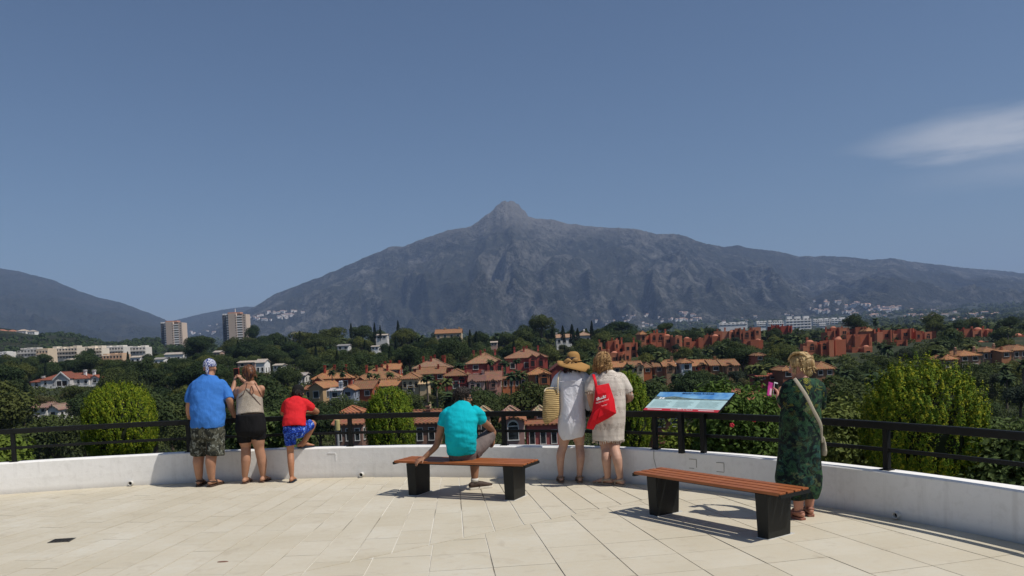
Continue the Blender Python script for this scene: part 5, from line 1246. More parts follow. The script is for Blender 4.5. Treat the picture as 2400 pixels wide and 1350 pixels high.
# ================================================================ SHRUBS BEHIND THE WALL
def thuja(label, px, ytop, ybot, wpx, Y, mat, nplume, plen, seed, spiky=0.0, nleaf=16000, leaf=0.016):
    rs_ = np.random.RandomState(seed); tp = at(px, ytop, Y); R0 = wpx * Y / FPX / 2; bot = at(px, ybot, Y)
    zb = min(bot.z, tp.z - 1.2); cz = zb + (tp.z - zb) * 0.48; hz_ = (tp.z - zb) / 2
    th = thing('clipped_conifer', label, 'bush', (tp.x, Y, zb - 0.2), 0, 'clipped golden conifers behind the wall')
    core = MB(); core.ell((tp.x, Y, cz), (R0 * 0.88, R0 * 0.88, hz_ * 0.92), None, 24, 14); core.build('dark_core', plain('conifer_core_shade', (0.012, 0.018, 0.006), 0.95, 0.3, 12), th)  # added solid core blocks see-through, dark colour stands in for shade between plumes
    lob = []
    for k in range(nplume):
        d = rs_.normal(size=3); d /= np.linalg.norm(d); d[2] = d[2] if d[2] > -0.75 else -d[2]
        d = np.sign(d) * np.abs(d) ** 0.86
        sh = rs_.uniform(0.88, 1.0 + spiky * 0.05) * (1 + 0.05 * mnoise.noise(Vector(d * 2.6 + seed)))
        q = np.array((tp.x, Y, cz)) + d * np.array((R0, R0, hz_)) * sh; L = plen * rs_.uniform(0.7, 1.3) * (1 + spiky * max(0, d[2]) * rs_.choice([0, 0, 0.5, 1.3]))
        lob.append((q[0], q[1], q[2] - plen * 0.3, L * 0.38, L * 0.38, L, d[0], d[1], d[2]))
    P, N = [], []; per = nleaf // nplume
    for l_ in lob:
        d = rs_.normal(size=(per, 3)); d /= np.linalg.norm(d, axis=1, keepdims=True); w_ = np.where(d[:, 2] > 0, 1 - 0.75 * d[:, 2], 1.0)
        P.append(np.array(l_[:3]) + np.outer(d[:, 2] * l_[5] * 0.3, np.array((l_[6], l_[7], 0))) + d * np.array(l_[3:6]) * np.stack([w_, w_, 1 + 0 * w_], 1) * rs_.uniform(0.8, 1.05, per)[:, None]); N.append(d * np.array((1, 1, 0.5)) * 0.8 + np.array((l_[6], l_[7], l_[8])) * 0.6 + rs_.normal(size=(per, 3)) * 0.22)
    v_, f = leaf_arr(np.concatenate(P), np.concatenate(N), leaf, rs_, 1.0)
    me = np_mesh('foliage', [(v_, f, 0)], [mat]); me.transform(mw(th).inverted()); link('foliage', me, th)
    b = MB(); b.tube([(tp.x, Y, zt(tp.x, Y) - 0.3), (tp.x + 0.03, Y, cz)], [0.07, 0.05], 8); b.build('stem', M_bark, th)
thuja('smooth rounded golden green conifer bush behind the railing on the left', 276, 897, 1085, 156, 13.0, LM['thuja'], 900, 0.10, 1, 0, 70000, 0.0115)
thuja('egg shaped green conifer bush behind the railing left of the seated man', 911, 906, 1100, 112, 12.6, LM['thujad'], 760, 0.10, 2, 0, 52000, 0.0115)
thuja('green conifer bush partly hidden behind the two women in white', 1470, 872, 1090, 94, 11.8, LM['thujad'], 640, 0.10, 3, 0, 44000, 0.0115)
thuja('big shaggy golden conifer bush with upright tips on the right', 2164, 868, 1140, 252, 9.0, LM['thujag'], 520, 0.16, 4, 0.6, 120000, 0.0115)
def leafbush(label, name, px0, px1, ytop, ybot, Y, D, mat, n, size, seed, flowers=0):
    rs_ = np.random.RandomState(seed); A, B = at(px0, ybot, Y), at(px1, ybot, Y); H = at((px0 + px1) / 2, ytop, Y).z - A.z
    th = thing(name, label, 'bush', ((A.x + B.x) / 2, Y, A.z)); m_ = n; W_ = B.x - A.x
    lob = [(A.x + W_ * rs_.uniform(0.08, 0.92), Y + rs_.uniform(-D / 2, D / 2), A.z + H * rs_.uniform(0.15, 0.75), 0.30 * rs_.uniform(0.8, 1.5), 0.3, 0.34 * rs_.uniform(0.8, 1.4)) for _ in range(int(10 + W_ * 12))]
    P, N = lobes_pts(lob, m_, rs_, 0.55); v_, f = leaf_arr(P, N, size, rs_, 1.0)
    me = np_mesh('foliage', [(v_, f, 0)], [mat]); me.transform(mw(th).inverted()); link('foliage', me, th)
    b = MB()
    for l_ in lob[::2]: b.tube([(l_[0], l_[1], zt(l_[0], l_[1]) - 0.2), (l_[0] + 0.05, l_[1], l_[2])], [0.022, 0.01], 5)
    b.build('stems', M_bark, th)
    for k in range(flowers):
        q = lob[k % len(lob)]; c_ = Vector((q[0], q[1] - q[4] * 1.0, q[2] + q[5] * 0.5)); b = MB()
        for j in range(5):
            a = j * 1.256; e_ = c_ + Vector((math.cos(a) * 0.018, -0.02, math.sin(a) * 0.018)); b.ell(e_, (0.016, 0.006, 0.016), None, 8, 5)
        b.build('flower', plain('red_petals', (0.6, 0.03, 0.05), 0.6), th, smooth=True)
    return th
leafbush('bright leafy hibiscus bush behind the railing left of the woman in green', 'hibiscus_bush', 1640, 1830, 900, 1100, 11.2, 0.9, LM['hib'], 9000, 0.04, 11, 2)
leafbush('dark leafy hedge behind the railing right of the woman in green', 'oleander_hedge', 1890, 2080, 930, 1150, 11.0, 1.0, LM['hedge'], 8000, 0.042, 12)
leafbush('dark leafy hedge behind the railing at the right edge', 'oleander_hedge', 2270, 2480, 985, 1200, 8.6, 0.8, LM['hedge'], 8000, 0.038, 13)
leafbush('small leafy shrub between the panel legs and the hibiscus', 'leafy_shrub', 1560, 1650, 1005, 1100, 11.6, 0.6, LM['hib'], 2500, 0.035, 14, 1)
leafbush('green leafy shrub behind the railing at the far left', 'leafy_shrub', -60, 60, 1020, 1120, 14.5, 1.0, LM['hib'], 3500, 0.05, 15)
leafbush('sprawling shrub behind the railing right of the boy in red', 'leafy_shrub', 560, 720, 960, 1090, 17, 1.2, LM['hedge'], 6000, 0.06, 16)
# dry grass on the bank
rs_ = np.random.RandomState(8); n = 9000; px_ = rs_.uniform(20, 560, n); Y_ = rs_.uniform(13.2, 24, n); P = np.array([(lambda q: (q.x, y, zt(q.x, y)))(at(a, 1000, y)) for a, y in zip(px_, Y_)])
h_ = rs_.uniform(0.12, 0.4, n)[:, None]; d_ = rs_.normal(size=(n, 3)) * 0.25; d_[:, 2] = 1; sd = rs_.normal(size=(n, 3)); sd[:, 2] = 0; sd /= np.linalg.norm(sd, axis=1, keepdims=True)
q = np.stack([P - sd * 0.012, P + sd * 0.012, P + d_ * h_], 1).reshape(-1, 3)
tag(link('dry_grass', np_mesh('dry_grass', [(q, np.arange(n * 3).reshape(-1, 3), 0)], [LM['dry']])), 'dry straw coloured grass on the bank behind the wall', 'grass', kind='stuff')
pts, sz = [], []
for k in range(420):
    px = random.uniform(-80, 2480); Y = random.uniform(15, 48); X = at(px, 1000, Y).x; pts.append((X, Y, zt(X, Y) - 0.2)); sz.append(random.uniform(0.4, 1.0))
tag(clumps('bank_scrub', pts, sz, 120, LM['olive'], 0.085, 6), 'low grey green scrub on the bank below the terrace', 'scrub', kind='stuff')
# lamp post seen through the railing
p0 = at(790, 984, 24); lp = thing('lamp_post', 'slim grey post with yellowish cylinder lamp seen through the railing', 'lamp post', (p0.x, 24, zt(p0.x, 24)))
b = MB(); b.tube([(p0.x, 24, zt(p0.x, 24) - 0.3), (p0.x, 24, p0.z - 0.3)], [0.045, 0.04], 10, cap='flat'); b.build('pole', plain('galvanised', (0.3, 0.3, 0.29), 0.5), lp)
b = MB(); b.tube([(p0.x, 24, p0.z - 0.32), (p0.x, 24, p0.z)], [0.078, 0.078], 14, cap='flat'); bevel(b.build('lamp_head', plain('yellow_plastic', (0.5, 0.42, 0.18), 0.5), lp), 0.01)
# ================================================================ PEOPLE
Z1 = lambda x, y, Y: at(380 + x * 0.25926, 820 + y * 0.25926, Y)
Z2 = lambda x, y, Y: at(900 + x * 0.2519, 860 + y * 0.2519, Y)
Z3 = lambda x, y, Y: at(1220 + x * 0.27397, 800 + y * 0.27397, Y)
Z4 = lambda x, y, Y: at(1460 + x * 0.37037, 800 + y * 0.37037, Y)
def V3(*a): return Vector(a)
def loft(mb, Zf, k, rings, side=(1, 0, 0), n=28, cap='flat', sub=4, power=2.3):
    """rings: picture x, y, half width (picture units), half depth (m), distance"""
    P = [Zf(x, y, Y) for x, y, hw, dp, Y in rings]; Q = [(hw * k * Y / FPX, dp) for x, y, hw, dp, Y in rings]
    mb.tube(P, Q, n, side, sub, cap, power); return mb
def limb(mb, P, Rr, sub=5, n=16, cap='round'): mb.tube(P, Rr, n, None, sub, cap); return mb
def hand(S, wrist, d, nrm, thumb, curl=0.5, sc=1.0):
    """palm and five bent fingers; d runs along the hand, nrm is the back of the hand, thumb points to the thumb side"""
    d = d.normalized(); nrm = (nrm - d * nrm.dot(d)).normalized(); th = d.cross(nrm).normalized()
    if th.dot(thumb) < 0: th = -th
    S.tube([wrist - d * 0.015, wrist + d * 0.03 * sc, wrist + d * 0.085 * sc], [(0.024 * sc, 0.018 * sc), (0.036 * sc, 0.016 * sc), (0.04 * sc, 0.0135 * sc)], 14, th, 3)
    for i, (o, L) in enumerate(((0.031, 0.068), (0.0105, 0.077), (-0.0105, 0.071), (-0.031, 0.055))):
        p = wrist + d * 0.082 * sc + th * o * sc; a = 0.15; pts = [p - d * 0.012]
        for j, q in enumerate((0.45, 0.32, 0.23)):
            a += curl * (0.75 + 0.12 * i) * (0.8 if j else 0.5)
            p = p + (d * math.cos(a) - nrm * math.sin(a)) * L * q * sc; pts.append(p)
        S.tube(pts, [0.0092 * sc, 0.0086 * sc, 0.0078 * sc, 0.0068 * sc], 8, None, 2)
    p = wrist + d * 0.03 * sc + th * 0.026 * sc; t_ = (d * 0.72 + th * 0.62 - nrm * 0.25).normalized(); p2 = p + t_ * 0.042 * sc; p3 = p2 + (t_ * 0.75 + d * 0.3 - nrm * curl * 0.4).normalized() * 0.03 * sc
    S.tube([p, p2, p3], [0.0125 * sc, 0.0105 * sc, 0.0085 * sc], 8, None, 2)
def foot(S, ank, hd, L=0.245, z0=0.016, w=1.0):
    hd = V3(hd[0], hd[1], 0).normalized(); sd = V3(hd.y, -hd.x, 0); b = V3(ank.x, ank.y, z0)
    S.tube([b - hd * 0.045 + V3(0, 0, 0.03), b + V3(0, 0, 0.036), b + hd * (L * 0.34) + V3(0, 0, 0.032), b + hd * (L * 0.56) + V3(0, 0, 0.02), b + hd * (L * 0.74) + V3(0, 0, 0.014)],
           [(0.031 * w, 0.028), (0.034 * w, 0.034), (0.04 * w, 0.03), (0.046 * w, 0.019), (0.04 * w, 0.012)], 14, sd, 3)
    S.tube([ank + V3(0, 0, 0.04), b + hd * 0.02 + V3(0, 0, 0.035)], [0.036 * w, 0.034 * w], 12)
    for i in range(5):
        o = (-2 + i) * 0.0165 * w; q = b + hd * (L * (0.74 - 0.012 * abs(i - 1) * 1.2)) + sd * o + V3(0, 0, 0.012)
        S.tube([q, q + hd * 0.03 + V3(0, 0, -0.001)], [0.0105, 0.008], 7)
    return b, hd, sd
def sole(parent, name, b, hd, sd, mat, L=0.265, w=0.048, z0=0.0, th=0.016, strap=None, smat=None, kind='thong'):
    out = []
    for t_, q in ((-0.065, 0.55), (-0.045, 0.72), (0.0, 0.8), (0.08, 0.82), (0.14, 1.0), (0.175, 0.92), (0.195, 0.62)): out.append((t_ * L / 0.245, q * w))
    poly = [b + hd * a - sd * q for a, q in out] + [b + hd * a + sd * q for a, q in reversed(out)]
    mb = MB(); mb.prism([(p.x, p.y, z0 + 0.001) for p in poly], (0, 0, th)); o = bevel(mb.build(name, mat, parent), 0.004)
    s_ = MB(); zz = z0 + th
    if kind == 'thong':
        tip = b + hd * (L * 0.58); tip = V3(tip.x, tip.y, zz + 0.02)
        for sg in (-1, 1):
            e = b + hd * (L * 0.12) + sd * sg * w * 0.9; s_.tube([tip, (tip + V3(e.x, e.y, zz)) / 2 + V3(0, 0, 0.035), V3(e.x, e.y, zz)], [(0.008, 0.004)] * 3, 6, None, 4)
    else:
        for t_, hgt in ((L * 0.5, 0.04), (L * 0.2, 0.075)):
            c = b + hd * t_; s_.tube([c - sd * w * 0.95 + V3(0, 0, zz - c.z), c - sd * w * 0.6 + V3(0, 0, zz - c.z + hgt * 0.8), c + V3(0, 0, zz - c.z + hgt), c + sd * w * 0.6 + V3(0, 0, zz - c.z + hgt * 0.8), c + sd * w * 0.95 + V3(0, 0, zz - c.z)], [(0.013, 0.004)] * 5, 6, hd, 3)
        c = b - hd * 0.045; s_.tube([b + hd * 0.03 - sd * w + V3(0, 0, zz + 0.04 - b.z), c - sd * w * 0.6 + V3(0, 0, zz + 0.05 - b.z), c - hd * 0.015 + V3(0, 0, zz + 0.055 - b.z), c + sd * w * 0.6 + V3(0, 0, zz + 0.05 - b.z), b + hd * 0.03 + sd * w + V3(0, 0, zz + 0.04 - b.z)], [(0.004, 0.011)] * 5, 6, None, 3)
    s_.build('strap', smat or mat, o, smooth=True)
    return o
def head(S, c, f, sz=1.0, ear=True):
    f = f.normalized(); rt = f.cross(V3(0, 0, 1)).normalized(); up = rt.cross(f); M = Matrix((rt, f, up)).transposed()
    L = lambda x, y, z: c + M @ V3(x, y, z) * sz
    S.ell(L(0, -0.012, 0.025), (0.074 * sz, 0.094 * sz, 0.09 * sz), M, 22, 14)
    S.ell(L(0, 0.022, -0.045), (0.056 * sz, 0.062 * sz, 0.072 * sz), M, 18, 12)
    S.ell(L(0, 0.058, -0.092), (0.026 * sz, 0.024 * sz, 0.02 * sz), M, 12, 8)
    S.tube([L(0, 0.078, 0.02), L(0, 0.098, -0.018), L(0, 0.102, -0.03)], [0.009 * sz, 0.012 * sz, 0.014 * sz], 10)
    S.ell(L(0, 0.078, 0.028), (0.045 * sz, 0.012 * sz, 0.012 * sz), M, 12, 8)
    if ear:
        for s_ in (-1, 1): S.ell(L(s_ * 0.077, -0.012, -0.012), (0.011 * sz, 0.02 * sz, 0.032 * sz), M, 10, 8)
    return M, L
def face(th, L, M, sz=1.0):
    b = MB()
    for s_ in (-1, 1): 
        b = MB(); b.ell(L(s_ * 0.031, 0.078, 0.008), (0.012 * sz, 0.008 * sz, 0.008 * sz), M, 10, 7); e = b.build('eye', M_eye, th, smooth=True)
        b = MB(); b.ell(L(s_ * 0.031, 0.0845, 0.008), (0.0055 * sz, 0.003 * sz, 0.0055 * sz), M, 8, 6); b.build('iris', M_iris, e, smooth=True)
    b = MB(); b.ell(L(0, 0.0825, -0.064), (0.022 * sz, 0.008 * sz, 0.0065 * sz), M, 12, 7); b.build('lips', M_lip, th, smooth=True)
M_eye = plain('eye_white', (0.7, 0.68, 0.65), 0.3); M_iris = plain('iris_dark', (0.03, 0.02, 0.015), 0.3); M_lip = plain('lips', (0.36, 0.12, 0.1), 0.5)
def hair_mat(name, c0, c1):
    t = NT(name, 0.5, 0.35); n = t.noise(40, 3, t.co((1, 1, 0.2))); t.col(t.ramp(n, [(0.35, c0), (0.65, c1)])); t.bump(t.noise(180, 2, t.co((1, 1, 0.15))), 0.5, 0.003); return t.m
def strands(mb, L, f, n, length, r, seed, curl=0.0, down=1.0, cover=lambda d: d[2] > -0.2, sz=1.0, tmin=0.6):
    """hair locks: root on the skull, slide down over it and hang"""
    rs_ = random.Random(seed); k = 0
    while k < n:
        d = V3(rs_.gauss(0, 1), rs_.gauss(0, 1), rs_.gauss(0.3, 1)).normalized()
        if not cover(d): continue
        k += 1; ph = rs_.uniform(0, 6.28); pts = []; ln = length * rs_.uniform(tmin, 1.15); q = d.copy(); gap = rs_.uniform(1.02, 1.16)
        hang = V3(d.x, d.y, 0); hang = hang.normalized() if hang.length > 0.1 else V3(0, -1, 0)
        steps = 8; z = 0; cur = None
        for j in range(steps):
            w_ = curl * math.sin(ph + j * 1.7); w2 = curl * math.cos(ph * 1.3 + j * 1.7)
            if cur is None or q.z > -0.15:
                p = V3(q.x * 0.08, q.y * 0.1 - 0.01, q.z * 0.098 + 0.026) * gap; q = (q + hang * 0.16 - V3(0, 0, 0.30 * down * ln / 0.2)).normalized() if q.z > -0.1 else q; cur = p
            else: cur = cur + V3(hang.x * 0.004, hang.y * 0.004, -ln / steps); p = cur
            pts.append(L(p.x + w_ * 0.6, p.y + w2 * 0.6, p.z + w_ * 0.3)); 
            if q.z <= -0.1: z += ln / steps
        mb.tube(pts, [r * (1 - 0.07 * j) for j in range(len(pts))], 5, None, 1, 'flat')
    return mb
def snap(objs, Zf, pts, n=10, lift=0.003):
    T_ = []
    for o in objs:
        M_ = mw(o.parent); T_.append(BVHTree.FromPolygons([M_ @ v.co for v in o.data.vertices], [q.vertices[:] for q in o.data.polygons]))
    out = []
    for (a, b) in zip(pts, pts[1:]):
        for k in range(n): out.append((a[0] + (b[0] - a[0]) * k / n, a[1] + (b[1] - a[1]) * k / n))
    out.append(pts[-1]); res = []; C_ = V3(0, 0, HC)
    for x, y in out:
        d = (Zf(x, y, 10.0) - C_).normalized(); h = [q.ray_cast(C_, d) for q in T_]; h = [q for q in h if q[0] is not None]
        if h: q = min(h, key=lambda q: q[3]); res.append(q[0] - d * lift)
    return res
def tshirt_person(label, loc): return thing('person', label, 'person', loc)
SK_TAN = skin('skin_tan', (0.40, 0.205, 0.125)); SK_DARK = skin('skin_brown', (0.31, 0.15, 0.085)); SK_PALE = skin('skin_pale', (0.50, 0.29, 0.205)); SK_BOY = skin('skin_boy', (0.40, 0.18, 0.095)); SK_RED = skin('skin_sunburnt', (0.47, 0.22, 0.15))
K1, K2, K3, K4 = 0.25926, 0.2519, 0.27397, 0.37037
UP = V3(0, 0, 1); FW = V3(0, 1, 0)

# ---------- man in the blue shirt
def man_blue():
    la = Z1(336, 1165, 10.84); ra = Z1(448, 1172, 10.76); la.z = ra.z = 0.085
    th = tshirt_person('broad man in blue T-shirt, camouflage shorts and patterned bandana leaning on the railing', ((la.x + ra.x) / 2, 10.8, 0))
    S = MB()
    M, L = head(S, Z1(434, 165, 11.0), V3(0.03, 1, -0.06), 1.03)
    S.tube([Z1(430, 270, 10.95), Z1(433, 205, 10.98)], [0.068, 0.058], 16)
    loft(S, Z1, K1, [(412, 720, 115, 0.13, 10.8), (412, 600, 118, 0.14, 10.83), (412, 420, 120, 0.13, 10.9), (420, 320, 105, 0.10, 10.94), (428, 272, 50, 0.07, 10.96)], cap='round')
    rz = 0.925
    for pts, hd_ in (([Z1(295, 330, 10.94), Z1(252, 470, 10.92), Z1(244, 560, 11.02), None], -1), ([Z1(560, 330, 10.94), Z1(604, 445, 10.9), Z1(628, 530, 11.0), None], 1)):
        w = Z1(250 if hd_ < 0 else 655, 632 if hd_ < 0 else 612, 11.2); w.z = max(w.z, 0.905); pts[3] = w
        limb(S, pts, [0.055, 0.05, 0.045, 0.03]); hand(S, w, V3(0.1 * hd_, 1, -0.05), V3(0, -0.3, 1), V3(-hd_, 0, 0), 0.9, 1.05)
    for a, hx, hy, kx, ky in ((la, 352, 760, 338, 930), (ra, 470, 760, 450, 940)):
        kn = Z1(kx, ky, a.y + 0.0); limb(S, [Z1(hx, hy, 10.82), kn, V3((kn.x + a.x) / 2, a.y - 0.03, 0.33), a + V3(0, 0, 0.02)], [0.105, 0.072, 0.072, 0.043])
    lf = foot(S, la, (-0.12, 1, 0), 0.26, 0.022, 1.1); rf = foot(S, ra, (0.28, 1, 0), 0.26, 0.022, 1.1)
    flesh(S, 'body', SK_TAN, th, 0.0085, 5); face(th, L, M, 1.03)
    T = MB(); loft(T, Z1, K1, [(414, 695, 150, 0.185, 10.8), (412, 640, 150, 0.185, 10.8), (412, 560, 150, 0.195, 10.83), (410, 460, 150, 0.19, 10.88), (413, 370, 156, 0.175, 10.92), (420, 305, 142, 0.15, 10.95), (426, 262, 100, 0.115, 10.965), (430, 232, 62, 0.085, 10.975)])
    limb(T, [Z1(345, 305, 10.95), Z1(300, 335, 10.95), Z1(268, 400, 10.94), Z1(252, 478, 10.92)], [0.07, 0.082, 0.08, 0.074], cap='flat'); limb(T, [Z1(505, 305, 10.95), Z1(550, 335, 10.95), Z1(582, 390, 10.93), Z1(600, 448, 10.9)], [0.07, 0.082, 0.08, 0.074], cap='flat')
    flesh(T, 'shirt', fabric('blue_cotton', (0.045, 0.17, 0.50)), th, 0.0095, 7, 0.015, (7, 7, 8), 1)
    t = NT('camouflage', 0.9, 0.1); a = t.noise(13, 3, None, 0.8); b_ = t.noise(19, 2, t.co((1, 1.3, 1), rot=(1, 2, 0)), 1.0)
    c = t.mix(t.ramp(a, [(0.5, 0.0), (0.53, 1.0)]), (0.028, 0.03, 0.025), (0.075, 0.075, 0.055)); c = t.mix(t.ramp(b_, [(0.57, 0.0), (0.6, 1.0)]), c, (0.20, 0.21, 0.18)); t.col(c); t.bump(t.noise(14, 3), 0.4, 0.02)
    P = MB(); loft(P, Z1, K1, [(412, 660, 140, 0.17, 10.8), (412, 740, 152, 0.18, 10.8), (412, 800, 150, 0.165, 10.8)])
    limb(P, [Z1(345, 760, 10.81), Z1(334, 880, 10.82), Z1(330, 958, 10.82)], [0.122, 0.118, 0.112], cap='flat'); limb(P, [Z1(478, 760, 10.81), Z1(484, 880, 10.78), Z1(482, 955, 10.77)], [0.122, 0.124, 0.118], cap='flat')
    flesh(P, 'shorts', t.m, th, 0.011, 5, 0.012, (8, 8, 5), 4)
    t = NT('bandana_print', 0.85, 0.15); v_ = t.vor(46); t.col(t.mix(t.ramp(v_, [(0.30, 1.0), (0.36, 0.0), (0.52, 0.0), (0.58, 1.0)]), (0.62, 0.64, 0.7), (0.03, 0.05, 0.2)))
    B = MB(); B.ell(L(0, -0.014, 0.035), (0.083 * 1.03, 0.104 * 1.03, 0.096 * 1.03), M, 22, 14, -12); B.tube([L(0, -0.1, 0.0), L(0.012, -0.125, -0.045), L(0.02, -0.122, -0.085)], [(0.022, 0.012), (0.026, 0.008), (0.014, 0.006)], 10, None, 3); B.ell(L(0, -0.108, -0.005), (0.024, 0.018, 0.02), M)
    flesh(B, 'bandana', t.m, th, 0.006, 3, 0.003, (30, 30, 30))
    ml = plain('sandal_leather', (0.05, 0.03, 0.022), 0.6, 0.3, 40)
    for f in (lf, rf): sole(th, 'sandal', f[0], f[1], f[2], ml, 0.285, 0.056, 0, 0.022, None, ml, 'strap')
man_blue()

# ---------- woman in the tank top
def woman_tank():
    la = Z1(750, 1165, 10.9); ra = Z1(912, 1155, 10.95); la.z = ra.z = 0.075
    th = tshirt_person('woman in beige halter top and black shorts raising a phone to take a picture', ((la.x + ra.x) / 2, 10.92, 0))
    S = MB(); M, L = head(S, Z1(785, 220, 11.02), V3(-0.45, 1, 0.05), 0.95)
    S.tube([Z1(800, 320, 10.95), Z1(795, 262, 10.98)], [0.06, 0.048], 14)
    loft(S, Z1, K1, [(800, 690, 95, 0.09, 10.9), (795, 640, 105, 0.11, 10.9), (790, 540, 104, 0.11, 10.93), (790, 430, 112, 0.115, 10.95), (795, 360, 112, 0.10, 10.95), (798, 315, 60, 0.07, 10.95)], cap='round')
    ph = Z1(672, 212, 11.32)
    w1 = Z1(655, 292, 11.24); limb(S, [Z1(690, 365, 10.97), Z1(622, 432, 11.05), Z1(636, 370, 11.16), w1], [0.055, 0.044, 0.038, 0.026]); hand(S, w1, (ph + V3(-0.02, 0, -0.01)) - w1, V3(-0.6, -0.8, 0), V3(1, 0, 0.2), 0.7, 0.9)
    w2 = Z1(712, 262, 11.22); limb(S, [Z1(895, 352, 10.97), Z1(880, 420, 11.2), Z1(790, 330, 11.26), w2], [0.053, 0.042, 0.036, 0.026]); hand(S, w2, Z1(690, 205, 11.32) - w2, V3(0.7, -0.7, 0), V3(-1, 0, 0.3), 0.6, 0.9)
    for a, hx, kx, ky, cx, cy in ((la, 745, 757, 880, 757, 1000), (ra, 862, 878, 890, 903, 1010)):
        kn = Z1(kx, ky, 10.93); limb(S, [Z1(hx, 740, 10.91), Z1((hx + kx) / 2, 830, 10.92), kn, Z1(cx, cy, a.y - 0.01), a + V3(0, 0, 0.03)], [0.098, 0.086, 0.066, 0.066, 0.038])
    lf = foot(S, la, (0.02, 1, 0), 0.235, 0.016); rf = foot(S, ra, (0.1, 1, 0), 0.235, 0.016)
    body = flesh(S, 'body', SK_TAN, th, 0.008, 5); face(th, L, M, 0.95)
    T = MB(); loft(T, Z1, K1, [(795, 590, 122, 0.15, 10.91), (792, 540, 120, 0.14, 10.93), (788, 460, 118, 0.13, 10.95), (792, 410, 112, 0.125, 10.955), (800, 365, 78, 0.112, 10.955), (802, 335, 52, 0.095, 10.95)])
    pass
    t = NT('beige_sequin', 0.6, 0.4); n1 = t.vor(150); n2 = t.noise(60, 3); t.col(t.mix(n2, (0.24, 0.19, 0.14), (0.5, 0.44, 0.36))); t.bump(n1, 0.6, 0.004)
    top = flesh(T, 'halter_top', t.m, th, 0.0095, 4, 0.007, (9, 9, 5), 7)
    mtrim = plain('dark_trim', (0.09, 0.05, 0.04), 0.8)
    b = MB()
    for pts in (((695, 432), (735, 400), (758, 345), (768, 300)), ((905, 430), (880, 380), (845, 318), (838, 300)), ((762, 360), (830, 430), (888, 498)), ((806, 330), (792, 385), (812, 408), (826, 375), (812, 330))):
        q = snap([body, top], Z1, pts, 8)
        if len(q) > 2: b.tube(q, [0.0055] * len(q), 6)
    b.build('trim', mtrim, top, smooth=True)
    q = snap([body, top], Z1, ((808, 338), (797, 382), (811, 402), (823, 375), (815, 338)), 1, 0.004)
    b = MB(); b.add(q, [tuple(range(len(q)))]); b.build('keyhole_opening', SK_TAN, top)
    P = MB(); loft(P, Z1, K1, [(797, 578, 122, 0.155, 10.9), (800, 650, 134, 0.165, 10.9), (803, 720, 140, 0.165, 10.9), (806, 765, 118, 0.14, 10.91)])
    limb(P, [Z1(745, 700, 10.91), Z1(748, 780, 10.92), Z1(752, 832, 10.93)], [0.112, 0.105, 0.098], cap='flat'); limb(P, [Z1(862, 700, 10.91), Z1(868, 760, 10.92), Z1(872, 806, 10.93)], [0.112, 0.108, 0.1], cap='flat')
    flesh(P, 'shorts', fabric('black_cotton', (0.01, 0.01, 0.011)), th, 0.011, 5, 0.008, (9, 9, 5), 2)
    H = MB(); H.ell(L(0, -0.025, 0.04), (0.081, 0.098, 0.094), M, 20, 12); H.ell(L(0.01, -0.115, 0.02), (0.05, 0.04, 0.06), M); H.ell(L(0.0, -0.09, -0.06), (0.055, 0.045, 0.06), M)
    strands(H, L, FW, 170, 0.06, 0.006, 3, 0.004, 0.6, lambda d: d[1] < 0.35 and d[2] > -0.3)
    for k in range(26):
        a = k * 0.24 * math.pi; H.tube([L(0.01 + 0.045 * math.cos(a), -0.115 + 0.01 * math.sin(k), 0.02 + 0.055 * math.sin(a)), L(0.01, -0.155, 0.025 + 0.012 * math.cos(k)), L(0.01 - 0.04 * math.cos(a), -0.12, 0.02 - 0.05 * math.sin(a))], [0.007, 0.009, 0.006], 5, None, 3)
    H.build('hair', hair_mat('brown_hair', (0.035, 0.014, 0.008), (0.19, 0.075, 0.03)), th, smooth=True)
    b = MB(); b.ell(L(0.012, -0.145, -0.01), (0.016, 0.022, 0.05), M); b.build('hair_clip', plain('clip', (0.03, 0.012, 0.01), 0.3), th, smooth=True)
    ml = plain('flip_flop_brown', (0.10, 0.06, 0.045), 0.7)
    for f in (lf, rf): sole(th, 'flip_flop', f[0], f[1], f[2], ml, 0.255, 0.046, 0, 0.014)
    p = thing('phone', 'red cased phone held up by the woman in the tank top', 'phone', ph)
    for nm, sz, mat_, off in (('case', (0.074, 0.011, 0.142), plain('red_case', (0.35, 0.04, 0.03), 0.5), (0, 0, 0)), ('screen', (0.064, 0.002, 0.13), plain('dark_screen', (0.01, 0.01, 0.012), 0.15), (0, -0.0065, 0))):
        b = MB(); b.box(off, sz); o = bevel(b.build(nm, mat_, p, local=True), 0.003); 
    p.rotation_euler = (0, 0, 0.1)
woman_tank()

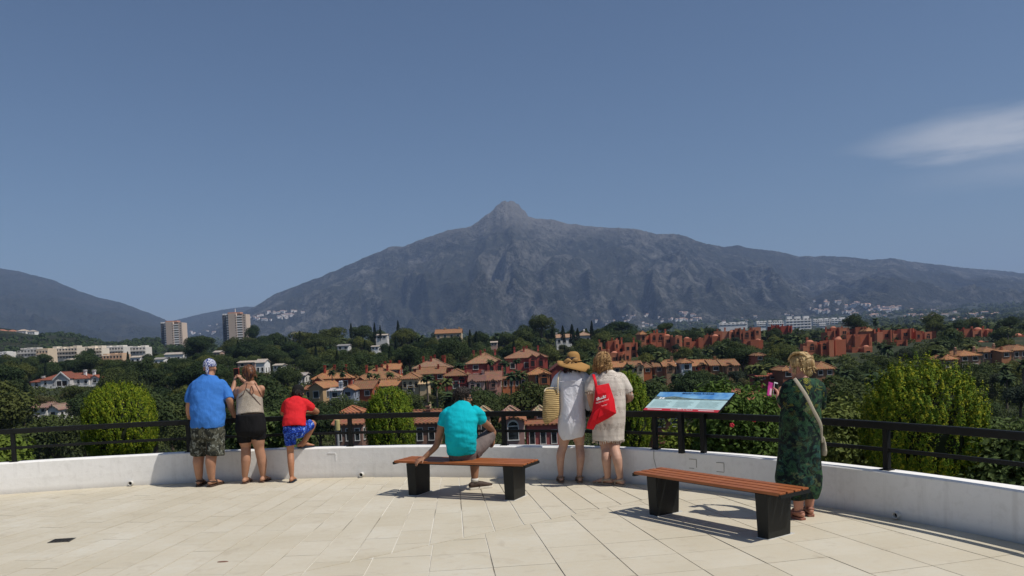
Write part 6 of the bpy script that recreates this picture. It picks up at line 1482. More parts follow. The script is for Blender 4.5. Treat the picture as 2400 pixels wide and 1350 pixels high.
# ---------- boy in red
def boy():
    la = Z1(1172, 1172, 10.83); la.z = 0.068
    rw = wall_at(-2.95, 11.1, 0.05)[0]
    ra = Z1(1262, 868, 11.14); zf = 0.43
    th = tshirt_person('boy in red T-shirt, blue swim shorts and black cap with one foot on the wall', (la.x, 10.85, 0))
    S = MB(); M, L = head(S, Z1(1232, 392, 11.12), V3(0.05, 1, -0.25), 0.9)
    S.tube([Z1(1215, 465, 11.02), Z1(1225, 425, 11.08)], [0.05, 0.042], 14)
    loft(S, Z1, K1, [(1195, 700, 72, 0.075, 10.89), (1195, 640, 80, 0.095, 10.9), (1205, 540, 88, 0.1, 10.97), (1215, 480, 82, 0.085, 11.02), (1217, 455, 45, 0.06, 11.03)], cap='round')
    e = Z1(1402, 588, 11.2); w = Z1(1312, 592, 11.27); w.z = max(w.z, 0.91); e.z = max(e.z, 0.915)
    limb(S, [Z1(1305, 480, 11.02), Z1(1360, 528, 11.1), e, w], [0.042, 0.038, 0.033, 0.022]); hand(S, w, V3(-1, 0.15, 0.1), V3(0, -0.2, 1), V3(0, 1, 0), 0.5, 0.78)
    e2 = Z1(1090, 575, 11.15); w2 = Z1(1180, 600, 11.28); w2.z = max(w2.z, 0.91)
    limb(S, [Z1(1125, 480, 11.02), Z1(1100, 530, 11.08), e2, w2], [0.042, 0.038, 0.033, 0.022]); hand(S, w2, V3(1, 0.1, 0.0), V3(0, -0.2, 1), V3(0, 1, 0), 0.5, 0.78)
    limb(S, [Z1(1158, 730, 10.88), Z1(1160, 850, 10.88), Z1(1160, 925, 10.9), Z1(1165, 1020, 10.84), la + V3(0, 0, 0.02)], [0.07, 0.055, 0.047, 0.046, 0.029])
    kn = Z1(1362, 668, 11.16); limb(S, [Z1(1235, 735, 10.92), Z1(1310, 695, 11.06), kn, Z1(1322, 760, 11.15), ra], [0.07, 0.06, 0.05, 0.044, 0.029])
    lf = foot(S, la, (-0.05, 1, 0), 0.205, 0.014, 0.85)
    rf = foot(S, ra, (0.75, 0.6, 0), 0.205, zf + 0.012, 0.85)
    flesh(S, 'body', SK_BOY, th, 0.0075, 4); face(th, L, M, 0.9)
    T = MB(); loft(T, Z1, K1, [(1195, 692, 106, 0.125, 10.87), (1196, 640, 102, 0.125, 10.89), (1202, 560, 98, 0.12, 10.95), (1212, 495, 97, 0.105, 11.0), (1215, 462, 76, 0.085, 11.02), (1220, 438, 44, 0.06, 11.05)])
    limb(T, [Z1(1262, 470, 11.01), Z1(1290, 482, 11.01), Z1(1330, 505, 11.05), Z1(1358, 528, 11.09)], [0.06, 0.066, 0.062, 0.055], cap='flat'); limb(T, [Z1(1165, 470, 11.01), Z1(1140, 482, 11.01), Z1(1116, 515, 11.05), Z1(1104, 548, 11.1)], [0.06, 0.066, 0.06, 0.055], cap='flat')
    flesh(T, 'shirt', fabric('red_cotton', (0.62, 0.022, 0.028)), th, 0.0085, 6, 0.0095, (8, 8, 10), 3)
    t = NT('swim_print', 0.8, 0.2); n1 = t.noise(26, 3, None, 1.6); t.col(t.ramp(n1, [(0.42, (0.008, 0.02, 0.12)), (0.52, (0.012, 0.05, 0.42)), (0.62, (0.05, 0.16, 0.62)), (0.66, (0.3, 0.4, 0.6))])); t.bump(t.noise(16, 3), 0.3, 0.02)
    P = MB(); loft(P, Z1, K1, [(1196, 680, 98, 0.115, 10.88), (1196, 740, 100, 0.12, 10.88), (1198, 785, 80, 0.095, 10.89)])
    limb(P, [Z1(1160, 725, 10.88), Z1(1160, 800, 10.88), Z1(1166, 862, 10.88)], [0.088, 0.082, 0.075], cap='flat'); limb(P, [Z1(1232, 730, 10.92), Z1(1300, 690, 11.06), Z1(1345, 668, 11.13)], [0.092, 0.084, 0.072], cap='flat')
    flesh(P, 'swim_shorts', t.m, th, 0.0095, 4, 0.009, (10, 10, 8), 5)
    H = MB(); H.ell(L(0, -0.018, 0.02), (0.078, 0.098, 0.088), M, 20, 12); strands(H, L, FW, 60, 0.05, 0.006, 5, 0.002, 0.6, lambda d: d[1] < 0.1 and d[2] < 0.3); H.build('hair', hair_mat('black_hair', (0.008, 0.006, 0.005), (0.03, 0.02, 0.015)), th, smooth=True)
    mc = fabric('black_cap', (0.012, 0.012, 0.012)); C_ = MB(); C_.ell(L(0, -0.012, 0.04), (0.082, 0.102, 0.088), M, 22, 12, -8); C_.ell(L(0, -0.012, 0.13), (0.008, 0.008, 0.006), M, 8, 5); flesh(C_, 'cap', mc, th, 0.006, 2)
    b = MB(); b.tube([L(-0.06, -0.09, 0.012), L(0, -0.115, 0.008), L(0.06, -0.09, 0.012)], [(0.004, 0.012)] * 3, 8, UP, 3); b.build('cap_strap', plain('cap_strap', (0.02, 0.02, 0.02), 0.6), th)
    v_ = MB(); n = 12; arc = [(0.075 * math.sin(a), 0.08 + 0.085 * math.cos(a)) for a in np.linspace(-1.35, 1.35, n)]
    v_.prism([L(x, y, 0.026 - 0.015 * (abs(x) / 0.075) ** 2) for x, y in arc], (0, 0, 0.004)); v_.build('cap_visor', mc, th)
    text_mesh('sport', plain('cap_thread', (0.2, 0.17, 0.12), 0.8), th, 'cap_lettering', L(-0.02, -0.12, 0.016), M @ V3(1, 0, 0), M @ V3(0, 0, 1), 0.016) if False else None
    md = plain('flip_flop_navy', (0.012, 0.022, 0.04), 0.6)
    sole(th, 'flip_flop', lf[0], lf[1], lf[2], md, 0.225, 0.042, 0, 0.012); sole(th, 'flip_flop', rf[0], rf[1], rf[2], md, 0.235, 0.044, zf - 0.004, 0.014)
boy()

# ---------- seated man
def man_seated():
    hipc = G(1086, 1078, 0.43); hipc.z = 0.0
    th = tshirt_person('man in turquoise T-shirt and grey shorts sitting on the bench with legs crossed', (hipc.x, hipc.y, 0.422))
    Yh = 9.36; S = MB()
    M, L = head(S, Z2(738, 290, 9.46), V3(1, 0.42, -0.02), 1.0)
    S.tube([Z2(735, 395, 9.4), Z2(738, 340, 9.43)], [0.062, 0.056], 16)
    loft(S, Z2, K2, [(728, 815, 92, 0.08, 9.38), (725, 760, 105, 0.10, 9.35), (722, 650, 115, 0.12, 9.31), (715, 540, 116, 0.12, 9.32), (722, 460, 105, 0.10, 9.36), (735, 395, 50, 0.07, 9.4)], cap='round')
    w = G(994, 1073, 0.462); limb(S, [Z2(600, 455, 9.36), Z2(543, 545, 9.36), Z2(508, 660, 9.38), Z2(482, 740, (9.38 + w.y) / 2), w], [0.058, 0.05, 0.042, 0.037, 0.027]); hand(S, w, V3(-0.85, -0.75, -0.30), V3(-0.2, -0.3, 1), V3(0.6, -0.6, 0), 0.55, 1.02)
    kn = Z2(1000, 612, 9.78)
    w2 = Z2(1020, 655, 9.9); limb(S, [Z2(850, 450, 9.38), Z2(912, 500, 9.45), Z2(985, 565, 9.62), Z2(1010, 600, 9.78), w2], [0.058, 0.05, 0.042, 0.035, 0.027]); hand(S, w2, V3(-0.05, 0.4, -0.8), V3(1, 0.3, 0), V3(-0.3, -1, 0), 0.8, 1.0)
    limb(S, [Z2(815, 800, 9.45), Z2(900, 720, 9.58), kn, Z2(940, 730, 9.86), Z2(870, 780, 9.86)], [0.085, 0.078, 0.062, 0.055, 0.04])
    ak = Z2(845, 1078, 9.72); ak.z = 0.105; lk = Z2(842, 850, 9.78); lk.z = 0.44
    limb(S, [Z2(690, 815, 9.46), V3(lk.x - 0.05, 9.62, 0.5), lk, V3(lk.x, 9.74, 0.3), ak + V3(0, 0, 0.02)], [0.085, 0.078, 0.062, 0.06, 0.04])
    hd_ = V3(0.86, 0.45, 0)
    lf = foot(S, ak, hd_, 0.25, 0.024, 1.0)
    # crossed foot resting over the other knee
    a2 = Z2(862, 785, 9.88); S.tube([a2, a2 + V3(-0.06, 0.0, 0.0), a2 + V3(-0.15, 0.04, -0.01)], [0.04, 0.04, 0.03], 12)
    flesh(S, 'body', SK_DARK, th, 0.008, 5); face(th, L, M)
    T = MB(); loft(T, Z2, K2, [(725, 812, 132, 0.145, 9.34), (722, 770, 140, 0.155, 9.335), (716, 680, 148, 0.16, 9.30), (712, 580, 150, 0.16, 9.29), (716, 490, 156, 0.15, 9.32), (726, 425, 148, 0.13, 9.36), (736, 378, 96, 0.10, 9.39), (742, 348, 56, 0.075, 9.42)])
    limb(T, [Z2(640, 415, 9.37), Z2(598, 445, 9.36), Z2(562, 500, 9.36), Z2(545, 548, 9.36)], [0.075, 0.086, 0.077, 0.066], cap='flat'); limb(T, [Z2(815, 405, 9.38), Z2(858, 432, 9.37), Z2(892, 470, 9.41), Z2(914, 503, 9.45)], [0.075, 0.086, 0.077, 0.066], cap='flat')
    flesh(T, 'shirt', fabric('turquoise_cotton', (0.004, 0.43, 0.50)), th, 0.0085, 6, 0.0095, (7, 7, 14), 9)
    P = MB(); loft(P, Z2, K2, [(728, 858, 128, 0.13, 9.37), (730, 800, 132, 0.135, 9.36), (730, 760, 128, 0.13, 9.35)])
    limb(P, [Z2(810, 800, 9.42), Z2(900, 718, 9.56), Z2(985, 632, 9.72)], [0.108, 0.1, 0.082], cap='flat'); q = V3(lk.x - 0.02, 9.72, 0.47); limb(P, [Z2(690, 815, 9.42), V3(lk.x - 0.06, 9.6, 0.51), q], [0.108, 0.1, 0.085], cap='flat')
    flesh(P, 'shorts', fabric('grey_brown_cotton', (0.155, 0.125, 0.118)), th, 0.0095, 4, 0.011, (9, 9, 9), 11)
    H = MB(); H.ell(L(0, -0.022, 0.04), (0.083, 0.103, 0.096), M, 20, 12); H.ell(L(0, -0.065, -0.015), (0.07, 0.045, 0.05), M)
    strands(H, L, FW, 320, 0.022, 0.0065, 8, 0.009, 0.5, lambda d: d[1] < 0.45 and d[2] > -0.45, tmin=0.5)
    H.build('hair', hair_mat('dark_hair', (0.006, 0.004, 0.003), (0.028, 0.017, 0.012)), th, smooth=True)
    B = MB(); B.ell(L(0, 0.03, -0.085), (0.056, 0.06, 0.045), M, 16, 10); flesh(B, 'beard', hair_mat('stubble', (0.06, 0.03, 0.02), (0.12, 0.06, 0.04)), th, 0.006, 2)
    mg = plain('sunglasses_black', (0.01, 0.01, 0.01), 0.15, spec=0.6); b = MB()
    for s_ in (-1, 1):
        b.ell(L(s_ * 0.034, 0.092, 0.01), (0.029, 0.006, 0.02), M, 14, 8); b.tube([L(s_ * 0.062, 0.088, 0.016), L(s_ * 0.08, 0.03, 0.012), L(s_ * 0.08, -0.01, 0.002)], [0.0035] * 3, 6)
    b.tube([L(-0.01, 0.1, 0.012), L(0.01, 0.1, 0.012)], [0.003] * 2, 6); b.build('sunglasses', mg, th, smooth=True)
    ms = plain('shoe_brown', (0.055, 0.035, 0.026), 0.7, 0.3, 30); mw_ = plain('shoe_sole', (0.6, 0.56, 0.48), 0.7)
    b0, h0, s0 = lf; U = MB(); U.tube([V3(b0.x, b0.y, 0.055) - h0 * 0.05, V3(b0.x, b0.y, 0.062), V3(b0.x, b0.y, 0.055) + h0 * 0.09, V3(b0.x, b0.y, 0.042) + h0 * 0.17, V3(b0.x, b0.y, 0.036) + h0 * 0.215], [(0.038, 0.036), (0.043, 0.046), (0.046, 0.036), (0.048, 0.024), (0.036, 0.018)], 16, s0, 4); sh = flesh(U, 'shoe', ms, th, 0.006, 3)
    sole(th, 'shoe_sole', V3(b0.x, b0.y, 0), h0, s0, mw_, 0.29, 0.054, 0, 0.026, None, ms)
    b = MB(); b.tube([ak + V3(0, 0, -0.012), ak + V3(0, 0, 0.03)], [0.047, 0.045], 14, cap='flat'); b.build('sock', plain('white_sock', (0.6, 0.58, 0.54), 0.9), th, smooth=True)
man_seated()

# ---------- woman in the straw hat
def woman_hat():
    la = Z3(345, 1160, 9.96); ra = Z3(505, 1165, 9.9); la.z = ra.z = 0.085
    th = tshirt_person('woman in straw sun hat and white shirt dress with her back turned', ((la.x + ra.x) / 2, 9.93, 0))
    S = MB(); M, L = head(S, Z3(440, 200, 9.98), V3(0.05, 1, 0.0), 0.95)
    S.tube([Z3(440, 320, 9.93), Z3(440, 262, 9.95)], [0.052, 0.046], 14)
    loft(S, Z3, K3, [(435, 760, 100, 0.12, 9.93), (435, 650, 105, 0.13, 9.92), (438, 500, 100, 0.115, 9.93), (440, 380, 110, 0.11, 9.94), (440, 310, 95, 0.085, 9.94), (440, 285, 45, 0.06, 9.94)], cap='round')
    w = Z3(590, 592, 10.05); limb(S, [Z3(548, 330, 9.94), Z3(572, 450, 9.93), w], [0.048, 0.04, 0.025]); hand(S, w, V3(-0.15, 0.2, -1), V3(1, -0.2, 0), V3(0, 1, 0), 0.7, 0.9)
    w = Z3(262, 470, 10.06); limb(S, [Z3(325, 330, 9.94), Z3(288, 430, 9.98), w], [0.048, 0.04, 0.026]); hand(S, w, V3(0.2, 0.9, -0.2), V3(-0.5, 0, 1), V3(0, 0, 1), 0.7, 0.9)
    for a, hx, kx, ky, cx, cy in ((la, 380, 365, 895, 342, 985), (ra, 492, 506, 895, 513, 1000)):
        limb(S, [Z3(hx, 740, 9.93), Z3((hx + kx) / 2, 830, 9.94), Z3(kx, ky, 9.95), Z3(cx, cy, a.y - 0.02), a + V3(0, 0, 0.02)], [0.088, 0.074, 0.055, 0.054, 0.032])
    lf = foot(S, la, (-0.05, 1, 0), 0.235, 0.018, 0.95); rf = foot(S, ra, (0.0, 1, 0), 0.235, 0.018, 0.95)
    flesh(S, 'body', SK_PALE, th, 0.008, 5); face(th, L, M, 0.95)
    ml = fabric('white_linen', (0.70, 0.70, 0.74), 0.04, fold=0.6)
    T = MB(); loft(T, Z3, K3, [(450, 825, 96, 0.13, 9.92), (440, 770, 116, 0.155, 9.92), (440, 690, 121, 0.16, 9.91), (438, 580, 116, 0.145, 9.92), (438, 450, 118, 0.14, 9.93), (440, 350, 122, 0.13, 9.94), (442, 300, 112, 0.11, 9.94), (442, 270, 62, 0.085, 9.94), (440, 252, 40, 0.07, 9.94)])
    limb(T, [Z3(500, 295, 9.94), Z3(538, 318, 9.94), Z3(562, 420, 9.93), Z3(576, 510, 9.97), Z3(587, 575, 10.02)], [0.07, 0.078, 0.066, 0.058, 0.05], cap='flat'); limb(T, [Z3(380, 295, 9.94), Z3(338, 318, 9.94), Z3(298, 400, 9.97), Z3(272, 455, 10.03)], [0.07, 0.078, 0.066, 0.058], cap='flat')
    dr = flesh(T, 'shirt_dress', ml, th, 0.0095, 5, 0.012, (9, 9, 3.2), 13)
    b = MB(); b.tube([Z3(x, y, 9.795) for x, y in ((335, 345), (440, 338), (550, 345))], [(0.0035, 0.003)] * 3, 6, None, 4); b.build('yoke_seam', ml, dr)
    H = MB(); H.ell(L(0, -0.03, 0.02), (0.08, 0.095, 0.095), M, 18, 10); strands(H, L, FW, 200, 0.13, 0.007, 21, 0.006, 1.0, lambda d: d[1] < 0.3 and d[2] > -0.5, 0.95); H.build('hair', hair_mat('dark_hair_wavy', (0.008, 0.006, 0.008), (0.035, 0.022, 0.02)), th, smooth=True)
    # hat: crown and a wavy brim
    t = NT('straw_hat', 0.8, 0.2); w_ = t.wave(60, t.co((1, 1, 1)), 1.5, 'Z'); n1 = t.noise(90, 3); t.col(t.mix(t.math('ADD', t.math('MULTIPLY', w_, 0.5), t.math('MULTIPLY', n1, 0.5)), (0.26, 0.13, 0.04), (0.48, 0.28, 0.10))); t.bump(w_, 0.5, 0.003)
    hc = Z3(452, 178, 9.97); b = MB(); nu = 48; vs = []; k_ = 1.0
    prof = [(0.0, 0.135), (0.035, 0.132), (0.062, 0.118), (0.078, 0.092), (0.085, 0.05), (0.089, 0.0), (0.12, -0.012), (0.165, -0.03), (0.205, -0.05)]
    for j, (r_, z_) in enumerate(prof):
        for i in range(nu):
            a = 2 * math.pi * i / nu; rr = r_; zz = z_
            if r_ > 0.09:
                q = (r_ - 0.089) / 0.116; ca = math.cos(a)
                zz += q * (0.075 * max(0, -ca) ** 1.5 - 0.02 * max(0, ca)) - q * 0.05 * max(0, -math.sin(a)) + q * 0.018 * math.sin(3 * a + 0.6)
                rr *= 1 + 0.05 * q * math.sin(2 * a)
            vs.append(hc + V3(rr * math.cos(a), rr * math.sin(a) * 1.05, zz) + V3(-0.0, 0, 0))
    m_ = len(vs); th_ = 0.0035
    fs = [(j * nu + i, (j + 1) * nu + i, (j + 1) * nu + (i + 1) % nu, j * nu + (i + 1) % nu) for j in range(len(prof) - 1) for i in range(nu)]
    b.add(vs, fs); o = b.build('sun_hat', t.m, th, smooth=True); so_ = o.modifiers.new('s', 'SOLIDIFY'); so_.thickness = 0.004
    rb = plain('hat_ribbon', (0.40, 0.23, 0.085), 0.7, 0.15, 40); b = MB(); pts = [hc + V3(0.092 * math.cos(a), 0.097 * math.sin(a), 0.016) for a in np.linspace(0, 2 * math.pi, 25)]
    b.tube(pts, [(0.003, 0.016)] * 25, 8, UP, 1, 'flat'); bc = hc + V3(-0.03, -0.102, 0.012)
    for s_ in (-1, 1):
        b.tube([bc, bc + V3(s_ * 0.04, -0.012, 0.018), bc + V3(s_ * 0.078, -0.004, 0.004 + 0.012 * s_)], [(0.006, 0.008), (0.008, 0.024), (0.004, 0.026)], 10, FW, 4)
        b.tube([bc, bc + V3(s_ * 0.03, -0.015, -0.03), bc + V3(s_ * 0.055, -0.02, -0.05)], [(0.004, 0.008), (0.004, 0.014), (0.003, 0.016)], 8, FW, 3)
    b.ell(bc, (0.012, 0.01, 0.014)); b.build('ribbon_bow', rb, o, smooth=True)
    ms = plain('sandal_tan', (0.24, 0.15, 0.09), 0.6)
    for f in (lf, rf): sole(th, 'sandal', f[0], f[1], f[2], ms, 0.255, 0.046, 0, 0.02, None, ms, 'strap')
    # dark phone in her right hand
    p = Z3(573, 602, 10.0); ph = thing('phone', 'dark phone in the lowered right hand of the woman in the straw hat', 'phone', p, 0.5)
    b = MB(); b.box((0, 0, 0), (0.07, 0.01, 0.13)); bevel(b.build('case', plain('black_case', (0.012, 0.014, 0.014), 0.4), ph, local=True), 0.004); b = MB(); b.box((0, 0.0062, 0), (0.06, 0.002, 0.12)); b.build('screen', plain('dark_screen', (0.01, 0.01, 0.012), 0.15), ph, local=True)
    # straw bag
    t = NT('woven_straw', 0.85, 0.2); wv = t.wave(13.5, t.co((1, 1, 1)), 1.2, 'Z'); n1 = t.noise(120, 3); c = t.mix(n1, (0.46, 0.32, 0.13), (0.64, 0.48, 0.24)); c = t.mix(t.ramp(wv, [(0.68, 0.0), (0.9, 0.9)]), c, (0.22, 0.13, 0.045)); t.col(c); t.bump(t.math('ADD', wv, t.math('MULTIPLY', n1, 0.6)), 0.7, 0.008)
    bc = Z3(262, 545, 9.84); bg = thing('straw_bag', 'striped woven straw shoulder bag hanging at the hat woman\'s left side', 'bag', bc)
    B = MB(); loft(B, Z3, K3, [(258, 690, 40, 0.05, 9.84), (250, 665, 62, 0.06, 9.84), (258, 600, 74, 0.07, 9.84), (262, 520, 70, 0.065, 9.84), (264, 450, 68, 0.05, 9.84), (264, 412, 68, 0.035, 9.84)]); flesh(B, 'bag_body', t.m, bg, 0.009, 4, 0.006, (10, 10, 10), 3)
    rp = plain('rope', (0.62, 0.52, 0.36), 0.9, 0.15, 60); b = MB(); b.tube([Z3(318, 440, 9.80), Z3(320, 340, 9.80), Z3(332, 268, 9.88), Z3(345, 255, 9.95), Z3(330, 300, 10.05)], [0.009] * 5, 8, None, 5); b.tube([Z3(205, 428, 9.8), Z3(225, 402, 9.82), Z3(300, 398, 9.82), Z3(325, 405, 9.82)], [0.008] * 4, 8, None, 4); b.build('strap', rp, bg, smooth=True)
woman_hat()

# ---------- woman with the red bag
def woman_bag():
    la = Z3(747, 1205, 9.66); ra = Z3(852, 1170, 9.56); la.z = ra.z = 0.085
    th = tshirt_person('woman with curly blonde hair in cream crochet dress carrying a red bag', ((la.x + ra.x) / 2, 9.75, 0))
    S = MB(); M, L = head(S, Z3(700, 190, 9.8), V3(0.05, 1, -0.05), 0.98)
    S.tube([Z3(715, 300, 9.75), Z3(705, 250, 9.77)], [0.06, 0.054], 14)
    loft(S, Z3, K3, [(755, 760, 118, 0.14, 9.75), (755, 650, 122, 0.15, 9.73), (755, 500, 120, 0.13, 9.74), (748, 380, 122, 0.125, 9.75), (735, 305, 100, 0.1, 9.76), (722, 280, 50, 0.07, 9.76)], cap='round')
    w = Z3(875, 515, 9.98); limb(S, [Z3(868, 340, 9.76), Z3(918, 430, 9.76), Z3(936, 482, 9.8), Z3(905, 505, 9.9), w], [0.056, 0.05, 0.045, 0.038, 0.027]); hand(S, w, V3(-0.5, 0.85, 0.1), V3(0.3, -0.1, 1), V3(-0.7, -0.3, 0), 0.7, 0.95)
    w = Z3(618, 585, 9.9); limb(S, [Z3(612, 340, 9.76), Z3(598, 440, 9.73), Z3(605, 520, 9.8), w], [0.055, 0.048, 0.042, 0.026]); hand(S, w, V3(0.3, 0.5, -0.6), V3(-1, 0, 0.2), V3(0, 1, 0), 0.8, 0.95)
    for a, hx, kx, ky, cx, cy in ((la, 715, 735, 930, 735, 1010), (ra, 808, 806, 915, 828, 1010)):
        limb(S, [Z3(hx, 760, 9.75), Z3((hx + kx) / 2, 850, 9.75), Z3(kx, ky, (a.y + 9.75) / 2), Z3(cx, cy, a.y - 0.02), a + V3(0, 0, 0.02)], [0.1, 0.08, 0.062, 0.06, 0.037])
    lf = foot(S, la, (-0.75, 0.65, 0), 0.24, 0.018, 1.0); rf = foot(S, ra, (-0.45, 0.85, 0), 0.24, 0.018, 1.0)
    flesh(S, 'body', SK_PALE, th, 0.008, 5); face(th, L, M, 0.98)
    t = NT('cream_crochet', 0.9, 0.15); sx_ = t.n('ShaderNodeSeparateXYZ'); t.l(t.co(), sx_.inputs[0]); z_ = sx_.outputs[2]
    dots = t.vor(62, None, 'F1', 'Distance', 0.25); band = t.math('MULTIPLY', t.ramp(t.wave(1.55, None, 0.0, 'Z'), [(0.62, 0.0), (0.72, 1.0)]), t.ramp(dots, [(0.25, 1.0), (0.42, 0.0)]))
    net = t.noise(150, 3); c = t.mix(net, (0.52, 0.45, 0.38), (0.70, 0.64, 0.57)); c = t.mix(t.math('MULTIPLY', band, 0.9), c, (0.2, 0.145, 0.11)); c = t.mix(t.math('MULTIPLY', t.ramp(t.wave(2.9, None, 0.2, 'Z'), [(0.8, 0.0), (0.9, 1.0)]), 0.22), c, (0.33, 0.27, 0.22)); t.col(c); t.bump(t.math('ADD', t.math('MULTIPLY', t.noise(14, 3, t.co((1, 1, 0.4))), 1.0), t.math('MULTIPLY', dots, 0.35)), 0.5, 0.015)
    T = MB(); loft(T, Z3, K3, [(752, 848, 134, 0.165, 9.75), (752, 780, 136, 0.165, 9.75), (757, 690, 136, 0.165, 9.74), (760, 600, 138, 0.16, 9.73), (758, 480, 136, 0.15, 9.74), (752, 390, 140, 0.145, 9.75), (742, 325, 128, 0.13, 9.76), (728, 282, 78, 0.1, 9.76), (718, 262, 48, 0.08, 9.765)])
    limb(T, [Z3(810, 305, 9.76), Z3(848, 335, 9.76), Z3(890, 390, 9.76), Z3(912, 442, 9.76)], [0.08, 0.094, 0.088, 0.082], cap='flat'); limb(T, [Z3(670, 305, 9.76), Z3(634, 330, 9.76), Z3(606, 385, 9.75), Z3(598, 434, 9.74)], [0.08, 0.088, 0.078, 0.072], cap='flat')
    dr = flesh(T, 'crochet_dress', t.m, th, 0.0095, 5, 0.010, (9, 9, 3.5), 17)
    b = MB(); fm = plain('fringe_thread', (0.6, 0.52, 0.43), 0.9)
    for k in range(44):
        a = 2 * math.pi * k / 44; c_ = Z3(752, 850, 9.75); p = c_ + V3(0.192 * math.cos(a), 0.158 * math.sin(a), 0.012); b.tube([p, p + V3(0.004 * math.sin(k * 3), 0, -0.03 - 0.012 * math.sin(k * 7))], [0.0035, 0.006], 5, None, 1, 'flat')
    for cx, cy, Y, R_ in ((912, 440, 9.76, 0.078), (598, 434, 9.74, 0.068)):
        for k in range(18):
            a = 2 * math.pi * k / 18; c_ = Z3(cx, cy, Y); p = c_ + V3(R_ * math.cos(a) * 0.9, R_ * math.sin(a), 0.006 - 0.02 * math.cos(a) * (1 if cx > 700 else -0.3)); b.tube([p, p + V3(0, 0, -0.03)], [0.003, 0.0055], 5, None, 1, 'flat')
    b.build('fringe', fm, dr, smooth=True)
    H = MB(); H.ell(L(0, -0.022, 0.035), (0.1, 0.108, 0.108), M, 20, 12); H.ell(L(0, -0.05, -0.05), (0.1, 0.065, 0.075), M)
    strands(H, L, FW, 620, 0.095, 0.0085, 31, 0.034, 0.6, lambda d: d[1] < 0.55 and d[2] > -0.7, 1.08, 0.35)
    H.build('hair', hair_mat('curly_blonde_hair', (0.11, 0.05, 0.018), (0.50, 0.30, 0.12)), th, smooth=True)
    ms = plain('sandal_pale', (0.34, 0.27, 0.2), 0.6)
    for f in (lf, rf): sole(th, 'sandal', f[0], f[1], f[2], ms, 0.26, 0.048, 0, 0.02, None, ms, 'strap')
    # red bag on her back, under the left shoulder
    Yb = 9.50; mr = fabric('red_bag_cloth', (0.66, 0.012, 0.022), 0.06, 700, 0.25, 0.6)
    bc = Z3(700, 540, Yb); bag = thing('tote_bag', 'bright red cloth tote bag with white print slung over the curly haired woman\'s shoulder', 'bag', bc)
    out = [(640, 382), (755, 358), (778, 425), (803, 500), (819, 616), (760, 655), (690, 692), (645, 715), (624, 757), (563, 745), (575, 690), (608, 615), (628, 500)]
    cen = (690, 560); vs = []; n = len(out)
    P0 = [Z3(x, y, Yb + 0.03) for x, y in out]; P1 = [Z3(cen[0] + (x - cen[0]) * 0.98, cen[1] + (y - cen[1]) * 0.98, Yb - 0.005) for x, y in out]; P2 = [Z3(cen[0] + (x - cen[0]) * 0.6, cen[1] + (y - cen[1]) * 0.6, Yb - 0.055 - 0.012 * math.sin(i * 2.1)) for i, (x, y) in enumerate(out)]; P3 = [Z3(*cen, Yb - 0.065)]
    B = MB(); B.add(P0 + P1 + P2 + P3, [(i, (i + 1) % n, n + (i + 1) % n, n + i) for i in range(n)] + [(n + i, n + (i + 1) % n, 2 * n + (i + 1) % n, 2 * n + i) for i in range(n)] + [(2 * n + i, 2 * n + (i + 1) % n, 3 * n) for i in range(n)] + [tuple(reversed(range(n)))])
    o = B.build('bag_body', mr, bag); 
    b = MB(); b.tube([Z3(650, 400, Yb - 0.01), Z3(640, 345, Yb), Z3(628, 300, Yb + 0.06), Z3(622, 283, Yb + 0.2), Z3(615, 300, Yb + 0.34), Z3(612, 380, Yb + 0.36)], [(0.017, 0.0035)] * 6, 8, V3(1, 0, 0), 5); b.build('strap', mr, bag, smooth=True)
    mt = plain('white_print', (0.75, 0.72, 0.7), 0.6)
    A0, A1 = Z3(646, 522, Yb - 0.07), Z3(735, 494, Yb - 0.07); X = (A1 - A0).normalized(); Yv = V3(-X.z, 0, X.x); 
    text_mesh('multinacional', mt, bag, 'lettering', Z3(646, 535, Yb - 0.072), X, Yv, 0.03); text_mesh('la mejor', mt, bag, 'lettering', Z3(697, 556, Yb - 0.072), X, Yv, 0.02)
    b = MB(); q = Z3(652, 507, Yb - 0.072); b.prism([q, q + X * 0.115, q + X * 0.115 + Yv * 0.012, q + Yv * 0.012], (0, 0.004, 0)); b.build('print_bar', mt, bag)
    for k, (dx, r_) in enumerate(((0.0, 0.006), (0.022, 0.014), (0.055, 0.005), (0.085, 0.013), (0.108, 0.008))):
        b = MB(); q = Z3(652, 490, Yb - 0.072) + X * dx; b.prism([q + X * r_ * math.cos(a) + Yv * r_ * math.sin(a) for a in np.linspace(0, 5.24, 6)], (0, 0.004, 0)); b.build('print_emblem', mt, bag)
woman_bag()

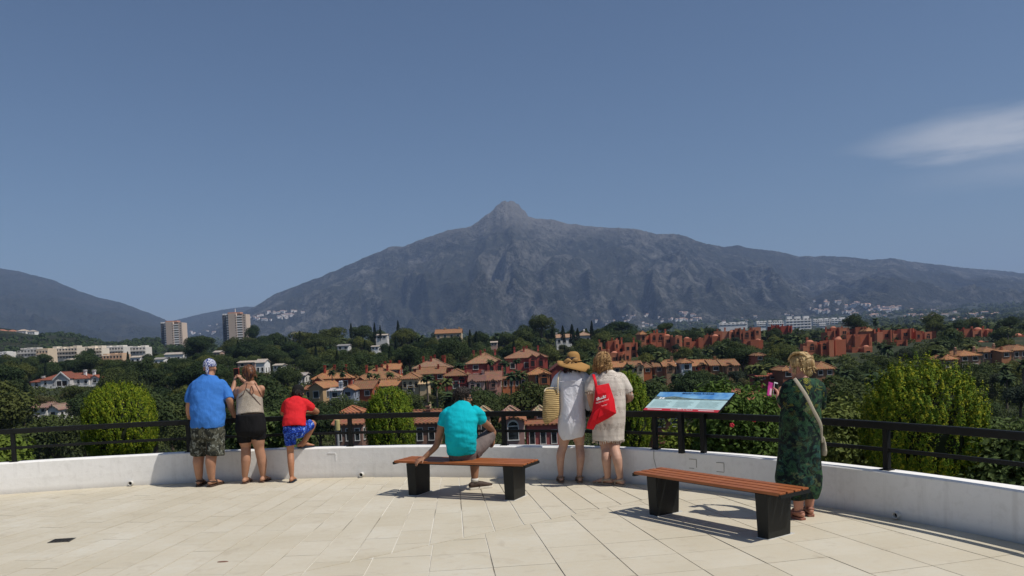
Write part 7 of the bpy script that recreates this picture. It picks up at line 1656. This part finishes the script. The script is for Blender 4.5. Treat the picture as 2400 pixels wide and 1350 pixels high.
# ---------- woman in the green dress
def woman_green():
    la = Z4(1112, 1098, 7.42); ra = Z4(1180, 1078, 7.55); la.z = ra.z = 0.085
    th = tshirt_person('woman with pinned up blonde hair in long dark green leaf print dress', ((la.x + ra.x) / 2, 7.5, 0))
    S = MB(); M, L = head(S, Z4(1118, 165, 7.56), V3(-0.85, 0.75, -0.12), 1.0)
    S.tube([Z4(1145, 255, 7.5), Z4(1128, 205, 7.53)], [0.06, 0.052], 14)
    loft(S, Z4, K4, [(1120, 620, 110, 0.14, 7.5), (1125, 480, 110, 0.14, 7.5), (1135, 350, 95, 0.11, 7.5), (1145, 300, 80, 0.085, 7.5), (1147, 262, 40, 0.06, 7.5)], cap='round')
    ph = Z4(965, 300, 7.92)
    w = Z4(985, 345, 7.85); limb(S, [Z4(1078, 310, 7.52), Z4(1025, 400, 7.62), Z4(1000, 375, 7.75), w], [0.058, 0.05, 0.042, 0.027]); hand(S, w, ph + V3(0.02, 0, -0.03) - w, V3(0.6, -0.7, 0), V3(1, 0, 0.5), 0.7, 0.95)
    w = Z4(1040, 360, 7.95); limb(S, [Z4(1208, 315, 7.52), Z4(1234, 420, 7.6), Z4(1130, 400, 7.85), w], [0.058, 0.05, 0.042, 0.027]); hand(S, w, ph + V3(0.1, 0.03, -0.06) - w, V3(0, -1, 0.3), V3(0, 0, 1), 0.7, 0.95)
    for a, hx in ((la, 1085), (ra, 1165)):
        limb(S, [Z4(hx, 640, 7.5), Z4((hx + 1140) / 2, 820, 7.5), V3(a.x, a.y - 0.01, 0.33), a + V3(0, 0, 0.02)], [0.1, 0.065, 0.062, 0.042])
    lf = foot(S, la, (-0.35, 0.95, 0), 0.235, 0.02, 1.0); rf = foot(S, ra, (0.1, 1, 0), 0.235, 0.02, 1.0)
    flesh(S, 'body', SK_RED, th, 0.008, 5); face(th, L, M)
    t = NT('leaf_print', 0.85, 0.2)
    def frond(scale, seed, wscale, cut):
        base = t.co((1, 0.6, 1), rot=(0.1 * seed, 0.37 * seed, 0)); dst = t.n('ShaderNodeTexNoise'); dst.inputs['Scale'].default_value = 6; t.l(base, dst.inputs['Vector'])
        vm = t.n('ShaderNodeVectorMath', operation='MULTIPLY_ADD'); t.l(dst.outputs['Color'], vm.inputs[0]); vm.inputs[1].default_value = (0.06, 0.06, 0.06); t.l(base, vm.inputs[2])
        vo = t.n('ShaderNodeTexVoronoi'); vo.inputs['Scale'].default_value = scale; t.l(vm.outputs[0], vo.inputs['Vector'])
        sp = t.n('ShaderNodeSeparateColor'); t.l(vo.outputs['Color'], sp.inputs[0])
        vr = t.n('ShaderNodeVectorRotate', rotation_type='Y_AXIS'); t.l(vm.outputs[0], vr.inputs['Vector']); t.l(t.math('MULTIPLY', sp.outputs[0], 6.28), vr.inputs['Angle'])
        w = t.wave(wscale, vr.outputs[0], 1.5, 'X', detail=2); q = t.ramp(t.noise(scale * 1.3, 3, base, 1.2), [(cut - 0.03, 0.0), (cut + 0.03, 1.0)])
        return t.math('MULTIPLY', t.ramp(w, [(0.45, 0.0), (0.6, 1.0)]), q), sp.outputs[1]
    sx_ = t.n('ShaderNodeSeparateXYZ'); t.l(t.co(), sx_.inputs[0])
    c = t.mix(t.noise(9, 4), (0.003, 0.006, 0.009), (0.007, 0.015, 0.014))
    f1, g1 = frond(11, 1, 34, 0.5); f2, g2 = frond(13, 4, 40, 0.54); f3, g3 = frond(9, 7, 34, 0.53)
    c = t.mix(t.math('MULTIPLY', f1, 0.8), c, t.ramp(g1, [(0.0, (0.018, 0.06, 0.035)), (0.6, (0.05, 0.15, 0.05)), (1.0, (0.04, 0.14, 0.12))]))
    c = t.mix(t.math('MULTIPLY', f2, 0.7), c, t.ramp(g2, [(0.0, (0.015, 0.045, 0.05)), (0.7, (0.07, 0.16, 0.06)), (1.0, (0.2, 0.22, 0.1))]))
    up_ = t.n('ShaderNodeMapRange'); t.l(sx_.outputs[2], up_.inputs[0]); up_.inputs[1].default_value = 0.95; up_.inputs[2].default_value = 1.2; up_.inputs[3].default_value = 0.08
    c = t.mix(t.math('MULTIPLY', t.math('MULTIPLY', f3, t.ramp(g3, [(0.4, 0.0), (0.45, 1.0)])), up_.outputs[0]), c, (0.32, 0.30, 0.035)); t.col(c); t.bump(t.noise(12, 3, t.co((1, 1, 0.3))), 0.5, 0.02)
    T = MB(); loft(T, Z4, K4, [(1125, 1000, 96, 0.15, 7.47), (1118, 930, 132, 0.175, 7.48), (1108, 860, 146, 0.185, 7.49), (1112, 740, 138, 0.18, 7.5), (1118, 600, 130, 0.175, 7.5), (1124, 480, 124, 0.165, 7.5), (1138, 370, 110, 0.15, 7.5), (1146, 300, 98, 0.125, 7.5), (1148, 258, 72, 0.1, 7.505), (1148, 232, 42, 0.075, 7.51)])
    limb(T, [Z4(1105, 275, 7.51), Z4(1070, 298, 7.52), Z4(1040, 350, 7.57), Z4(1020, 395, 7.63)], [0.08, 0.095, 0.09, 0.088], cap='flat'); limb(T, [Z4(1180, 272, 7.51), Z4(1214, 298, 7.52), Z4(1232, 350, 7.55), Z4(1236, 420, 7.6)], [0.08, 0.095, 0.085, 0.08], cap='flat')
    flesh(T, 'leaf_dress', t.m, th, 0.011, 6, 0.017, (7, 7, 1.8), 23)
    H = MB(); H.ell(L(0, -0.025, 0.04), (0.088, 0.108, 0.1), M, 20, 12); H.ell(L(0, -0.1, 0.03), (0.062, 0.045, 0.062), M); H.ell(L(0, -0.07, -0.05), (0.06, 0.045, 0.055), M)
    strands(H, L, FW, 200, 0.07, 0.0075, 41, 0.006, 0.5, lambda d: d[1] < 0.4 and d[2] > -0.35, 1.05)
    for k in range(30):
        a = k * 0.7; z_ = 0.03 + 0.05 * math.sin(k * 1.9); H.tube([L(-0.06 * math.cos(a * 0.3), -0.1, z_), L(0.0, -0.128 - 0.004 * math.sin(k), z_ + 0.012 * math.sin(a)), L(0.06, -0.1, z_ - 0.012)], [0.009, 0.011, 0.007], 6, None, 4)
    for k in range(24):
        x = -0.07 + 0.14 * k / 23; H.tube([L(x * 0.8, 0.075, 0.085), L(x, 0.02, 0.135), L(x * 0.9, -0.06, 0.125), L(x * 0.5, -0.11, 0.07)], [0.008, 0.012, 0.011, 0.008], 6, None, 4)
    H.build('hair', hair_mat('blonde_hair', (0.22, 0.13, 0.05), (0.56, 0.40, 0.19)), th, smooth=True)
    ms = plain('shoe_rose', (0.30, 0.13, 0.09), 0.6)
    for f in (lf, rf): sole(th, 'sandal', f[0], f[1], f[2], ms, 0.255, 0.048, 0, 0.022, None, ms, 'strap')
    cb = thing('shoulder_bag', 'slim beige bag on a long strap across the back of the woman in green', 'bag', Z4(1262, 690, 7.42)); mb_ = fabric('beige_webbing', (0.42, 0.37, 0.28), 0.06, 600, 0.2)
    b = MB(); b.tube([Z4(1085, 236, 7.46), Z4(1105, 262, 7.38), Z4(1160, 345, 7.325), Z4(1205, 435, 7.31), Z4(1250, 525, 7.33), Z4(1258, 590, 7.36), Z4(1262, 640, 7.38)], [(0.016, 0.003)] * 5 + [(0.011, 0.003), (0.011, 0.004)], 8, V3(1, 0, 0.7), 6); b.build('strap', mb_, cb, smooth=True)
    B = MB(); loft(B, Z4, K4, [(1268, 722, 14, 0.05, 7.44), (1266, 690, 18, 0.07, 7.44), (1262, 640, 12, 0.07, 7.44), (1258, 600, 7, 0.05, 7.44)]); flesh(B, 'bag_body', mb_, cb, 0.006, 3)
    b = MB()
    for k in range(7): q = Z4(1268, 655, 7.40); b.tube([q, q + V3(0.02 + 0.006 * math.sin(k * 2), -0.01, 0.02 * math.cos(k * 1.1))], [0.004, 0.002], 5)
    b.build('tassel', plain('tassel', (0.6, 0.56, 0.48), 0.9), cb)
    p = thing('phone', 'white framed phone with open pink case held by the woman in green', 'phone', ph, 0.7); p.scale = (0.85, 0.85, 0.85)
    mwp = plain('white_phone', (0.7, 0.7, 0.7), 0.3); mpk = plain('pink_case', (0.6, 0.05, 0.3), 0.5, 0.35, 30)
    b = MB(); b.box((0, 0, 0), (0.078, 0.01, 0.15), M=Matrix.Rotation(0.2, 3, 'Y')); bevel(b.build('frame', mwp, p, local=True), 0.004); b = MB(); b.box((0, -0.0062, 0), (0.066, 0.002, 0.12), M=Matrix.Rotation(0.2, 3, 'Y')); b.build('screen', plain('dark_screen', (0.01, 0.01, 0.012), 0.15), p, local=True)
    b = MB(); b.box((-0.085, 0.02, 0.0), (0.085, 0.01, 0.16), M=Matrix.Rotation(0.25, 3, 'Y')); bevel(b.build('case_flap', mpk, p, local=True), 0.003); b = MB(); b.box((-0.083, 0.013, -0.03), (0.04, 0.004, 0.075), M=Matrix.Rotation(0.25, 3, 'Y')); b.build('card', plain('pink_white', (0.75, 0.5, 0.6), 0.5), p, local=True)
woman_green()
